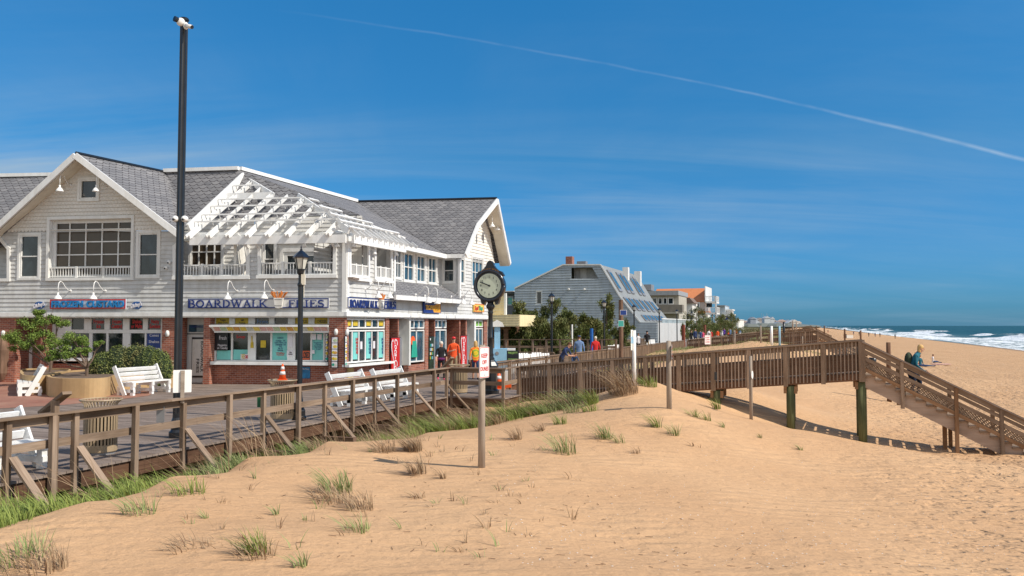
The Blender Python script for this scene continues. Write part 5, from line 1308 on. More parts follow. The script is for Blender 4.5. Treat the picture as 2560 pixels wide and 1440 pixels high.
r = board(L, (470, 746, 822, 770), 'long white sign with navy serif capitals and a cone of fries', WHITE, NAVY)
serif(L, 'BOARDWALK', 470, 750.5, 668, 768, -.15, NAVY, r); serif(L, 'FRIES', 720, 750.5, 811, 767.5, -.15, NAVY, r); fries(L, (679, 727, 714, 771), r)
r = board(R, (869.5, 746, 990, 771), 'short white sign with navy serif capitals round the corner', WHITE, NAVY)
serif(R, 'BOARDWALK', 875, 751, 945, 769.5, -.15, NAVY, r); serif(R, 'FRIES', 961, 753, 989, 770.5, -.15, NAVY, r); fries(R, (948, 733, 961, 774), r)
r = board(L, (125, 748, 314, 772), 'white sign with red border and puffy blue capitals on the left front wall', plain('pale_sign', (.55,.62,.72), .5), RED, bw_=.05)
CY = plain('cyan_letters', (.01,.22,.55), .4); L.text('FROZEN', 129, 753, 207, 769, -.16, CY, r, bold=.035, depth=.05); L.text('CUSTARD', 216, 753, 310, 769, -.16, CY, r, bold=.035, depth=.05)
for a, lb in ((98, 'blue oval name badge in white script left of the custard sign'), (341, 'blue oval name badge in white script right of the custard sign')):
    u0, u1, z0, z1 = L.rect(a-15, 752, a+15, 774, -.08); s = thing('name_badge', lb, 'sign', L.loc((u0+u1)/2, -.08, (z0+z1)/2), L.ang, 'blue script badges'); w, h = (u1-u0)/2, (z1-z0)/2
    m = MB(); m.prism([(w*.8*cos(k*pi/10), h*.85*sin(k*pi/10)) for k in range(20)], 0, .06); m.build('oval', plain('badge_blue_%d' % a, (.02,.10,.32), .4), s)
    text_obj("Dickey's", h*1.15, .02, PAPER, s, Matrix.Translation((0, -.015, 0)) @ Matrix.Rotation(radians(-14), 4, 'Y'), bold=.008, shear=.35, width=w*1.95)
r = board(R, (1060, 752, 1102, 783), 'square sign half navy and half yellow below the pent roof', NAVY, BLUEP); q = R.rect(1060, 752, 1102, 783, -.125); m = MB(inv(r) @ R.W)
m.face([(q[0]+(q[1]-q[0])*.6, -.125, q[2]), (q[1], -.125, q[2]), (q[1], -.125, q[3]), (q[0]+(q[1]-q[0])*.45, -.125, q[3]-.3)]); m.build('yellow_corner', plain('sign_yellow', (.80,.38,.03), .5), r); R.text('TROPICANA', 1064, 764, 1099, 775, -.15, plain('sign_yellow_letters', (.85,.45,.04), .5), r, bold=.03)
r = board(R, (1185, 760, 1210, 780), 'small orange bordered yellow sign near the clock', plain('sign_yellow2', (.88,.62,.12), .5), plain('sign_orange', (.75,.16,.03), .5)); R.text('Surf', 1188, 765, 1197, 776, -.15, RED, r, bold=.03, shear=.2); R.text('Shop', 1198, 765, 1207, 776, -.15, CGRN, r, bold=.03, shear=.2)
# picture menus hung on the corner pillar
for fr, px_, n_, lb in ((L, (828, 842, 845, 919), 5, 'column of five food picture cards on the front of the corner pillar'), (R, (861.8, 840, 867.5, 918), 5, 'column of five food picture cards on the side of the corner pillar'), (L, (812, 834, 820, 904), 5, 'narrow side case of food pictures at the end of the counter')):
    y_ = -.02 if fr is R else (-.02 if px_[0] > 825 else .30)
    u0, u1, z0, z1 = fr.rect(*px_, y_); s = thing('menu_board', lb, 'menu board', fr.loc((u0+u1)/2, y_, (z0+z1)/2), fr.ang); X_ = inv(s) @ fr.W
    m = MB(X_); m.box(u0, u1, y_, y_+.035, z0, z1); m.build('backing', BLACK, s)
    for k in range(n_):
        a = z0+(z1-z0)*(k+.06)/n_; b = z0+(z1-z0)*(k+.94)/n_; m = MB(X_); m.box(u0+.03, u1-.03, y_-.008, y_, a, b); c_ = m.build('picture_card', PAPER, s)
        m = MB(X_); m.ell(((u0+u1)/2+.02, y_-.009, a+(b-a)*.4), ((u1-u0)*.33, .004, (b-a)*.28), 12, 6); m.build('food_picture', FM[(k*3+1) % 8], c_)
        if k < 3: m = MB(X_); m.tube([(u0+.09, y_-.008, a+.1), (u0+.09, y_-.013, a+.1)], .055, 10); m.build('price_spot', YEL if k else CGRN, c_)
u0, u1, z0, z1 = L.rect(754, 917, 775, 946, YS-.13); s = thing('poster', 'small blue poster on the brick wall under the counter', 'poster', L.loc((u0+u1)/2, YS-.13, (z0+z1)/2), L.ang); m = MB(); m.box(-(u1-u0)/2, (u1-u0)/2, 0, .015, -(z1-z0)/2, (z1-z0)/2); m.build('sheet', plain('poster_blue', (.01,.16,.35), .4, .5, 6), s); text_obj('The Winery', .09, .003, PAPER, s, Matrix.Translation((0, -.004, .14)), width=(u1-u0)*.8)
u0, u1, z0, z1 = R.rect(868, 920, 884, 946, .04); s = thing('poster', 'small yellow poster on the brick wall round the corner', 'poster', R.loc((u0+u1)/2, .03, (z0+z1)/2), R.ang); m = MB(); m.box(-(u1-u0)/2, (u1-u0)/2, 0, .015, -(z1-z0)/2, (z1-z0)/2); m.build('sheet', plain('poster_yellow', (.5,.35,.12), .5, .5, 6), s)

# ------------------------------------------------------------------ vending machines
def vend(x0, x1, y0, y1, label, red=True):
    u0, u1, z0, z1 = R.rect(x0, y0, x1, y1, -.02); u1 = u0+.95 if red else u1; s = thing('vending_machine', label, 'vending machine', R.loc(u0, -.02, 0), R.ang, 'drink vending machines'); h = 1.83
    m = MB(); m.box(0, u1-u0, .02, .8, 0, h); m.build('cabinet', BLACK, s); 
    m = MB(); m.box(.0, (u1-u0)*.78, -.02, .019, .04, h-.02); m.build('front', RED if red else plain('machine_front', (.02,.04,.025), .25, .5, 4), s)
    m = MB(); m.box((u1-u0)*.79, u1-u0, -.02, .019, .04, h-.02); m.build('control_strip', GREYM, s)
    if red:
        text_obj('Coca-Cola', .40, .004, PAPER, s, Matrix.Translation(((u1-u0)*.40, -.024, h*.53)) @ Matrix.Rotation(radians(90), 4, 'Y'), bold=.006, shear=.3, width=h*.86)
        m = MB(); pts = [((u1-u0)*.1+.12*sin(k*.55), -.028, .1+k*.16) for k in range(11)]; m.tube(pts, [.008]+[.022]*9+[.008], 6); m.build('wave_stripe', PAPER, s)
    else:
        for k in range(12): m = MB(); x_ = .08+.12*(k % 3); z_ = .75+.2*(k//3); m.tube([(x_, -.03, z_), (x_, -.03, z_+.13)], .03, 8); m.build('drink_bottle', [YEL, CGRN, SKYB, WHITE][k % 4], s)
    m = MB(); m.box(.06, .14, -.026, -.02, h-.18, h-.08); m.build('price_tag', PAPER, s)
vend(978, 994, 832, 935, 'red drink vending machine with white script at the first recess'); vend(1152, 1166, 828, 912, 'red drink vending machine with white script behind the man in orange'); vend(1072.5, 1087, 829, 930, 'dark glass fronted vending machine beside the woman in black', False)

# ------------------------------------------------------------------ benches
def bench_proto():
    r = thing('bench', 'x', 'bench', (0,0,0), 0, 'white slatted benches'); W_ = .88
    for k, y_ in enumerate((-.42, -.26, -.10)): m = MB(); m.box(-W_, W_, y_-.07, y_+.07, .42, .46); m.build('seat_slat', WHITE2, r)
    for k in range(3):
        z_ = .54+.155*k; y_ = .02+(z_-.42)*.42; m = MB(); m.beam((-W_, y_, z_), (W_, y_, z_), .035, .13, (0, -.36, .93)); m.build('back_slat', WHITE2, r)
    for x_ in (-.93, .93): m = MB(); m.beam((x_, -.22, .0), (x_, .27, .97), .05, .15, (0, .9, -.4)); m.build('back_leg', WHITE2, r)
    for x_ in (-.84, 0, .78):
        m = MB(); m.beam((x_+.05, -.42, 0), (x_+.05, -.42, .42), .10, .12, (0, 1, 0)); m.box(x_+.02, x_+.10, -.5, .14, .30, .419); m.build('front_leg', WHITE2, r)
        m = MB(); m.box(x_-.01, x_+.09, .10, .2, 0, .3); m.box(x_, x_+.09, -.5, .22, .10, .2); m.build('side_brace', WHITE2, r)
    return r
bp0 = bench_proto(); first = True
for (px_, py_, ang, lb) in ((352, 984, 70, 'white slatted bench in front of the tan planter'), (878, 1009, 70, 'white slatted bench behind the railing, left of two near the shop corner'), (982, 995, 70, 'white slatted bench behind the railing, right of two near the shop corner'), (84, 985, -58, 'white bench seen from its end at the left of the planter'), (-62, 1188, 70, 'white bench cut off at the left edge behind the near railing')):
    A = ONZ(px_, py_, 0); o = bp0 if first else dup(bp0); first = False
    o.location = (A.x, A.y, 0); o.rotation_euler = (0, 0, radians(ang)); o['label'] = lb
# ------------------------------------------------------------------ litter bins
def bin_proto():
    r = thing('litter_bin', 'x', 'litter bin', (0,0,0), 0, 'tan slatted litter bins')
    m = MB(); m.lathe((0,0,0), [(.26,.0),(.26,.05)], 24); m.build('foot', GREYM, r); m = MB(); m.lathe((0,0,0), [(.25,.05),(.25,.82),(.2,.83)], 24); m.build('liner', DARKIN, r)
    m = MB(); m.lathe((0,0,0), [(.285,.05),(.29,.06),(.29,.17),(.285,.175)], 28); m.build('lower_band', TAN, r); m = MB(); m.lathe((0,0,0), [(.285,.76),(.29,.765),(.29,.86),(.28,.865)], 28); m.build('upper_band', TAN, r)
    m = MB()
    for k in range(30): a = 2*pi*k/30; m.beam((.28*cos(a), .28*sin(a), .17), (.28*cos(a), .28*sin(a), .77), .034, .012, (cos(a), sin(a), 0))
    m.build('slats', TAN, r)
    m = MB()
    for k in range(34): a = 2*pi*k/34; m.tube([(.27*cos(a), .27*sin(a), .86), (.28*cos(a), .28*sin(a), .92), (.35*cos(a), .35*sin(a), .985)], .010, 5)
    m.tube([(.355*cos(2*pi*k/32), .355*sin(2*pi*k/32), .99) for k in range(33)], .016, 6); m.build('flared_rim', TAN, r); return r
b0 = bin_proto(); first = True
for px_, py_, lb in ((250, 1134, 'tan slatted litter bin nearest the camera behind the left railing'), (705, 1050, 'tan slatted litter bin with a traffic cone standing on it'), (1148, 984, 'tan slatted litter bin at the railing corner near the clock'), (418, 968, 'tan slatted litter bin between the hedge planter and the brick pillar')):
    A = ONZ(px_, py_, 0); o = b0 if first else dup(b0); first = False; o.location = (A.x, A.y, 0); o['label'] = lb
    if 'cone' in lb: cone_at = V((A.x, A.y, .995))
def cone(P, h, label, band=True):
    r = thing('traffic_cone', label, 'traffic cone', P, .3); k = h/.5
    m = MB(); m.box(-.15*k, .15*k, -.15*k, .15*k, 0, .025*k); m.build('base', ORANGE, r)
    R_ = lambda z: .115*k*(1-z)+.022*k*z; m = MB(); m.lathe((0,0,.025*k), [(R_(0), 0), (R_(1), h-.025*k), (0, h-.025*k)], 20); m.build('body', ORANGE, r, True)
    for a, b in (((.28, .48), (.60, .78)) if band else ((.45, .62),)): m = MB(); m.lathe((0,0,.025*k), [(R_(a)+.003, a*h), (R_(b)+.003, b*h)], 20); m.build('reflective_band', WHITE2, r, True)
m = MB(Matrix.Translation(-cone_at)); m.xf = None; m.lathe((0,0,-.02), [(.0,0),(.25,0),(.25,.015),(0,.015)], 16); lid = thing('bin_lid', 'flat grey lid under the traffic cone on the bin', 'lid', cone_at); m.build('disc', GREYM, lid)
cone(cone_at, .40, 'small orange and white traffic cone on top of a litter bin')
A = ONZ(1247, 972, 0); cone(A, .72, 'tall orange traffic cone behind the clock railing', False)
A = ONZ(1262, 968, 0); r = thing('road_barrier', 'low white and orange plastic barrier beside the traffic cone', 'barrier', A); m = MB(); m.box(-.1, .12, -.1, .1, .15, .62); m.build('board', WHITE, r); m = MB(); m.box(-.25, .25, -.2, .2, 0, .15); m.build('base', ORANGE, r)
# ------------------------------------------------------------------ town clock
A = ONZ(1226, 984, 0); r = thing('town_clock', 'black cast iron town clock on a post, hands near twelve minutes to ten', 'clock', A, radians(-14)); k = A.y/F
def zz_px(y): return H+(814-y)*k + .00
m = MB(); m.lathe((0,0,0), [(.30,0),(.30,.12),(.24,.16),(.24,.85),(.28,.9),(.28,.97),(.20,1.10),(.12,1.2)], 8, pi/8); m.build('pedestal', BLACK, r)
m = MB(); m.lathe((0,0,0), [(.13,1.15),(.15,1.2),(.10,1.28),(.12,1.33),(.095,1.42),(.09,1.9),(.11,1.93),(.085,1.97),(.078,2.75),(.10,2.8),(.08,2.85),(.09,2.9),(.16,3.0),(.14,3.06),(.10,3.12),(.12,3.2)], 16); m.build('column', BLACK, r, True)
zc_ = 3.73; Rr = .545
m = MB(); m.tube([(0, -.16, zc_), (0, .16, zc_)], Rr-.02, 40); m.build('drum', DKBLUE, r)
m = MB(); m.tube([(Rr*cos(a)*.94, -.17, zc_+Rr*sin(a)*.94) for a in [2*pi*q/48 for q in range(49)]], .055, 10); m.build('bezel', DKBLUE, r, True)
m = MB(); m.prism([(.42*cos(2*pi*q/40), zc_+.42*sin(2*pi*q/40)) for q in range(40)], -.185, -.16); dial = m.build('dial', DIAL, r)
m = MB()
for q in range(60): a = 2*pi*q/60; m.beam((.365*cos(a), -.187, zc_+.365*sin(a)), (.375*cos(a), -.187, zc_+.375*sin(a)), .008, .002, (0, 1, 0))
m.build('minute_marks', BLACK, dial)
for q in range(1, 13): a = pi/2-2*pi*q/12; text_obj(str(q), .115, .002, BLACK, dial, Matrix.Translation((.30*cos(a), -.187, zc_+.30*sin(a))), 'numeral', bold=.001, width=(.085 if q > 9 else .045) if q != 1 else .02)
for nm, hr, ln, wd in (('hour_hand', 9.75/12, .26, .04), ('minute_hand', 48.5/60, .35, .03)):
    a = pi/2-2*pi*hr; m = MB(); m.beam((-.05*cos(a), -.195 if nm[0] == 'h' else -.2, zc_-.05*sin(a)), (ln*cos(a), -.195 if nm[0] == 'h' else -.2, zc_+ln*sin(a)), wd, .004, (0, 1, 0)); m.tube([(0, -.2, zc_), (0, -.188, zc_)], .035, 12); m.build(nm, BLACK, dial)
hd = [(-.50,.36),(-.42,.49),(-.30,.53),(-.20,.62),(-.13,.72),(-.12,.78),(-.06,.86),(0,.885)]
poly = [(x_, zc_+z_) for x_, z_ in hd]+[(-x_, zc_+z_) for x_, z_ in hd[::-1][1:]]+[(.40,zc_+.30),(0,zc_+.42),(-.40,zc_+.30)]
m = MB(); m.prism(poly[::-1], -.10, .10); hdr = m.build('header', BLACK, r)
wd_ = 'BETHANY BEACH'
for i, ch in enumerate(wd_):
    if ch == ' ': continue
    a = radians(90+29-58*i/(len(wd_)-1)); text_obj(ch, .095, .004, GOLD, hdr, Matrix.Translation((.60*cos(a), -.104, zc_+.60*sin(a)-.03)) @ Matrix.Rotation(-(a-pi/2), 4, 'Y') , bold=.002)
m = MB(); m.prism([(-.36,zc_-.42),(-.30,zc_-.62),(-.2,zc_-.66),(-.16,zc_-.55),(.16,zc_-.55),(.2,zc_-.66),(.30,zc_-.62),(.36,zc_-.42)], -.1, .1); m.build('lower_bracket', BLACK, r)
# ------------------------------------------------------------------ foliage
def leafmat(name, c1, c2, c3=None):
    m, nt, b = NM(name)
    r_ = rnd(nt); o = coord(nt); c = mixc(nt, r_, c1, c2)
    if c3: c = mixc(nt, ramp(nt, noise(nt, o, .9, 3), .45, .65), c, c3)
    lk(nt, c, b.inputs['Base Color']); b.inputs['Roughness'].default_value = .65; b.inputs['Specular IOR Level'].default_value = .25
    b.inputs['Subsurface Weight'].default_value = 0
    return m
LEAF = leafmat('shrub_leaves', (.07,.13,.02), (.22,.30,.06)); HEDGE = leafmat('hedge_leaves', (.05,.085,.015), (.22,.25,.07), (.25,.23,.09))
PINE = leafmat('pine_needles', (.05,.075,.02), (.16,.19,.055), (.20,.19,.07)); BARK = plain('bark', (.16,.11,.08), .9, .25, 15)
GRS = leafmat('green_dune_grass', (.10,.145,.025), (.28,.33,.08)); BRN = leafmat('dry_dune_grass', (.20,.12,.07), (.42,.30,.18)); GRS2 = leafmat('pale_green_grass', (.13,.18,.05), (.33,.36,.15))
def quads(name, C_, D_, U_, L_, W_, mat, parent=None, rv=None):
    """many small leaf faces: centre, long direction, width direction"""
    n = len(C_); D_ = D_*L_[:, None]/2; U_ = U_*W_[:, None]/2
    P = np.stack([C_-D_, C_+U_*1.0, C_+D_, C_-U_], 1).reshape(-1, 3)
    me = bpy.data.meshes.new(name); me.vertices.add(len(P)); me.vertices.foreach_set('co', P.ravel())
    f = np.arange(4*n); me.loops.add(4*n); me.loops.foreach_set('vertex_index', f); me.polygons.add(n)
    me.polygons.foreach_set('loop_start', np.arange(0, 4*n, 4)); me.polygons.foreach_set('loop_total', np.full(n, 4)); me.update(calc_edges=True)
    at = me.attributes.new('rnd', 'FLOAT', 'FACE'); at.data.foreach_set('value', (rv if rv is not None else rng.random(n)).astype(np.float32))
    me.materials.append(mat); o = bpy.data.objects.new(name, me); C.objects.link(o); o.parent = parent; return o
def unit(a): return a/np.maximum(np.linalg.norm(a, axis=1), 1e-6)[:, None]
def leafcloud(name, cen, rad, n, size, mat, parent, shell=.5, up=.3):
    """leaves spread over several ellipsoid clumps; cen (k,3) rad (k,3)"""
    k = len(cen); idx = rng.integers(0, k, n); d = unit(rng.normal(size=(n, 3))); r = (shell+(1-shell)*rng.random(n))[:, None]
    P = cen[idx]+d*rad[idx]*r; nn = unit(d*1.0+rng.normal(size=(n, 3))*.7+np.array([0, 0, up])); a = unit(np.cross(nn, rng.normal(size=(n, 3)))); b = np.cross(nn, a)
    return quads(name, P, a, b, size*(.7+.6*rng.random(n)), size*.55*(.7+.6*rng.random(n)), mat, parent)
# tan planters
def fprint(name, pts, h, label):
    Q = [ONZ(a, b, 0) for a, b in pts]
    for _ in range(2): Q = [p for i in range(len(Q)) for p in (Q[i]*.75+Q[(i+1) % len(Q)]*.25, Q[i]*.25+Q[(i+1) % len(Q)]*.75)]
    c = sum(Q, V((0,0,0)))/len(Q)
    r = thing(name, label, 'planter', (c.x, c.y, 0)); m = MB(); n = len(Q)
    q = [(p-c) for p in Q]; ins = [p*(1-.12/max(.4, p.length)) for p in q]
    vs = [(p.x, p.y, -.02) for p in q]+[(p.x, p.y, h) for p in q]+[(p.x, p.y, h) for p in ins]+[(p.x, p.y, h-.08) for p in ins]
    fs = []
    for lv in (0, 1, 2): fs += [[lv*n+i, lv*n+(i+1) % n, (lv+1)*n+(i+1) % n, (lv+1)*n+i] for i in range(n)]
    m._add(vs, fs); m.build('wall', STUC, r); m = MB(); m.face([(p.x, p.y, h-.06) for p in ins]); m.build('soil', BARK, r); return r
fprint('planter', ((112,978),(116,990),(140,995),(180,996),(230,996),(268,993),(282,985),(300,979),(360,975),(425,972),(445,964),(400,959),(300,958),(170,968)), .64, 'big tan stucco planter with a rounded hedge and a small tree')
fprint('planter', ((48,968),(50,980),(62,986),(110,986),(150,976),(180,966),(170,961),(60,960)), .64, 'tan stucco planter behind the end-on bench at the left')
# hedge
A = ONZ(288, 978, 0); B_ = A+S*.5
r = thing('hedge', 'dense clipped green hedge rising from the front tan planter', 'hedge', (A.x, A.y, .55))
k = A.y/F; cen = []; rad = []
for px_, w_, hh in ((228, 38, 46), (262, 48, 62), (300, 55, 66), (335, 50, 62), (362, 36, 52), (205, 22, 34)):
    cen.append(((px_-288)*k*1.02, .95+random.random()*.2, .16)); rad.append((w_*k, .55, hh*k*1.05))
cen = np.array(cen); rad = np.array(rad)
leafcloud('foliage', cen, rad, 15000, .065, HEDGE, r, .86, .5); m = MB()
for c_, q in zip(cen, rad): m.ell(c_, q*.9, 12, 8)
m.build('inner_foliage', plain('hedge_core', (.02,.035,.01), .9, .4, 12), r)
def small_tree(px_, py_, z0, crown, label, D_add=0, n=3600, seed=1):
    rr = random.Random(seed); A = ONZ(px_, py_, 0)+S*D_add; k = A.y/F; r = thing('small_tree', label, 'tree', (A.x, A.y, z0))
    def pp(x_, y_, dy=0): Q = AT(x_, y_, A.y+dy); return Q-V((A.x, A.y, z0))
    m = MB(); tips = []
    for cx, cy, cr in crown:
        tip = pp(cx, cy, (rr.random()-.5)*1.0); mid = V((tip.x*.35, tip.y*.3, tip.z*.5))+V((rr.uniform(-.08,.08), 0, 0)); m.tube([(0,0,-.1), (rr.uniform(-.03,.03), 0, .25), mid, tip], [.05, .045, .028, .008], 7); tips.append(tip)
        for q in range(3): t2 = tip+V((rr.uniform(-.4,.4), rr.uniform(-.3,.3), rr.uniform(-.1,.3))); m.tube([mid.lerp(tip, .5), t2], [.015, .005], 5)
    m.build('trunk', BARK, r)
    cen = []; rad = []
    for (cx, cy, cr), t_ in zip(crown, tips):
        for q in range(5): s_ = cr*k*1.2; cen.append(tuple(t_+V((rr.uniform(-1,1)*s_*.75, rr.uniform(-.5,.5)*s_, rr.uniform(-.55,.55)*s_)))); rad.append((s_*.42, s_*.42, s_*.30))
    leafcloud('crown', np.array(cen), np.array(rad)*1.15, int(n*2.6), .062, LEAF, r, .0, .6); return r
small_tree(125, 968, .6, [(60,838,34),(32,856,24),(100,812,34),(150,806,24),(140,850,26),(85,868,26),(108,790,18)], 'small windswept tree with a dark green crown in the back planter', 0, 6500, 3)
small_tree(192, 984, .6, [(150,868,26),(185,842,28),(130,892,20),(170,880,22),(215,880,16),(245,862,14),(196,860,20)], 'small windswept tree beside the hedge in the front planter', .4, 4200, 5)
# ------------------------------------------------------------------ pines
def pine(px_, ytop, D, w, label, seed, z0=.1, n_=7000, name='pine_tree', group='pine trees behind the boardwalk', dens=1):
    rr = np.random.default_rng(seed); Tp = AT(px_, ytop, D); h = Tp.z-z0; r = thing(name, label, 'tree', (Tp.x, Tp.y, z0), 0, group)
    m = MB(); m.tube([(0,0,-.3), (0,0,h*.5), (0,0,h*.97)], [.12, .08, .02], 7)
    nb = int(22*dens); Cs = []; Ds = []
    for i in range(nb):
        f = .06+.92*(i+rr.random())/nb; L_ = w*(1-f)**.75*(.65+.5*rr.random())+.12; a = rr.random()*2*pi; z_ = h*f; rise = .35+.5*f
        e = np.array([cos(a)*L_, sin(a)*L_, L_*rise*.8]); m.tube([(0,0,z_), (e[0]*.5, e[1]*.5, z_+e[2]*.3), (e[0], e[1], z_+e[2])], [.03, .02, .008], 4)
        for q in range(int(5+7*(1-f))):
            g = .3+.7*rr.random(); c_ = np.array([e[0]*g, e[1]*g, z_+e[2]*g*g])+rr.normal(size=3)*.10*w*.5; kk = int(n_/nb/9)
            Cs.append(c_+rr.normal(size=(kk, 3))*np.array([.10, .10, .12])*(.8+w*.15)); d_ = unit(np.array([cos(a), sin(a), 1.3])+rr.normal(size=(kk, 3))*.75); Ds.append(d_)
    m.build('trunk', BARK, r); P = np.concatenate(Cs); D_ = np.concatenate(Ds); U_ = unit(np.cross(D_, rr.normal(size=D_.shape)))
    quads('crown', P, D_, U_, .20+.12*rr.random(len(P)), .055+.03*rr.random(len(P)), PINE, r); return r
for i, (x_, y_, D, w_, lb) in enumerate(((1380,742,66,2.0,'tallest layered pine right behind the first lamp of the row'), (1300,757,64,1.5,'pine between the yellow building and the tall pine'), (1335,786,61,1.6,'low bushy pine left of the tall pine'), (1425,783,63,1.7,'bushy pine right of the tall pine with a marker stake'), (1460,792,66,1.5,'low pine left of the blue pipe'), (1516,742,70,1.6,'tall open pine behind the second lamp of the row'), (1486,800,66,1.4,'low pine beside the second lamp'), (1560,800,72,1.2,'small pine behind the tall utility post'), (1270,810,60,1.2,'small pine beside the yellow building porch'), (1350,800,58,1.5,'dark low pine in front of the tall pine'), (1400,806,58,1.6,'dark low pine just above the ramp railing'))):
    pine(x_, y_, D, w_*1.0, lb, 20+i, n_=6000)
for i, (x_, y_, D, w_, lb) in enumerate(((1741,772,125,3.6,'round pine in front of the orange roofed house'), (1720,805,118,2.4,'low pine left of the round pine'), (1765,800,130,3.4,'low pine right of the round pine'), (1700,815,112,2.2,'low bush pine by the white garden wall'), (1800,790,150,3.6,'pine in front of the far grey houses'), (1830,785,170,3.5,'farthest dark pine at the end of the houses'), (1785,812,140,3,'low pine under the white balconies'), (1815,806,160,3,'low pine above the far walkers'))):
    pine(x_, y_, D, w_, lb, 60+i, .3, 4500, 'pine_tree', 'far pine trees along the boardwalk')
# scrub along inland side, and far dune ground cover
m = MB(Mst)
def scrub(name, s0, s1, t0, t1, n, h, mat, lb=None):
    s_ = s0+(s1-s0)*rng.random(n); t_ = t0+(t1-t0)*rng.random(n); P = np.stack([s_*S.x+t_*T.x, s_*S.y+t_*T.y, np.zeros(n)], 1); P[:, 2] = ground(P[:, 0], P[:, 1], False)+h*rng.random(n)*.9*(.4+.6*(vnoise(s_*.4, t_*.4)+.5))
    D_ = unit(rng.normal(size=(n, 3))+np.array([-.3, 0, 1.2])); U_ = unit(np.cross(D_, rng.normal(size=(n, 3))))
    o = quads(name, P, D_, U_, h*(.45+.3*rng.random(n)), h*.05*(1+rng.random(n)), mat); tag(o, kind='stuff'); return o
scrub('inland_scrub', 43, 95, -32, -18, 16000, .9, leafmat('scrub_leaves', (.06,.10,.02), (.22,.27,.07), (.25,.22,.10)))
scrub('far_dune_grass', 84, 125, -10.5, -2, 9000, .4, GRS2); scrub('far_dune_grass', 31, 74, -11.1, -8.5, 5000, .28, GRS2); scrub('far_dune_grass', 56, 76, -8, 1, 3000, .25, GRS2); scrub('far_dune_grass', 130, 300, -10, -1, 9000, .7, BRN)
scrub('far_scrub', 150, 420, -24, -13, 9000, 1.6, leafmat('far_scrub_leaves', (.07,.08,.03), (.17,.17,.08), (.20,.16,.10)))
# ------------------------------------------------------------------ dune grass
def tuft(n, h, lean, spread, width=.010):
    """blades as 3-quad curved strips, returned as arrays of quad corners"""
    a = rng.random(n)*2*pi; r_ = spread*np.sqrt(rng.random(n)); B = np.stack([r_*np.cos(a), r_*np.sin(a), np.zeros(n)], 1)
    out = unit(np.stack([np.cos(a), np.sin(a), np.zeros(n)], 1)); H_ = h*(.45+.65*rng.random(n)); ln = (out*(.25+.35*rng.random(n))[:, None]+np.array(lean)*(.6+.6*rng.random(n))[:, None]+rng.normal(size=(n, 3))*.12); ln[:, 2] = 0
    sd_ = unit(np.cross(ln+1e-3, np.array([0, 0, 1.]))+rng.normal(size=(n, 3))*.3); w0 = width*(.7+.7*rng.random(n)); pts = []
    for f in (0, .4, .75, 1.): z = H_*(f-.18*f*f); x = ln*(H_*f**1.9)[:, None]; pts.append((B+x+np.stack([0*z, 0*z, z], 1), w0*(1-f)**.6+.0006))
    q = []
    for (p, w_), (p2, w2) in zip(pts[:-1], pts[1:]): q.append(np.stack([p-sd_*w_[:, None], p+sd_*w_[:, None], p2+sd_*w2[:, None], p2-sd_*w2[:, None]], 1))
    rv = rng.random(n); return np.concatenate(q), np.concatenate([rv]*3)
def grass_obj(name, Q, R_, mat, parent=None, MI=None):
    n = len(Q); me = bpy.data.meshes.new(name); me.vertices.add(4*n); me.vertices.foreach_set('co', Q.reshape(-1)); me.loops.add(4*n); me.loops.foreach_set('vertex_index', np.arange(4*n)); me.polygons.add(n)
    me.polygons.foreach_set('loop_start', np.arange(0, 4*n, 4)); me.polygons.foreach_set('loop_total', np.full(n, 4)); me.update(calc_edges=True)
    at = me.attributes.new('rnd', 'FLOAT', 'FACE'); at.data.foreach_set('value', R_.astype(np.float32))
    for mt in (mat if isinstance(mat, list) else [mat]): me.materials.append(mt)
    if MI is not None: me.polygons.foreach_set('material_index', MI.astype(np.int32))
    o = bpy.data.objects.new(name, me); C.objects.link(o); o.parent = parent; return o
# band of grass between the crest of the dune and the boardwalk
def band(specs, name):
    Qs = []; Rs = []; Ms_ = []
    for X, Y, n, h, kind, lean, sp in specs:
        z = gz(X, Y)-.03; q, r_ = tuft(n, h, lean, sp, .006 if kind else .007); Qs.append(q+np.array([X, Y, z])); Rs.append(r_); Ms_.append(np.full(len(q), kind))
    tag(grass_obj(name, np.concatenate(Qs), np.concatenate(Rs), [GRS, BRN, GRS2], None, np.concatenate(Ms_)), kind='stuff')
crest = [(0,9.8),(215,11.2),(430,13.2),(620,15.3),(820,17.8),(1070,21),(1250,22.5),(1420,24.0),(1560,24.9),(1700,25.1)]
sp_ = []
for i in range(560):
    px_ = -60+1560*rng.random()**.85; D0 = float(np.interp(px_, [c[0] for c in crest], [c[1] for c in crest])); r0 = (px_-1280)/F
    t_c = D0*(r0*T.x+T.y); g = rng.random(); P = V((r0*D0, D0, 0)); s_c, t_c = st_of(P); t_ = t_c-.15+(TF+.25-t_c)*g if px_ < 1130 else t_c-.1-1.7*g; s_ = s_c-.4+.8*rng.random()
    if 25.2 < s_ and t_ > -9.6: s_ = min(s_, 26.35)
    P = ST(s_, t_); gr = vnoise(np.array([s_*.55]), np.array([t_*.6+5]))[0]
    kind = 0 if gr > -.08 else (1 if gr < -.22 else 2)
    if 17.5 < s_ < 24 and rng.random() < .35: kind = 1
    sp_.append((P.x, P.y, int(18+40*rng.random()), (.24+.22*rng.random())*(1.0 if kind != 1 else 1.15)*(1+.6*(g > .45)), kind, (-.55-.3*rng.random(), .15, 0), .16+.12*rng.random()))
band(sp_, 'dune_grass')
sp_ = []     # tall dry stalks leaning left
for i in range(70):
    s_ = 6+19.5*rng.random(); t_ = -11.1+1.4*rng.random(); P = ST(s_, t_); sp_.append((P.x, P.y, int(4+6*rng.random()), 1.0+.5*rng.random(), 1, (-.75, .1, 0), .12))
band(sp_, 'tall_dry_grass')
sp_ = []     # wispy small tufts and runners over the sand
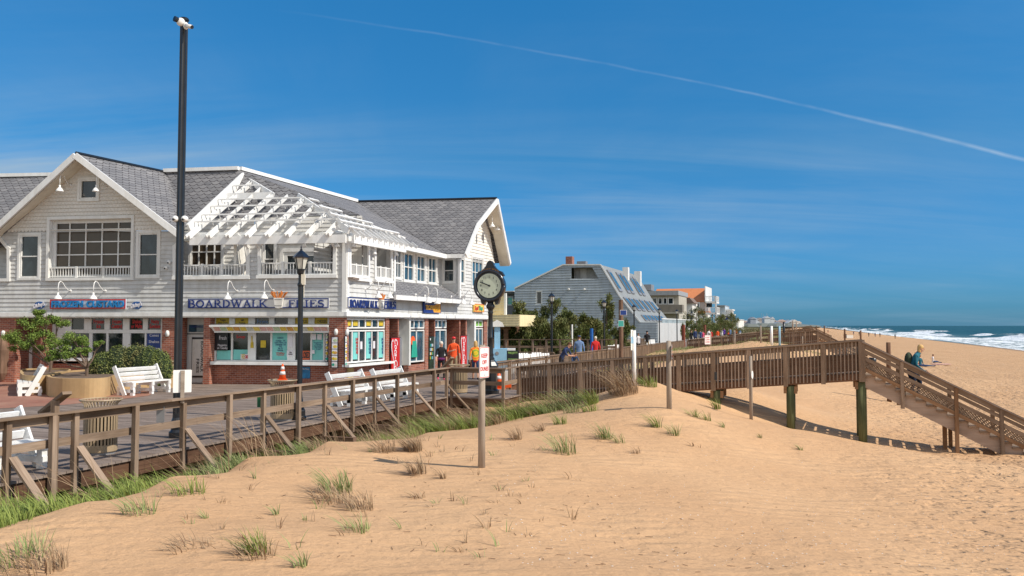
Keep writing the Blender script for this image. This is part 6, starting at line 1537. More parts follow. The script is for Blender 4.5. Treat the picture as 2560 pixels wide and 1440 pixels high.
for i in range(150):
    px_ = 350+1500*rng.random(); py_ = 1100+300*rng.random()**1.4
    if px_ > 1450 and py_ > 1120: continue
    D0 = float(np.interp(py_, [1080, 1120, 1200, 1300, 1400], [19, 16.8, 13.3, 10.6, 9])); X = (px_-1280)/F*D0; sp_.append((X, D0, int(3+7*rng.random()), .10+.16*rng.random(), 1 if rng.random() < .7 else 2, (-.8+1.2*rng.random(), .3*rng.random(), 0), .06))
band(sp_, 'sparse_grass')
def hit(px_, py_):     # where the sight line of a pixel meets the sand
    r_ = ray(px_, py_); ts = np.arange(4, 60, .02); X = r_.x*ts; Y = r_.y*ts; Z = H+r_.z*ts; g = ground(X, Y, False); k = np.argmax(Z < g); return V((X[k], Y[k], g[k]))
for i, (px_, py_, h, n, kind, spd, lb) in enumerate((
    (1205+205,1130,.42,70,2,.30,'pale green grass tuft right of the dune warning post, foremost'), (1510,1095,.38,60,2,.22,'grass tuft uphill right of the foremost pale tuft'), (1548,1105,.26,26,2,.16,'thin grass tuft just right of another on the mid dune'),
    (1641,1068,.36,60,0,.14,'green upright grass tuft before the post with the thin sign'), (1685,1085,.30,40,2,.16,'short grass tuft below the post with the thin sign'), (1735,1042,.26,36,0,.14,'small green tuft left of the first green pile'), (1765,1050,.26,34,0,.16,'small green tuft in front of the first green pile'), (1792,1020,.34,60,0,.14,'dark green tuft at the foot of the first green pile'),
    (1808,1068,.2,16,2,.06,'single thin tuft below the first green pile'), (1900,1093,.14,14,2,.06,'tiny tuft right of the thin post with the disc'), (2002,1122,.15,18,2,.08,'tiny lone tuft farthest right on the open sand'), (1730,1112,.14,12,1,.07,'tiny dry tuft on the open slope'),
    (640,1385,.28,70,0,.18,'dark green tuft in the bottom foreground sand'), (640,1392,.22,60,1,.26,'dry brown skirt of the dark foreground tuft'), (750,1412,.16,30,2,.10,'small low tuft at the bottom right of the dark foreground tuft'), (470,1375,.17,50,1,.30,'flattened dry tuft left of the dark foreground tuft'), (560,1368,.13,30,1,.25,'low dry tuft between two foreground tufts'),
    (30,1400,.30,90,2,.45,'large mixed grass clump in the bottom left corner'), (90,1425,.30,60,1,.35,'dry stalky clump beside the bottom left corner'), (150,1415,.26,24,1,.10,'lone dry stalks right of the bottom left clump'), (350,1285,.30,60,2,.25,'half dry tuft on the left crest'), (470,1232,.28,60,0,.3,'green tuft leaning over the left crest'),
    (515,1298,.18,12,2,.05,'single wisp on the left slope'), (690,1285,.16,14,2,.05,'single wisp left of the middle brown clump'), (840,1225,.34,100,2,.3,'tall mixed clump in the middle of the left slope'), (830,1250,.26,80,1,.35,'brown matted clump in the middle of the left slope'), (900,1270,.30,70,1,.25,'brown tuft right of the matted clump'), (890,1330,.24,50,2,.22,'thin green tuft low in the middle foreground'),
    (960,1130,.34,80,1,.28,'brown feathery clump behind the left slope'), (1035,1128,.42,160,1,.22,'dense dark brown clump where the post shadow ends'), (1045,1180,.32,70,1,.2,'brown tuft left of the warning post base'), (1110,1192,.16,24,1,.08,'small brown tuft close to the warning post base'), (1240,1262,.12,20,1,.1,'little dry sprig on the sand below the warning post'), (1045,1240,.12,24,1,.14,'flat dry sprig on the middle sand'),
    (1290,1095,.30,50,1,.16,'brown tuft right of the warning post'), (1350,1075,.22,36,1,.14,'brown tuft uphill of the warning post'), (1480,1010,.5,120,0,.28,'bright blue green clump against the walkway'), (1560,985,.85,260,1,.55,'big brown reed clump leaning against the walkway'), (1620,965,.40,110,0,.35,'green clump around the square white post'), (1475,1030,.34,80,0,.28,'green tuft on the dune below the walkway'), (1430,1030,.34,80,2,.3,'pale tuft on the dune below the walkway'),
    (1400,1060,.3,60,0,.2,'short green tuft at the dune crest'), (1310,1245,.10,14,1,.08,'tiny brown sprig right of the little dry sprig'), (1590,1130,.14,20,1,.12,'dry matted sprig on the upper slope'))):
    P = hit(px_, py_); q, r_ = tuft(int(n*1.3), h*1.15, (-.5 if kind != 1 else -.65, .1, 0), spd*.8, .006)
    t = thing('grass_tuft', lb, 'grass tuft', P-V((0,0,.03)), 0, 'grass tufts on the dune'); grass_obj('blades', q, r_, [GRS, BRN, GRS2][kind], t)
# shells and twigs
m = MB()
for i in range(520):
    px_ = 1250+1250*rng.random(); py_ = 1140+300*rng.random(); D0 = float(np.interp(py_, [1140, 1200, 1300, 1440], [17, 13.4, 10.8, 8.6])); D0 *= 1+.15*max(0, px_-1500)/1000
    X = (px_-1280)/F*D0; s_ = .005+.009*rng.random(); m.ell((X, D0, gz(X, D0)+.003), (s_, s_*.8, s_*.4), 5, 3)
tag(m.build('shell_fragments', plain('shell', (.80,.74,.66), .4, .2, 20)), kind='stuff')
m = MB()
for i in range(170):
    px_ = 600+1900*rng.random(); py_ = 1150+285*rng.random(); D0 = float(np.interp(py_, [1140, 1200, 1300, 1440], [17, 13.4, 10.8, 8.6])); X = (px_-1280)/F*D0; a = rng.random()*6; l_ = .03+.07*rng.random()
    m.tube([(X, D0, gz(X, D0)+.006), (X+l_*cos(a), D0+l_*sin(a), gz(X+l_*cos(a), D0+l_*sin(a))+.01)], .003, 4)
tag(m.build('twigs', WB), kind='stuff')
P = hit(1412, 1258); m = MB(); m.beam((-.07, 0, .01), (.07, -.02, .015), .02, .012); tag(m.build('orange_scrap', ORANGE), 'small orange plastic scrap lying on the sand', 'litter'); bpy.data.objects['orange_scrap'].location = P

# ------------------------------------------------------------------ houses
def HF(s0): return Fr(ST(s0, 0), radians(-20))
def house(name, label, s0, cat='house'):
    f = HF(s0); r = thing(name, label, cat, ST(s0, -18)); f.root = r; f.M = inv(r) @ f.W; return f, r
# grey wedge shaped house
f, r = house('grey_house', 'large blue grey clapboard house with a steep slanting skylight roof', 94.7)
o_ = [f.uz(*p) for p in ((1287,858),(1287,721),(1408,662),(1502,662),(1549,740),(1601,806),(1645,806),(1645,858))]; o_[0] = (o_[0][0], -.3); o_[-1] = (o_[-1][0], -.3)
hb = f.rect(1429, 669, 1496, 697); hole = [f.uz(*p) for p in ((1429,697),(1429,669),(1481,669),(1497,697))]; wn = f.rect(1342, 729, 1354, 760); wn2 = f.rect(1440, 790, 1452, 800)
m = MB(f.M); lap(m, [o_, hole, rp(wn)], .30, proud=.11); m.build('front_wall', GSID, r)
m = MB(f.M); m.box(hb[0]-.2, hb[1]+.2, 1.8, 1.9, hb[2]-.1, hb[3]+.1); m.build('loggia_wall', SIDING, r); m = MB(f.M); m.box(hb[0]+.6, hb[0]+1.4, 1.7, 1.79, hb[2], hb[3]); m.build('loggia_door', WHITE, r)
window(f, wn, r, GL, y=0, trim=.12); m = MB(f.M); m.box(wn2[0], wn2[1], -.06, .02, wn2[2], wn2[3]); m.build('pane', GL, r)
DP = 22
def ext(p, y=0.): return f.M @ V((p[0], y, p[1]))
GR = plain('pale_grey_roof', (.24,.26,.27), .8, .12, 2); m = MB()
for a, b in ((1, 2), (2, 3), (3, 4), (4, 5)): m.slab([ext(o_[a], -.1), ext(o_[b], -.1), ext(o_[b], DP), ext(o_[a], DP)], .12)
m.build('roof', GR, r)
for i, (a, b) in enumerate(((1, 2), (2, 3), (3, 4), (4, 5))): m = MB(); m.beam(ext(o_[a], -.12), ext(o_[b], -.12), .1, .16); m.build('roof_edge', WHITE, r)
m = MB(f.M); m.box(o_[5][0], o_[6][0], .02, DP, -.3, o_[5][1]-.05); m.box(o_[0][0], o_[0][0]+.1, .05, DP, -.3, o_[1][1]-.1); m.build('side_wall', plain('pale_grey_fence', (.55,.56,.56), .7), r)
P3_, P4_, P5_ = o_[3], o_[4], o_[5]
def onslope(A_, B2, t_, y, off=.08):
    x_ = A_[0]+(B2[0]-A_[0])*t_; z_ = A_[1]+(B2[1]-A_[1])*t_; n_ = V((-(B2[1]-A_[1]), 0, (B2[0]-A_[0]))).normalized(); n_ = n_ if n_.z > 0 else -n_; return f.M @ (V((x_, y, z_))+n_*off)
def sky_win(A_, B2, t0, t1, y0, y1):
    m = MB(); P = [onslope(A_, B2, t, y, .16) for t, y in ((t0, y0), (t1, y0), (t1, y1), (t0, y1))]; m.slab(P, .18); o2_ = m.build('skylight', GREYM, r)
    q = .12; P = [onslope(A_, B2, t, y, .18) for t, y in ((t0+(t1-t0)*q, y0+(y1-y0)*q), (t1-(t1-t0)*q, y0+(y1-y0)*q), (t1-(t1-t0)*q, y1-(y1-y0)*q), (t0+(t1-t0)*q, y1-(y1-y0)*q))]; m = MB(); m.slab(P, .02); m.build('pane', GLB, o2_)
for y0 in (1.2, 6.0, 8.5, 13.5, 16.0): sky_win(P3_, P4_, .15, .85, y0, y0+1.7)
for y0 in (1.0, 4.0, 7.0, 10.5, 14, 17.5): sky_win(P4_, P5_, .05, .55, y0, y0+1.8)
for y0 in (3.5, 6, 8.5, 11, 13.5, 16): sky_win(P4_, P5_, .72, .95, y0, y0+1.8)
for px0, px1, yt, yb, y, mt, nm in ((1414,1430,641,664,3,BRICK,'chimney'), (1442,1464,653,664,6,GREYM,'rooftop_unit')):
    q = f.rect(px0, yt, px1, yb, y); m = MB(f.M); m.box(q[0], q[1], y, y+1.0, q[2]-.2, q[3]); m.build(nm, mt, r)
for px_, py_, y in ((1563, 668, 12), (1593, 678, 19)):
    u, z = f.uz(px_, py_, y); m = MB(f.M); m.box(u-.25-.01*y, u+.25+.01*y, y, y+.9, z-3.5, z); m.build('chimney', WHITE, r)
for px_ in (1423, 1462): u, z = f.uz(px_, 723); m = MB(f.M); m.tube([(u, 0, z), (u, -.5, z-.03)], .12, 8); m.build('vent_pipe', WHITE, r)
# white garden wall with a window strip
f, r = house('garden_wall', 'white garden wall with a strip of frosted windows beside the grey house', 98, 'wall'); 
A0 = V((o_[6][0]+.0, 0, 0)); s1_, t1_ = 100, f.uz(1652, 800)[0]
m = MB(Mst); m.xf = inv(r) @ Mst; m.box(t1_-.1, t1_, 99, 148, 0, 1.9); m.build('panel', plain('pale_wall', (.68,.67,.64), .7), r); m = MB(inv(r) @ Mst)
for k in range(12): m.box(t1_-.08, t1_-.02, 99.2+k*4.1, 103+k*4.1, 1.95, 3.1)
m.build('pane', plain('frosted_glass', (.42,.47,.48), .2), r); m = MB(inv(r) @ Mst); m.box(t1_-.1, t1_+.02, 99, 148, 3.12, 3.25); m.build('cap', WHITE, r)
# generic block house from pixel rectangles on its front plane
def blk(f, r, nm, px, y0, y1, mat, mk=None):
    q = f.rect(*px, y0); m = MB(f.M); m.box(q[0], q[1], y0, y1, q[2], q[3]); return m.build(nm, mat, r)
BEIG = plain('beige_siding', (.46,.43,.36), .75, .08, 1); BRNW = plain('brown_grey_boards', (.24,.21,.17), .75, .15, 1.5); OR = plain('orange_roof', (.62,.22,.085), .8, .08, 1); PALEP = plain('pale_pink_siding', (.60,.50,.45), .7)
f, r = house('beige_house', 'beige and brown modern house with a flat roof and long upper balcony', 150)
blk(f, r, 'upper_wall', (1618, 738, 1697, 800), 0, 10, BEIG); blk(f, r, 'ground_wall', (1622, 801, 1712, 850), -.5, 12, BEIG); blk(f, r, 'flat_roof', (1610, 727, 1696, 738), -1.2, 11, plain('grey_fascia', (.34,.36,.38), .6)); blk(f, r, 'balcony', (1630, 762, 1706, 781), -2.2, -.1, BRNW); blk(f, r, 'balcony_floor', (1630, 781, 1706, 784), -2.2, -.1, BEIG)
blk(f, r, 'roof_unit', (1609, 711, 1628, 726), 2, 5, GREYM)
for x0, x1 in ((1631, 1643), (1645, 1656), (1658, 1668), (1670, 1684)): q = f.rect(x0, 744, x1, 761, -.0); window(f, q, r, GL, y=-.05, trim=0, fw=.14)
f, r = house('tiled_bay_house', 'narrow house with a brown tiled bay roof between the beige and orange roofed houses', 168); blk(f, r, 'bay_wall', (1704, 758, 1731, 850), 0, 8, SIDW); q = f.rect(1702, 744, 1736, 758, -.4); m = MB(f.M); m.prism([(q[0], q[2]), (q[1], q[2]), (q[1]-1.0, q[3]), (q[0]+.6, q[3])], -.5, 6); m.build('bay_roof', plain('brown_tile', (.20,.14,.11), .8), r); blk(f, r, 'window', (1708, 785, 1722, 815), -.1, 0, GL)
f, r = house('orange_roof_house', 'house with a big orange shingle roof and three white sea balconies', 185)
q = f.rect(1625, 722, 1764, 754, 0)
m = MB(); A_ = [f.M @ V(p) for p in ((q[0], 0, q[2]), (q[1], 0, q[2]), (q[1]-.6, 6, q[3]+.3), (q[0]+.5, 6, q[3]+.3))]; m.slab(A_, .15); B2 = [f.M @ V(p) for p in ((q[0], 12, q[2]), (q[1], 12, q[2]), (q[1]-.6, 6, q[3]+.3), (q[0]+.5, 6, q[3]+.3))]; m.slab(B2, .15); m.build('roof', OR, r)
blk(f, r, 'wall', (1730, 754, 1762, 780), .2, 11, PALEP); blk(f, r, 'brick_band', (1726, 777, 1764, 784), .0, 11, OR); blk(f, r, 'lower_wall', (1728, 784, 1762, 850), .3, 11, SIDW); q = f.rect(1739, 757, 1748, 770, .1); window(f, q, r, GL, y=.1, trim=.15, fw=.1)
m = MB(f.M); q = f.rect(1762, 722, 1764, 754, -.1); m.box(q[0], q[1], -.3, 12, q[2], q[3]+.6); m.build('roof_edge', WHITE, r)
for yt, yb, x1 in ((740, 752, 1790), (768, 780, 1792), (794, 806, 1792)):
    q = f.rect(1764, yt, x1, yb, -.5); m = MB(f.M); m.box(q[0], q[1], -.8, 6, q[2]-.5, q[2]-.1); m.build('balcony_floor', WHITE, r); m = MB(f.M); m.box(q[0], q[1], -.8, -.7, q[3]-.12, q[3]); m.box(q[1]-.1, q[1], -.8, 6, q[3]-.12, q[3])
    for k in range(9): x_ = q[0]+(q[1]-q[0])*k/8; m.box(x_-.05, x_+.05, -.79, -.71, q[2], q[3]-.1)
    for k in range(14): y_ = -.7+6.6*k/13; m.box(q[1]-.09, q[1]-.01, y_-.05, y_+.05, q[2], q[3]-.1)
    m.build('balcony_rail', WHITE, r)
q = f.rect(1788, 740, 1792, 850, -.6); m = MB(f.M); m.box(q[0], q[1], -.8, -.4, -.2, q[3]); m.build('column', WHITE2, r); blk(f, r, 'patio_door', (1766, 756, 1780, 768), .5, .7, GL)
f, r = house('far_grey_house', 'far grey block house with a white roof deck', 260); blk(f, r, 'wall', (1793, 766, 1813, 850), 0, 14, GSID); blk(f, r, 'flat_roof', (1792, 763, 1812, 766), -.5, 14, GREYM); blk(f, r, 'deck', (1806, 785, 1832, 789), -1, 10, WHITE); blk(f, r, 'pavilion', (1808, 774, 1829, 789), 2, 9, SIDING); blk(f, r, 'pavilion_roof', (1806, 773, 1831, 776), 1, 10, WHITE)
q = f.rect(1806, 781, 1832, 786, -1); m = MB(f.M); m.box(q[0], q[1], -1, -.9, q[3]-.1, q[3])
for k in range(12): x_ = q[0]+(q[1]-q[0])*k/11; m.box(x_-.06, x_+.06, -1, -.9, q[2], q[3])
m.build('deck_rail', WHITE, r); blk(f, r, 'blue_screen', (1812, 791, 1826, 799), -.2, 0, BLUEP)
f, r = house('pale_end_wall', 'tall pale end wall of the last house before the far pines', 300, 'wall'); blk(f, r, 'panel', (1829, 799, 1844, 850), 0, 30, SIDW); blk(f, r, 'cap', (1828, 798, 1845, 799.5), -.2, 30, WHITE)
# yellow building with porch
f, r = house('yellow_building', 'pale yellow clapboard building with a projecting flat porch roof behind the clock', 56)
o_ = [f.uz(*p) for p in ((1195,795),(1195,733),(1262,733),(1262,795))]; m = MB(f.M); lap(m, [o_], .2, proud=.04); m.build('wall', YELB, r)
m = MB(f.M); q = f.rect(1261, 733, 1266, 790); m.box(q[0], q[1], -.1, .1, q[2], q[3]); m.build('corner_board', WHITE, r)
q = f.rect(1200, 787, 1299, 816, -2.5); m = MB(f.M); lap(m, [rp(q)], .17, y0=-2.5, proud=.03); m.box(q[0], q[1], -2.49, 1, q[2], q[3]); m.build('porch_fascia', YELB, r)
q = f.rect(1232, 817, 1283, 824, -2.3); m = MB(f.M); m.box(q[0], q[1]-1, -2.3, 0, q[2], q[3]); m.build('porch_beam', WO, r)
for x0, x1 in ((1259, 1268), (1240, 1246)): q = f.rect(x0, 820, x1, 870, -2.2); m = MB(f.M); m.box(q[0], q[1], -2.2, -1.95, 0, q[3]); m.build('porch_post', WB, r)
blk(f, r, 'back_wall', (1195, 815, 1255, 862), -.1, 4, WB)
f, r = house('dark_grey_house', 'dark grey flat roofed house glimpsed between the yellow building and the grey house', 96); blk(f, r, 'wall', (1255, 735, 1288, 855), 0, 8, plain('dark_grey_wall', (.13,.14,.16), .7)); blk(f, r, 'eave', (1250, 729, 1290, 735), -.6, 8, plain('dark_eave', (.05,.055,.06), .6)); blk(f, r, 'roof_pad', (1258, 727, 1284, 729), 0, 5, WHITE); q = f.rect(1269, 743, 1282, 762); window(f, q, r, GLT, 1, 2, y=-.05, trim=.1, mat=GSID)
# kiosk box, cafe sign, chairs
A = AT(1243, 880, 36); r = thing('kiosk', 'pale blue kiosk with a white gabled top beside the clock', 'kiosk', (A.x, A.y, 0)); m = MB(); m.box(-.12, .12, -.2, .3, .0, 2.3); m.build('post', SKYB, r); m = MB(); m.prism([(-.3, 2.3), (.3, 2.3), (.22, 2.48), (0, 2.6), (-.22, 2.48)], -.3, .3); m.build('cap', WHITE, r)
m = MB(); m.box(-.25, .45, -.4, .4, 0, 1.35); m.build('cabinet', SKYB, r); m = MB(); m.box(.45, .8, -.4, .4, 0, 1.35); m.build('side_panel', WHITE, r); m = MB(); m.tube([(0, -.42, 1.15), (0, -.40, 1.15)], .08, 10); m.build('emblem', GREYM, r)
A = AT(1282, 888, 34); r = thing('cafe_board', 'black sandwich board with pale green lettering near the railing', 'sign', (A.x, A.y, 0)); k = 34/F; m = MB(); m.box(-.25, .25, -.02, .02, .9, 1.32); m.beam((-.2, 0, 0), (-.2, 0, .9), .04, .04); m.beam((.2, 0, 0), (.2, 0, .9), .04, .04); m.build('board', BLACK, r)
LG = plain('lime_letters', (.35,.60,.15), .6); text_obj('THE JETTY', .11, .003, LG, r, Matrix.Translation((0, -.025, 1.22)), bold=.002, width=.40); m = MB(); m.box(-.2, .2, -.024, -.02, .96, .98); m.box(-.2, .1, -.024, -.02, .92, .935); m.build('underline', LG, r)
def chair(px_, D, label, mat):
    A = AT(px_, 900, D); r = thing('terrace_chair', label, 'chair', (A.x, A.y, 0), .5, 'white terrace chairs behind the balustrade'); m = MB(); m.box(-.28, .28, -.25, .3, .34, .39); m.build('seat', mat, r)
    for k in range(4): m = MB(); m.beam((-.22+.145*k, .28, .4), (-.22+.145*k, .42, 1.0), .11, .02, (0, 1, 0)); m.build('back_slat', mat, r)
    for x_ in (-.25, .25):
        for y_ in (-.22, .28): m = MB(); m.box(x_-.03, x_+.03, y_-.03, y_+.03, 0, .34); m.build('leg', mat, r)
for i, (x_, D, mt) in enumerate(((1300, 39, WHITE2), (1318, 40, WHITE2), (1336, 39, WHITE2), (1352, 41, WHITE2), (1372, 40, WHITE2), (1537, 56, WHITE2), (1550, 58, WHITE2), (1625, 78, WHITE2), (1638, 80, WHITE2))): chair(x_, D, 'white slatted terrace chair number %s from the cafe board along the boardwalk' % ['one', 'two', 'three', 'four', 'five', 'six', 'seven', 'eight', 'nine'][i], mt)
# far town and masts
hazed_pal = [plain('town_%d' % i, c_, .8, .1, .1) for i, c_ in enumerate(((.62,.66,.70), (.62,.46,.40), (.36,.40,.46), (.68,.66,.62), (.45,.40,.38)))]  # distance haze is painted into these pale colours
for i in range(120):
    px_ = 1845+150*rng.random(); D = 1100+900*rng.random(); r0 = (px_-1280)/F; A = V((r0*D, D, 0)); hh = (5+9*rng.random())*(1-.5*abs(px_-1915)/90) ; w_ = 5+7*rng.random(); m = MB(); m.box(-w_/2, w_/2, -6, 6, -2, hh)
    m.prism([(-w_/2-.5, hh), (w_/2+.5, hh), (0, hh+3)], -6.5, 6.5); o = m.build('distant_house', hazed_pal[i % 5]); o.location = A; tag(o, 'tiny house tinted pale for haze in the town far along the shore', 'house', 'hazy town houses')
for i, (px_, lb) in enumerate(((1904, 'left thin mast above the hazy town'), (1909, 'second thin mast above the hazy town'), (1916, 'third thin mast above the hazy town'), (1919.5, 'right thin mast above the hazy town'))):
    D = 2300; A = AT(px_, 785-(2 if i in (0, 2) else 0), D); m = MB(); m.tube([(0,0,0), (0,0,A.z)], [.55, .3], 5); o = m.build('radio_mast', hazed_pal[2]); o.location = (A.x, A.y, 0); tag(o, lb, 'mast')
m = MB()
for k in range(120):
    px_ = 1840+190*rng.random(); D = 900+1100*rng.random(); r0 = (px_-1280)/F; m.ell((r0*D, D, 1), (14, 10, 2+3*rng.random()*(1-max(0, px_-1960)/90)), 7, 4)
tag(m.build('far_treeline', plain('far_trees', (.16,.18,.17), .9)), kind='stuff')
# beach things
A = AT(2182, 905, 68); r = thing('beach_barrel', 'black open barrel on the sand behind the stair rail', 'barrel', (A.x, A.y, gz(A.x, A.y))); m = MB(); m.lathe((0,0,0), [(.27,0),(.29,.3),(.27,.6),(.29,.88),(.25,.88),(.24,.2),(0,.2)], 18); m.build('drum', BLACK, r, True)
A = ONZ(2120, 846, -1.6); r = thing('beach_barrel', 'small dark bin with a pale cover on the far beach', 'bin', (A.x, A.y, gz(A.x, A.y))); m = MB(); m.box(-.6, 1.4, -.5, .5, 0, .9); m.build('cover', SIDW, r); m = MB(); m.box(-1.2, -.6, -.4, .4, 0, 1.3); m.build('drum', BLACK, r)
# ------------------------------------------------------------------ people
def person(px_, py_, D, h, label, top, legs, hair=HAIRB, pose='stand', face=0, shorts=False, shoes=None, cap=None, sleeve=True, z=None, feet_px=None, wide=1.0, fine=True, hairlen=0, extra=None, loc=None):
    """body is one skinned surface; local axes: x right, y backwards, facing -y"""
    if loc is None:
        A = AT(px_, 900, D); loc = V((A.x, A.y, 0 if z is None else z))
    r = thing('person', label, 'person', loc, face); k = h/1.75
    J_ = {}
    hipz, kn, ank, sh, nk, hd = .92, .50, .09, 1.42, 1.50, 1.62
    legL = [(.09,0,.90),(.10,-.02,.50),(.10,.03,.09),(.10,-.13,.045)]; legR = [(-.09,0,.90),(-.10,-.02,.50),(-.10,.03,.09),(-.10,-.13,.045)]
    armL = [(.19,.0,1.40),(.25,.02,1.13),(.27,-.05,.88),(.27,-.08,.80)]; armR = [(-.19,0,1.40),(-.25,.02,1.13),(-.27,-.05,.88),(-.27,-.08,.80)]
    spine = [(0,0,.93),(0,.0,1.10),(0,.01,1.28),(0,0,1.43),(0,-.01,1.51),(0,-.03,1.60),(0,-.02,1.70)]
    if pose == 'walk': legL = [(.09,0,.90),(.10,-.16,.52),(.10,-.20,.09),(.10,-.36,.06)]; legR = [(-.09,0,.90),(-.10,.03,.50),(-.10,.28,.13),(-.10,.16,.045)]; armL[1:] = [(.25,.10,1.14),(.26,.08,.90),(.26,.05,.82)]; armR[1:] = [(-.25,-.04,1.14),(-.27,-.18,.92),(-.27,-.23,.85)]
    if pose == 'chest': armR[1:] = [(-.27,.0,1.12),(-.08,-.22,1.17),(-.0,-.24,1.20)]
    if pose == 'lean': 
        spine = [(0,.10,.93),(0,0,1.08),(0,-.10,1.22),(0,-.20,1.34),(0,-.27,1.41),(0,-.33,1.48),(0,-.35,1.57)]; armL = [(.19,-.17,1.31),(.24,-.28,1.06),(.10,-.48,1.02),(.04,-.55,1.02)]; armR = [(-.19,-.17,1.31),(-.24,-.28,1.06),(-.10,-.48,1.02),(-.04,-.55,1.02)]; legL = [(.09,.10,.90),(.10,.06,.50),(.10,.12,.09),(.10,-.02,.045)]; legR = [(-.09,.10,.90),(-.10,.08,.50),(-.10,.20,.09),(-.10,.06,.045)]
    if pose == 'stairs':
        spine = [(0,.04,.93),(0,.0,1.10),(0,-.05,1.27),(0,-.10,1.41),(0,-.15,1.48),(0,-.21,1.55),(0,-.22,1.65)]; legL = [(.09,.04,.90),(.10,-.18,.56),(.10,-.05,.17),(.10,-.20,.13)]; legR = [(-.09,.04,.90),(-.10,.02,.50),(-.10,.10,.09),(-.10,-.04,.045)]; armL = [(.19,-.07,1.38),(.26,-.05,1.10),(.24,-.22,.90),(.23,-.30,.86)]; armR = [(-.19,-.07,1.38),(-.28,-.08,1.10),(-.24,-.28,.93),(-.22,-.36,.90)]
    if pose == 'sit':
        spine = [(0,.0,.12),(0,.04,.28),(0,.05,.45),(0,.03,.60),(0,.01,.68),(0,-.02,.77),(0,-.02,.86)]; legL = [(.09,0,.12),(.11,-.38,.22),(.11,-.72,.07),(.11,-.80,.12)]; legR = [(-.09,0,.12),(-.11,-.38,.16),(-.11,-.74,.07),(-.11,-.82,.12)]; armL = [(.19,.03,.57),(.24,.0,.34),(.18,-.22,.30),(.15,-.3,.30)]; armR = [(-.19,.03,.57),(-.24,.05,.32),(-.24,.16,.08),(-.24,.2,.05)]
    if pose == 'lie':
        spine = [(0,.0,.12),(0,.16,.14),(0,.32,.15),(0,.46,.15),(0,.54,.16),(0,.62,.18),(0,.72,.18)]; legL = [(.09,0,.12),(.11,-.42,.11),(.11,-.84,.08),(.11,-.92,.14)]; legR = [(-.09,0,.12),(-.11,-.42,.11),(-.11,-.84,.08),(-.11,-.92,.14)]; armL = [(.19,.42,.13),(.26,.2,.08),(.26,-.05,.05),(.26,-.12,.05)]; armR = [(-.19,.42,.13),(-.26,.2,.08),(-.26,-.05,.05),(-.26,-.12,.05)]
    vs = []; rs = []; es = []; 
    def chain(P, R_, start=None):
        pr = start
        for p, q in zip(P, R_):
            vs.append(V(p)*k); rs.append((q[0]*k*wide if q[0] > .075 else q[0]*k, q[1]*k)); i = len(vs)-1
            if pr is not None: es.append((pr, i))
            pr = i
        return pr
    chain(spine, [(.150,.105),(.135,.10),(.15,.105),(.155,.09),(.052,.055),(.072,.088),(.070,.082)])
    chain(legL, [(.088,.09),(.058,.062),(.040,.045),(.038,.030)], 0); chain(legR, [(.088,.09),(.058,.062),(.040,.045),(.038,.030)], 0)
    chain(armL, [(.060,.055),(.042,.042),(.028,.028),(.034,.016)], 3); chain(armR, [(.060,.055),(.042,.042),(.028,.028),(.034,.016)], 3)
    me = bpy.data.meshes.new('b'); me.from_pydata([tuple(v) for v in vs], es, []); o = bpy.data.objects.new('b', me); C.objects.link(o)
    md = o.modifiers.new('s', 'SKIN'); sk = me.skin_vertices[0].data
    for i, q in enumerate(rs): sk[i].radius = q
    sk[0].use_root = True; sb = o.modifiers.new('u', 'SUBSURF'); sb.levels = 2 if fine else 1; sb.render_levels = sb.levels
    bpy.context.view_layer.update(); bm_ = bpy.data.meshes.new_from_object(o.evaluated_get(bpy.context.evaluated_depsgraph_get())); bpy.data.objects.remove(o); bpy.data.meshes.remove(me)
    # materials by the nearest bone
    bones = [('top', spine[0], spine[3]), ('skin', spine[4], spine[6])]
    for Lg in (legL, legR): bones += [('leg', Lg[0], Lg[1]), ('skin' if shorts else 'leg', Lg[1], Lg[2]), ('shoe', Lg[2], Lg[3])]
    for Ar in (armL, armR): bones += [('top', Ar[0], Ar[1]), ('top' if sleeve else 'skin', Ar[1], Ar[2]), ('skin', Ar[2], Ar[3])]
    mats = {'top': top, 'leg': legs, 'skin': SKIN, 'shoe': shoes or CBLK}; order = ['top', 'leg', 'skin', 'shoe']
    for q in order: bm_.materials.append(mats[q])
    for p in bm_.polygons:
        c_ = p.center/k; best = 9; kk = 'top'
        for nm, a, b in bones:
            a = V(a); b = V(b); ab = b-a; t = max(0, min(1, (c_-a).dot(ab)/max(ab.dot(ab), 1e-6))); d_ = (c_-a-ab*t).length-(.05 if nm == 'top' else 0)
            if d_ < best: best = d_; kk = nm
        p.material_index = order.index(kk); p.use_smooth = True
    bo = bpy.data.objects.new('body', bm_); C.objects.link(bo); bo.parent = r
    if fine:   # hands: five separate fingers added to the body mesh
        m = MB()
        for Ar, sg in ((armL, 1), (armR, -1)):
            wst = V(Ar[2])*k; plm = V(Ar[3])*k; d_ = (plm-wst).normalized(); sd_ = d_.cross(V((sg, 0, 0)));
            if sd_.length < .2: sd_ = V((0, 1, 0))
            sd_.normalize(); cr = V((-sg, 0, 0))
            for q, ln in ((-.024, .062), (-.008, .072), (.008, .068), (.024, .055)):
                b_ = plm+sd_*q*k; m.tube([b_, b_+d_*ln*.5*k, b_+d_*ln*.85*k+cr*.015*k], [.009*k, .008*k, .006*k], 6)
            b_ = wst.lerp(plm, .5)-sd_*.03*k; m.tube([b_, b_-sd_*.02*k+d_*.03*k, b_-sd_*.022*k+d_*.055*k], [.010*k, .009*k, .007*k], 6)
        fo_ = m.build('fingers', SKIN, bo, True)
        hc = (V(spine[5])*.45+V(spine[6])*.55)*k; m = MB(); fw_ = V((0, -1, 0))
        m.ell(hc+fw_*.082*k+V((0,0,-.02*k)), (.012*k, .018*k, .02*k), 8, 5)
        for sg in (-1, 1): m.ell(hc+V((sg*.075*k, .01*k, -.01*k)), (.012*k, .02*k, .028*k), 8, 5)
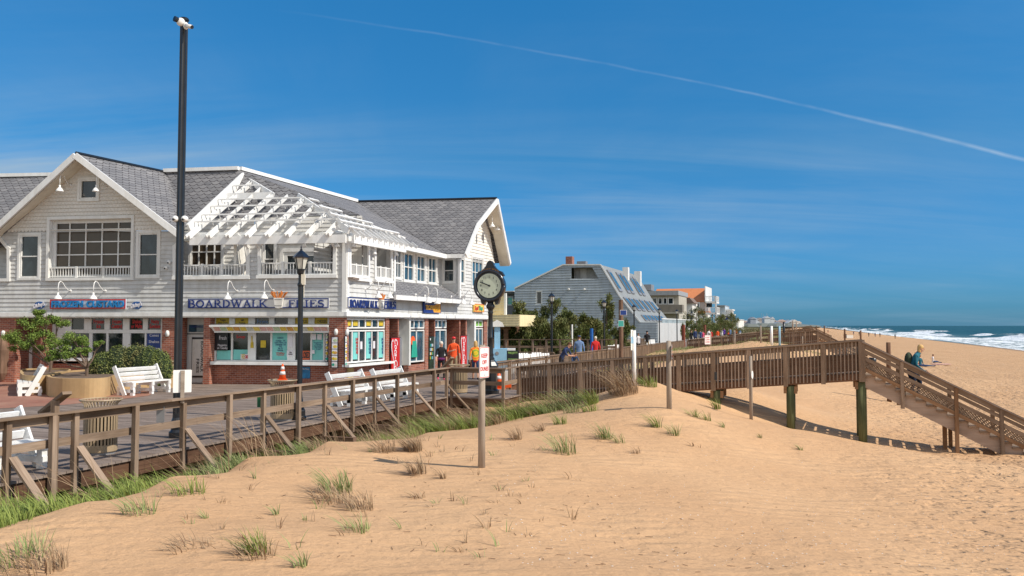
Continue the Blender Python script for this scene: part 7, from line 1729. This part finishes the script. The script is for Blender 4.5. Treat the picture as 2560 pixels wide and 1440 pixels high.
        m.build('nose_and_ears', SKIN, bo, True); m = MB()
        for sg in (-1, 1): m.ell(hc+fw_*.078*k+V((sg*.028*k, 0, .012*k)), (.010*k, .006*k, .006*k), 8, 4)
        m.build('eyes', CBLK, bo, True); m = MB(); m.ell(hc+fw_*.078*k+V((0, 0, -.055*k)), (.022*k, .008*k, .006*k), 8, 4); m.build('mouth', plain('lips', (.45,.15,.12), .6), bo, True)
    hc = (V(spine[5])*.4+V(spine[6])*.6)*k
    if hair: m = MB(); m.ell(hc+V((0, .018, .022))*k, (.085*k, .092*k, .095*k), 14, 9); 
    if hair and hairlen: m.ell(hc+V((0, .05, -.06))*k, (.09*k, .06*k, (.10+hairlen)*k), 12, 8)
    if hair: m.build('hair', hair, r, True)
    if cap: m = MB(); m.ell(hc+V((0, .01, .055))*k, (.092*k, .098*k, .072*k), 14, 8); m.ell(hc+V((0, -.10, .045))*k, (.07*k, .07*k, .010*k), 12, 5); m.build('cap', cap, r, True)
    return r
rr_ = person(1103, 0, 35.2, 1.66, 'white haired person in black top and black trousers walking with pink shoes', CBLK, CBLK, HAIRG, 'walk', radians(15), shoes=CPNK, sleeve=False, wide=1.12)
m = MB(); m.ell((0, -.06, .92), (.17, .10, .07), 14, 8); m.build('waist_pouch', CMAR, rr_, True)
rr_ = person(1134, 0, 37.2, 1.82, 'person in bright orange shirt and red cap holding a hand to the chest', CORG, CKHA, HAIRB, 'chest', radians(10), shorts=True, cap=RED, sleeve=False, wide=1.15)
rr_ = person(1189, 0, 35.4, 1.68, 'person seen from behind in a rainbow tie-dye shirt and denim shorts', TIE, CDEN, HAIRY, 'walk', radians(185), shorts=True, sleeve=False, wide=1.3, hairlen=.05)
person(1408, 0, 37.0, 1.72, 'person with a hair bun in a dark shirt leaning on the balustrade', CNAV, CBLK, HAIRB, 'lean', radians(60), sleeve=False)
person(1434, 0, 38.0, 1.20, 'small child in blue beside the person leaning on the balustrade', CDEN, CDEN, HAIRB, 'lean', radians(20), sleeve=True)
person(1448, 0, 44, 1.80, 'person in light blue shirt and navy cap seen from behind', CLBL, CKHA, HAIRB, 'stand', radians(170), cap=CNAV, wide=1.2)
person(1489, 0, 47, 1.72, 'grey haired person in a red jacket seen from behind', CRED, CGRY, HAIRG, 'stand', radians(190), wide=1.2)
person(1596, 0, 72, 1.66, 'red haired person in a white top walking beside a person in black', CWHT, CBLK, HAIRB, 'walk', radians(20), fine=False)
person(1618, 0, 72, 1.86, 'person in black sweater and cap walking toward the camera with bare legs', CBLK, CKHA, HAIRB, 'walk', radians(0), shorts=True, cap=CBLK, fine=False, wide=1.2)
for i, (x_, D, h, top, leg, lb) in enumerate(((1729,98,1.7,CBLK,CBLK,'walker in black left of the walker in the dark coat'), (1739,98,1.86,CNAV,CBLK,'tall walker in a dark navy coat'), (1752,104,1.7,CDEN,CDEN,'walker with a blue backpack'), (1758,106,1.6,CPNK,CWHT,'walker in pale pink behind the blue backpack'), (1773,112,1.75,CWHT,CRED,'walker in white and red'), (1779,114,1.6,CRED,CRED,'walker in red beside the white shirt'), (1795,122,1.65,CORG,CWHT,'walker in an orange shirt alone'), (1806,132,1.7,CWHT,CWHT,'pale walker left of the purple shirt'), (1811,132,1.85,CPUR,CBLK,'walker in a purple shirt'), (1821,142,1.7,CORG,CBLK,'walker in orange right of the purple shirt'), (1826,144,1.8,CLBL,CDEN,'walker in light blue among the far crowd'), (1841,160,1.75,CORG,CBLK,'walker in orange red by the pale end wall'), (1851,170,1.7,CLBL,CWHT,'farthest walker in pale blue'))):
    person(x_, 0, D, h*1.05, lb, top, leg, HAIRB, 'walk' if i % 2 else 'stand', radians(random.choice((0, 180, 20))), fine=False, wide=1.15)
# on the stairs
f = Fr(ST(BS+.45, 0), radians(-20)); u, z = f.uz(2286, 996); kst = (u-(tR+.1))/.268; zst = .98-.138*(floor(kst+.4)+1)+.03
rr_ = person(0, 0, 0, 1.70, 'blond person in a teal jacket and dark jeans walking down the beach stairs', CTEAL, plain('dark_jeans', (.012,.025,.06), .9), HAIRY, 'stairs', radians(62), loc=ST(BS+.45, u, zst-.06), wide=2.0, hairlen=.04, shoes=SKIN)
m = MB(); m.ell((.0, .13, 1.20), (.17, .12, .24), 14, 9); m.build('backpack', plain('olive_pack', (.05,.07,.04), .9), rr_, True)
# beach people
def beachp(px_, py_, label, top, leg, pose='stand', h=1.7, zg=None, face=0, hair=HAIRB, **k):
    r_ = ray(px_, py_); ts = np.arange(20, 900, .1); X = r_.x*ts; Y = r_.y*ts; Z = H+r_.z*ts; g = ground(X, Y, False); i = np.argmax(Z < np.maximum(g, SEAZ)); P = V((X[i], Y[i], max(g[i], SEAZ)))
    return person(0, 0, 0, h, label, top, leg, hair, pose, face, loc=P, fine=False, **k)
beachp(2333, 908, 'seated beachgoer in a white shirt on a pink towel', CWHT, CDEN, 'sit', 1.75, face=radians(80))
beachp(2300, 915, 'beachgoer in a blue and green patterned jacket seated behind the stairs', CTEAL, CRED, 'sit', 1.9, face=radians(200)); beachp(2312, 917, 'beachgoer lying on the sand in blue jeans', CNAV, CDEN, 'lie', 1.75, face=radians(85))
A = hit_ = None
r_ = ray(2352, 911); t_ = np.arange(20, 200, .05); g = ground(r_.x*t_, r_.y*t_, False); i = np.argmax(H+r_.z*t_ < g); P = V((r_.x*t_[i], r_.y*t_[i], g[i]+.02)); m = MB(); m.box(-.9, .9, -.4, .4, 0, .03); o = m.build('beach_towel', plain('pink_towel', (.75,.45,.45), .9)); o.location = P; tag(o, 'pink towel spread beside the seated beachgoer', 'towel')
for i, (x_, y_, lb) in enumerate(((2070, 833, 'dark beach walker at the far left of the waterline'), (2134, 838, 'tiny wader by the surf, first of the row'), (2148, 839, 'tiny wader by the surf, second of the row'), (2172, 842, 'tiny figure at the waterline left of a pair'), (2188, 843, 'larger dark figure at the waterline, left of a pair'), (2200, 843, 'dark figure at the waterline, right of a pair'), (2238, 847, 'slim figure standing alone at the water edge'))):
    beachp(x_, y_, lb, [CBLK, CNAV, CBLK][i % 3], [CRED if i == 0 else CBLK, CNAV, CBLK][i % 3], h=1.75, hair=HAIRB)
# a pair of dark shoes left on the lower steps
f = Fr(ST(BS+.3, 0), radians(-20)); u, z = f.uz(2516, 1110); kst = floor((u-(tR+.1))/.268); r = thing('shoes', 'pair of dark shoes left on a low stair tread', 'shoes', ST(BS+.3, u, .98-.138*(kst+1)+.045))
for q in (0, .12): m = MB(); m.ell((q*.3, q, .04), (.12, .045, .045), 10, 6); m.build('shoe', CBLK, r, True)
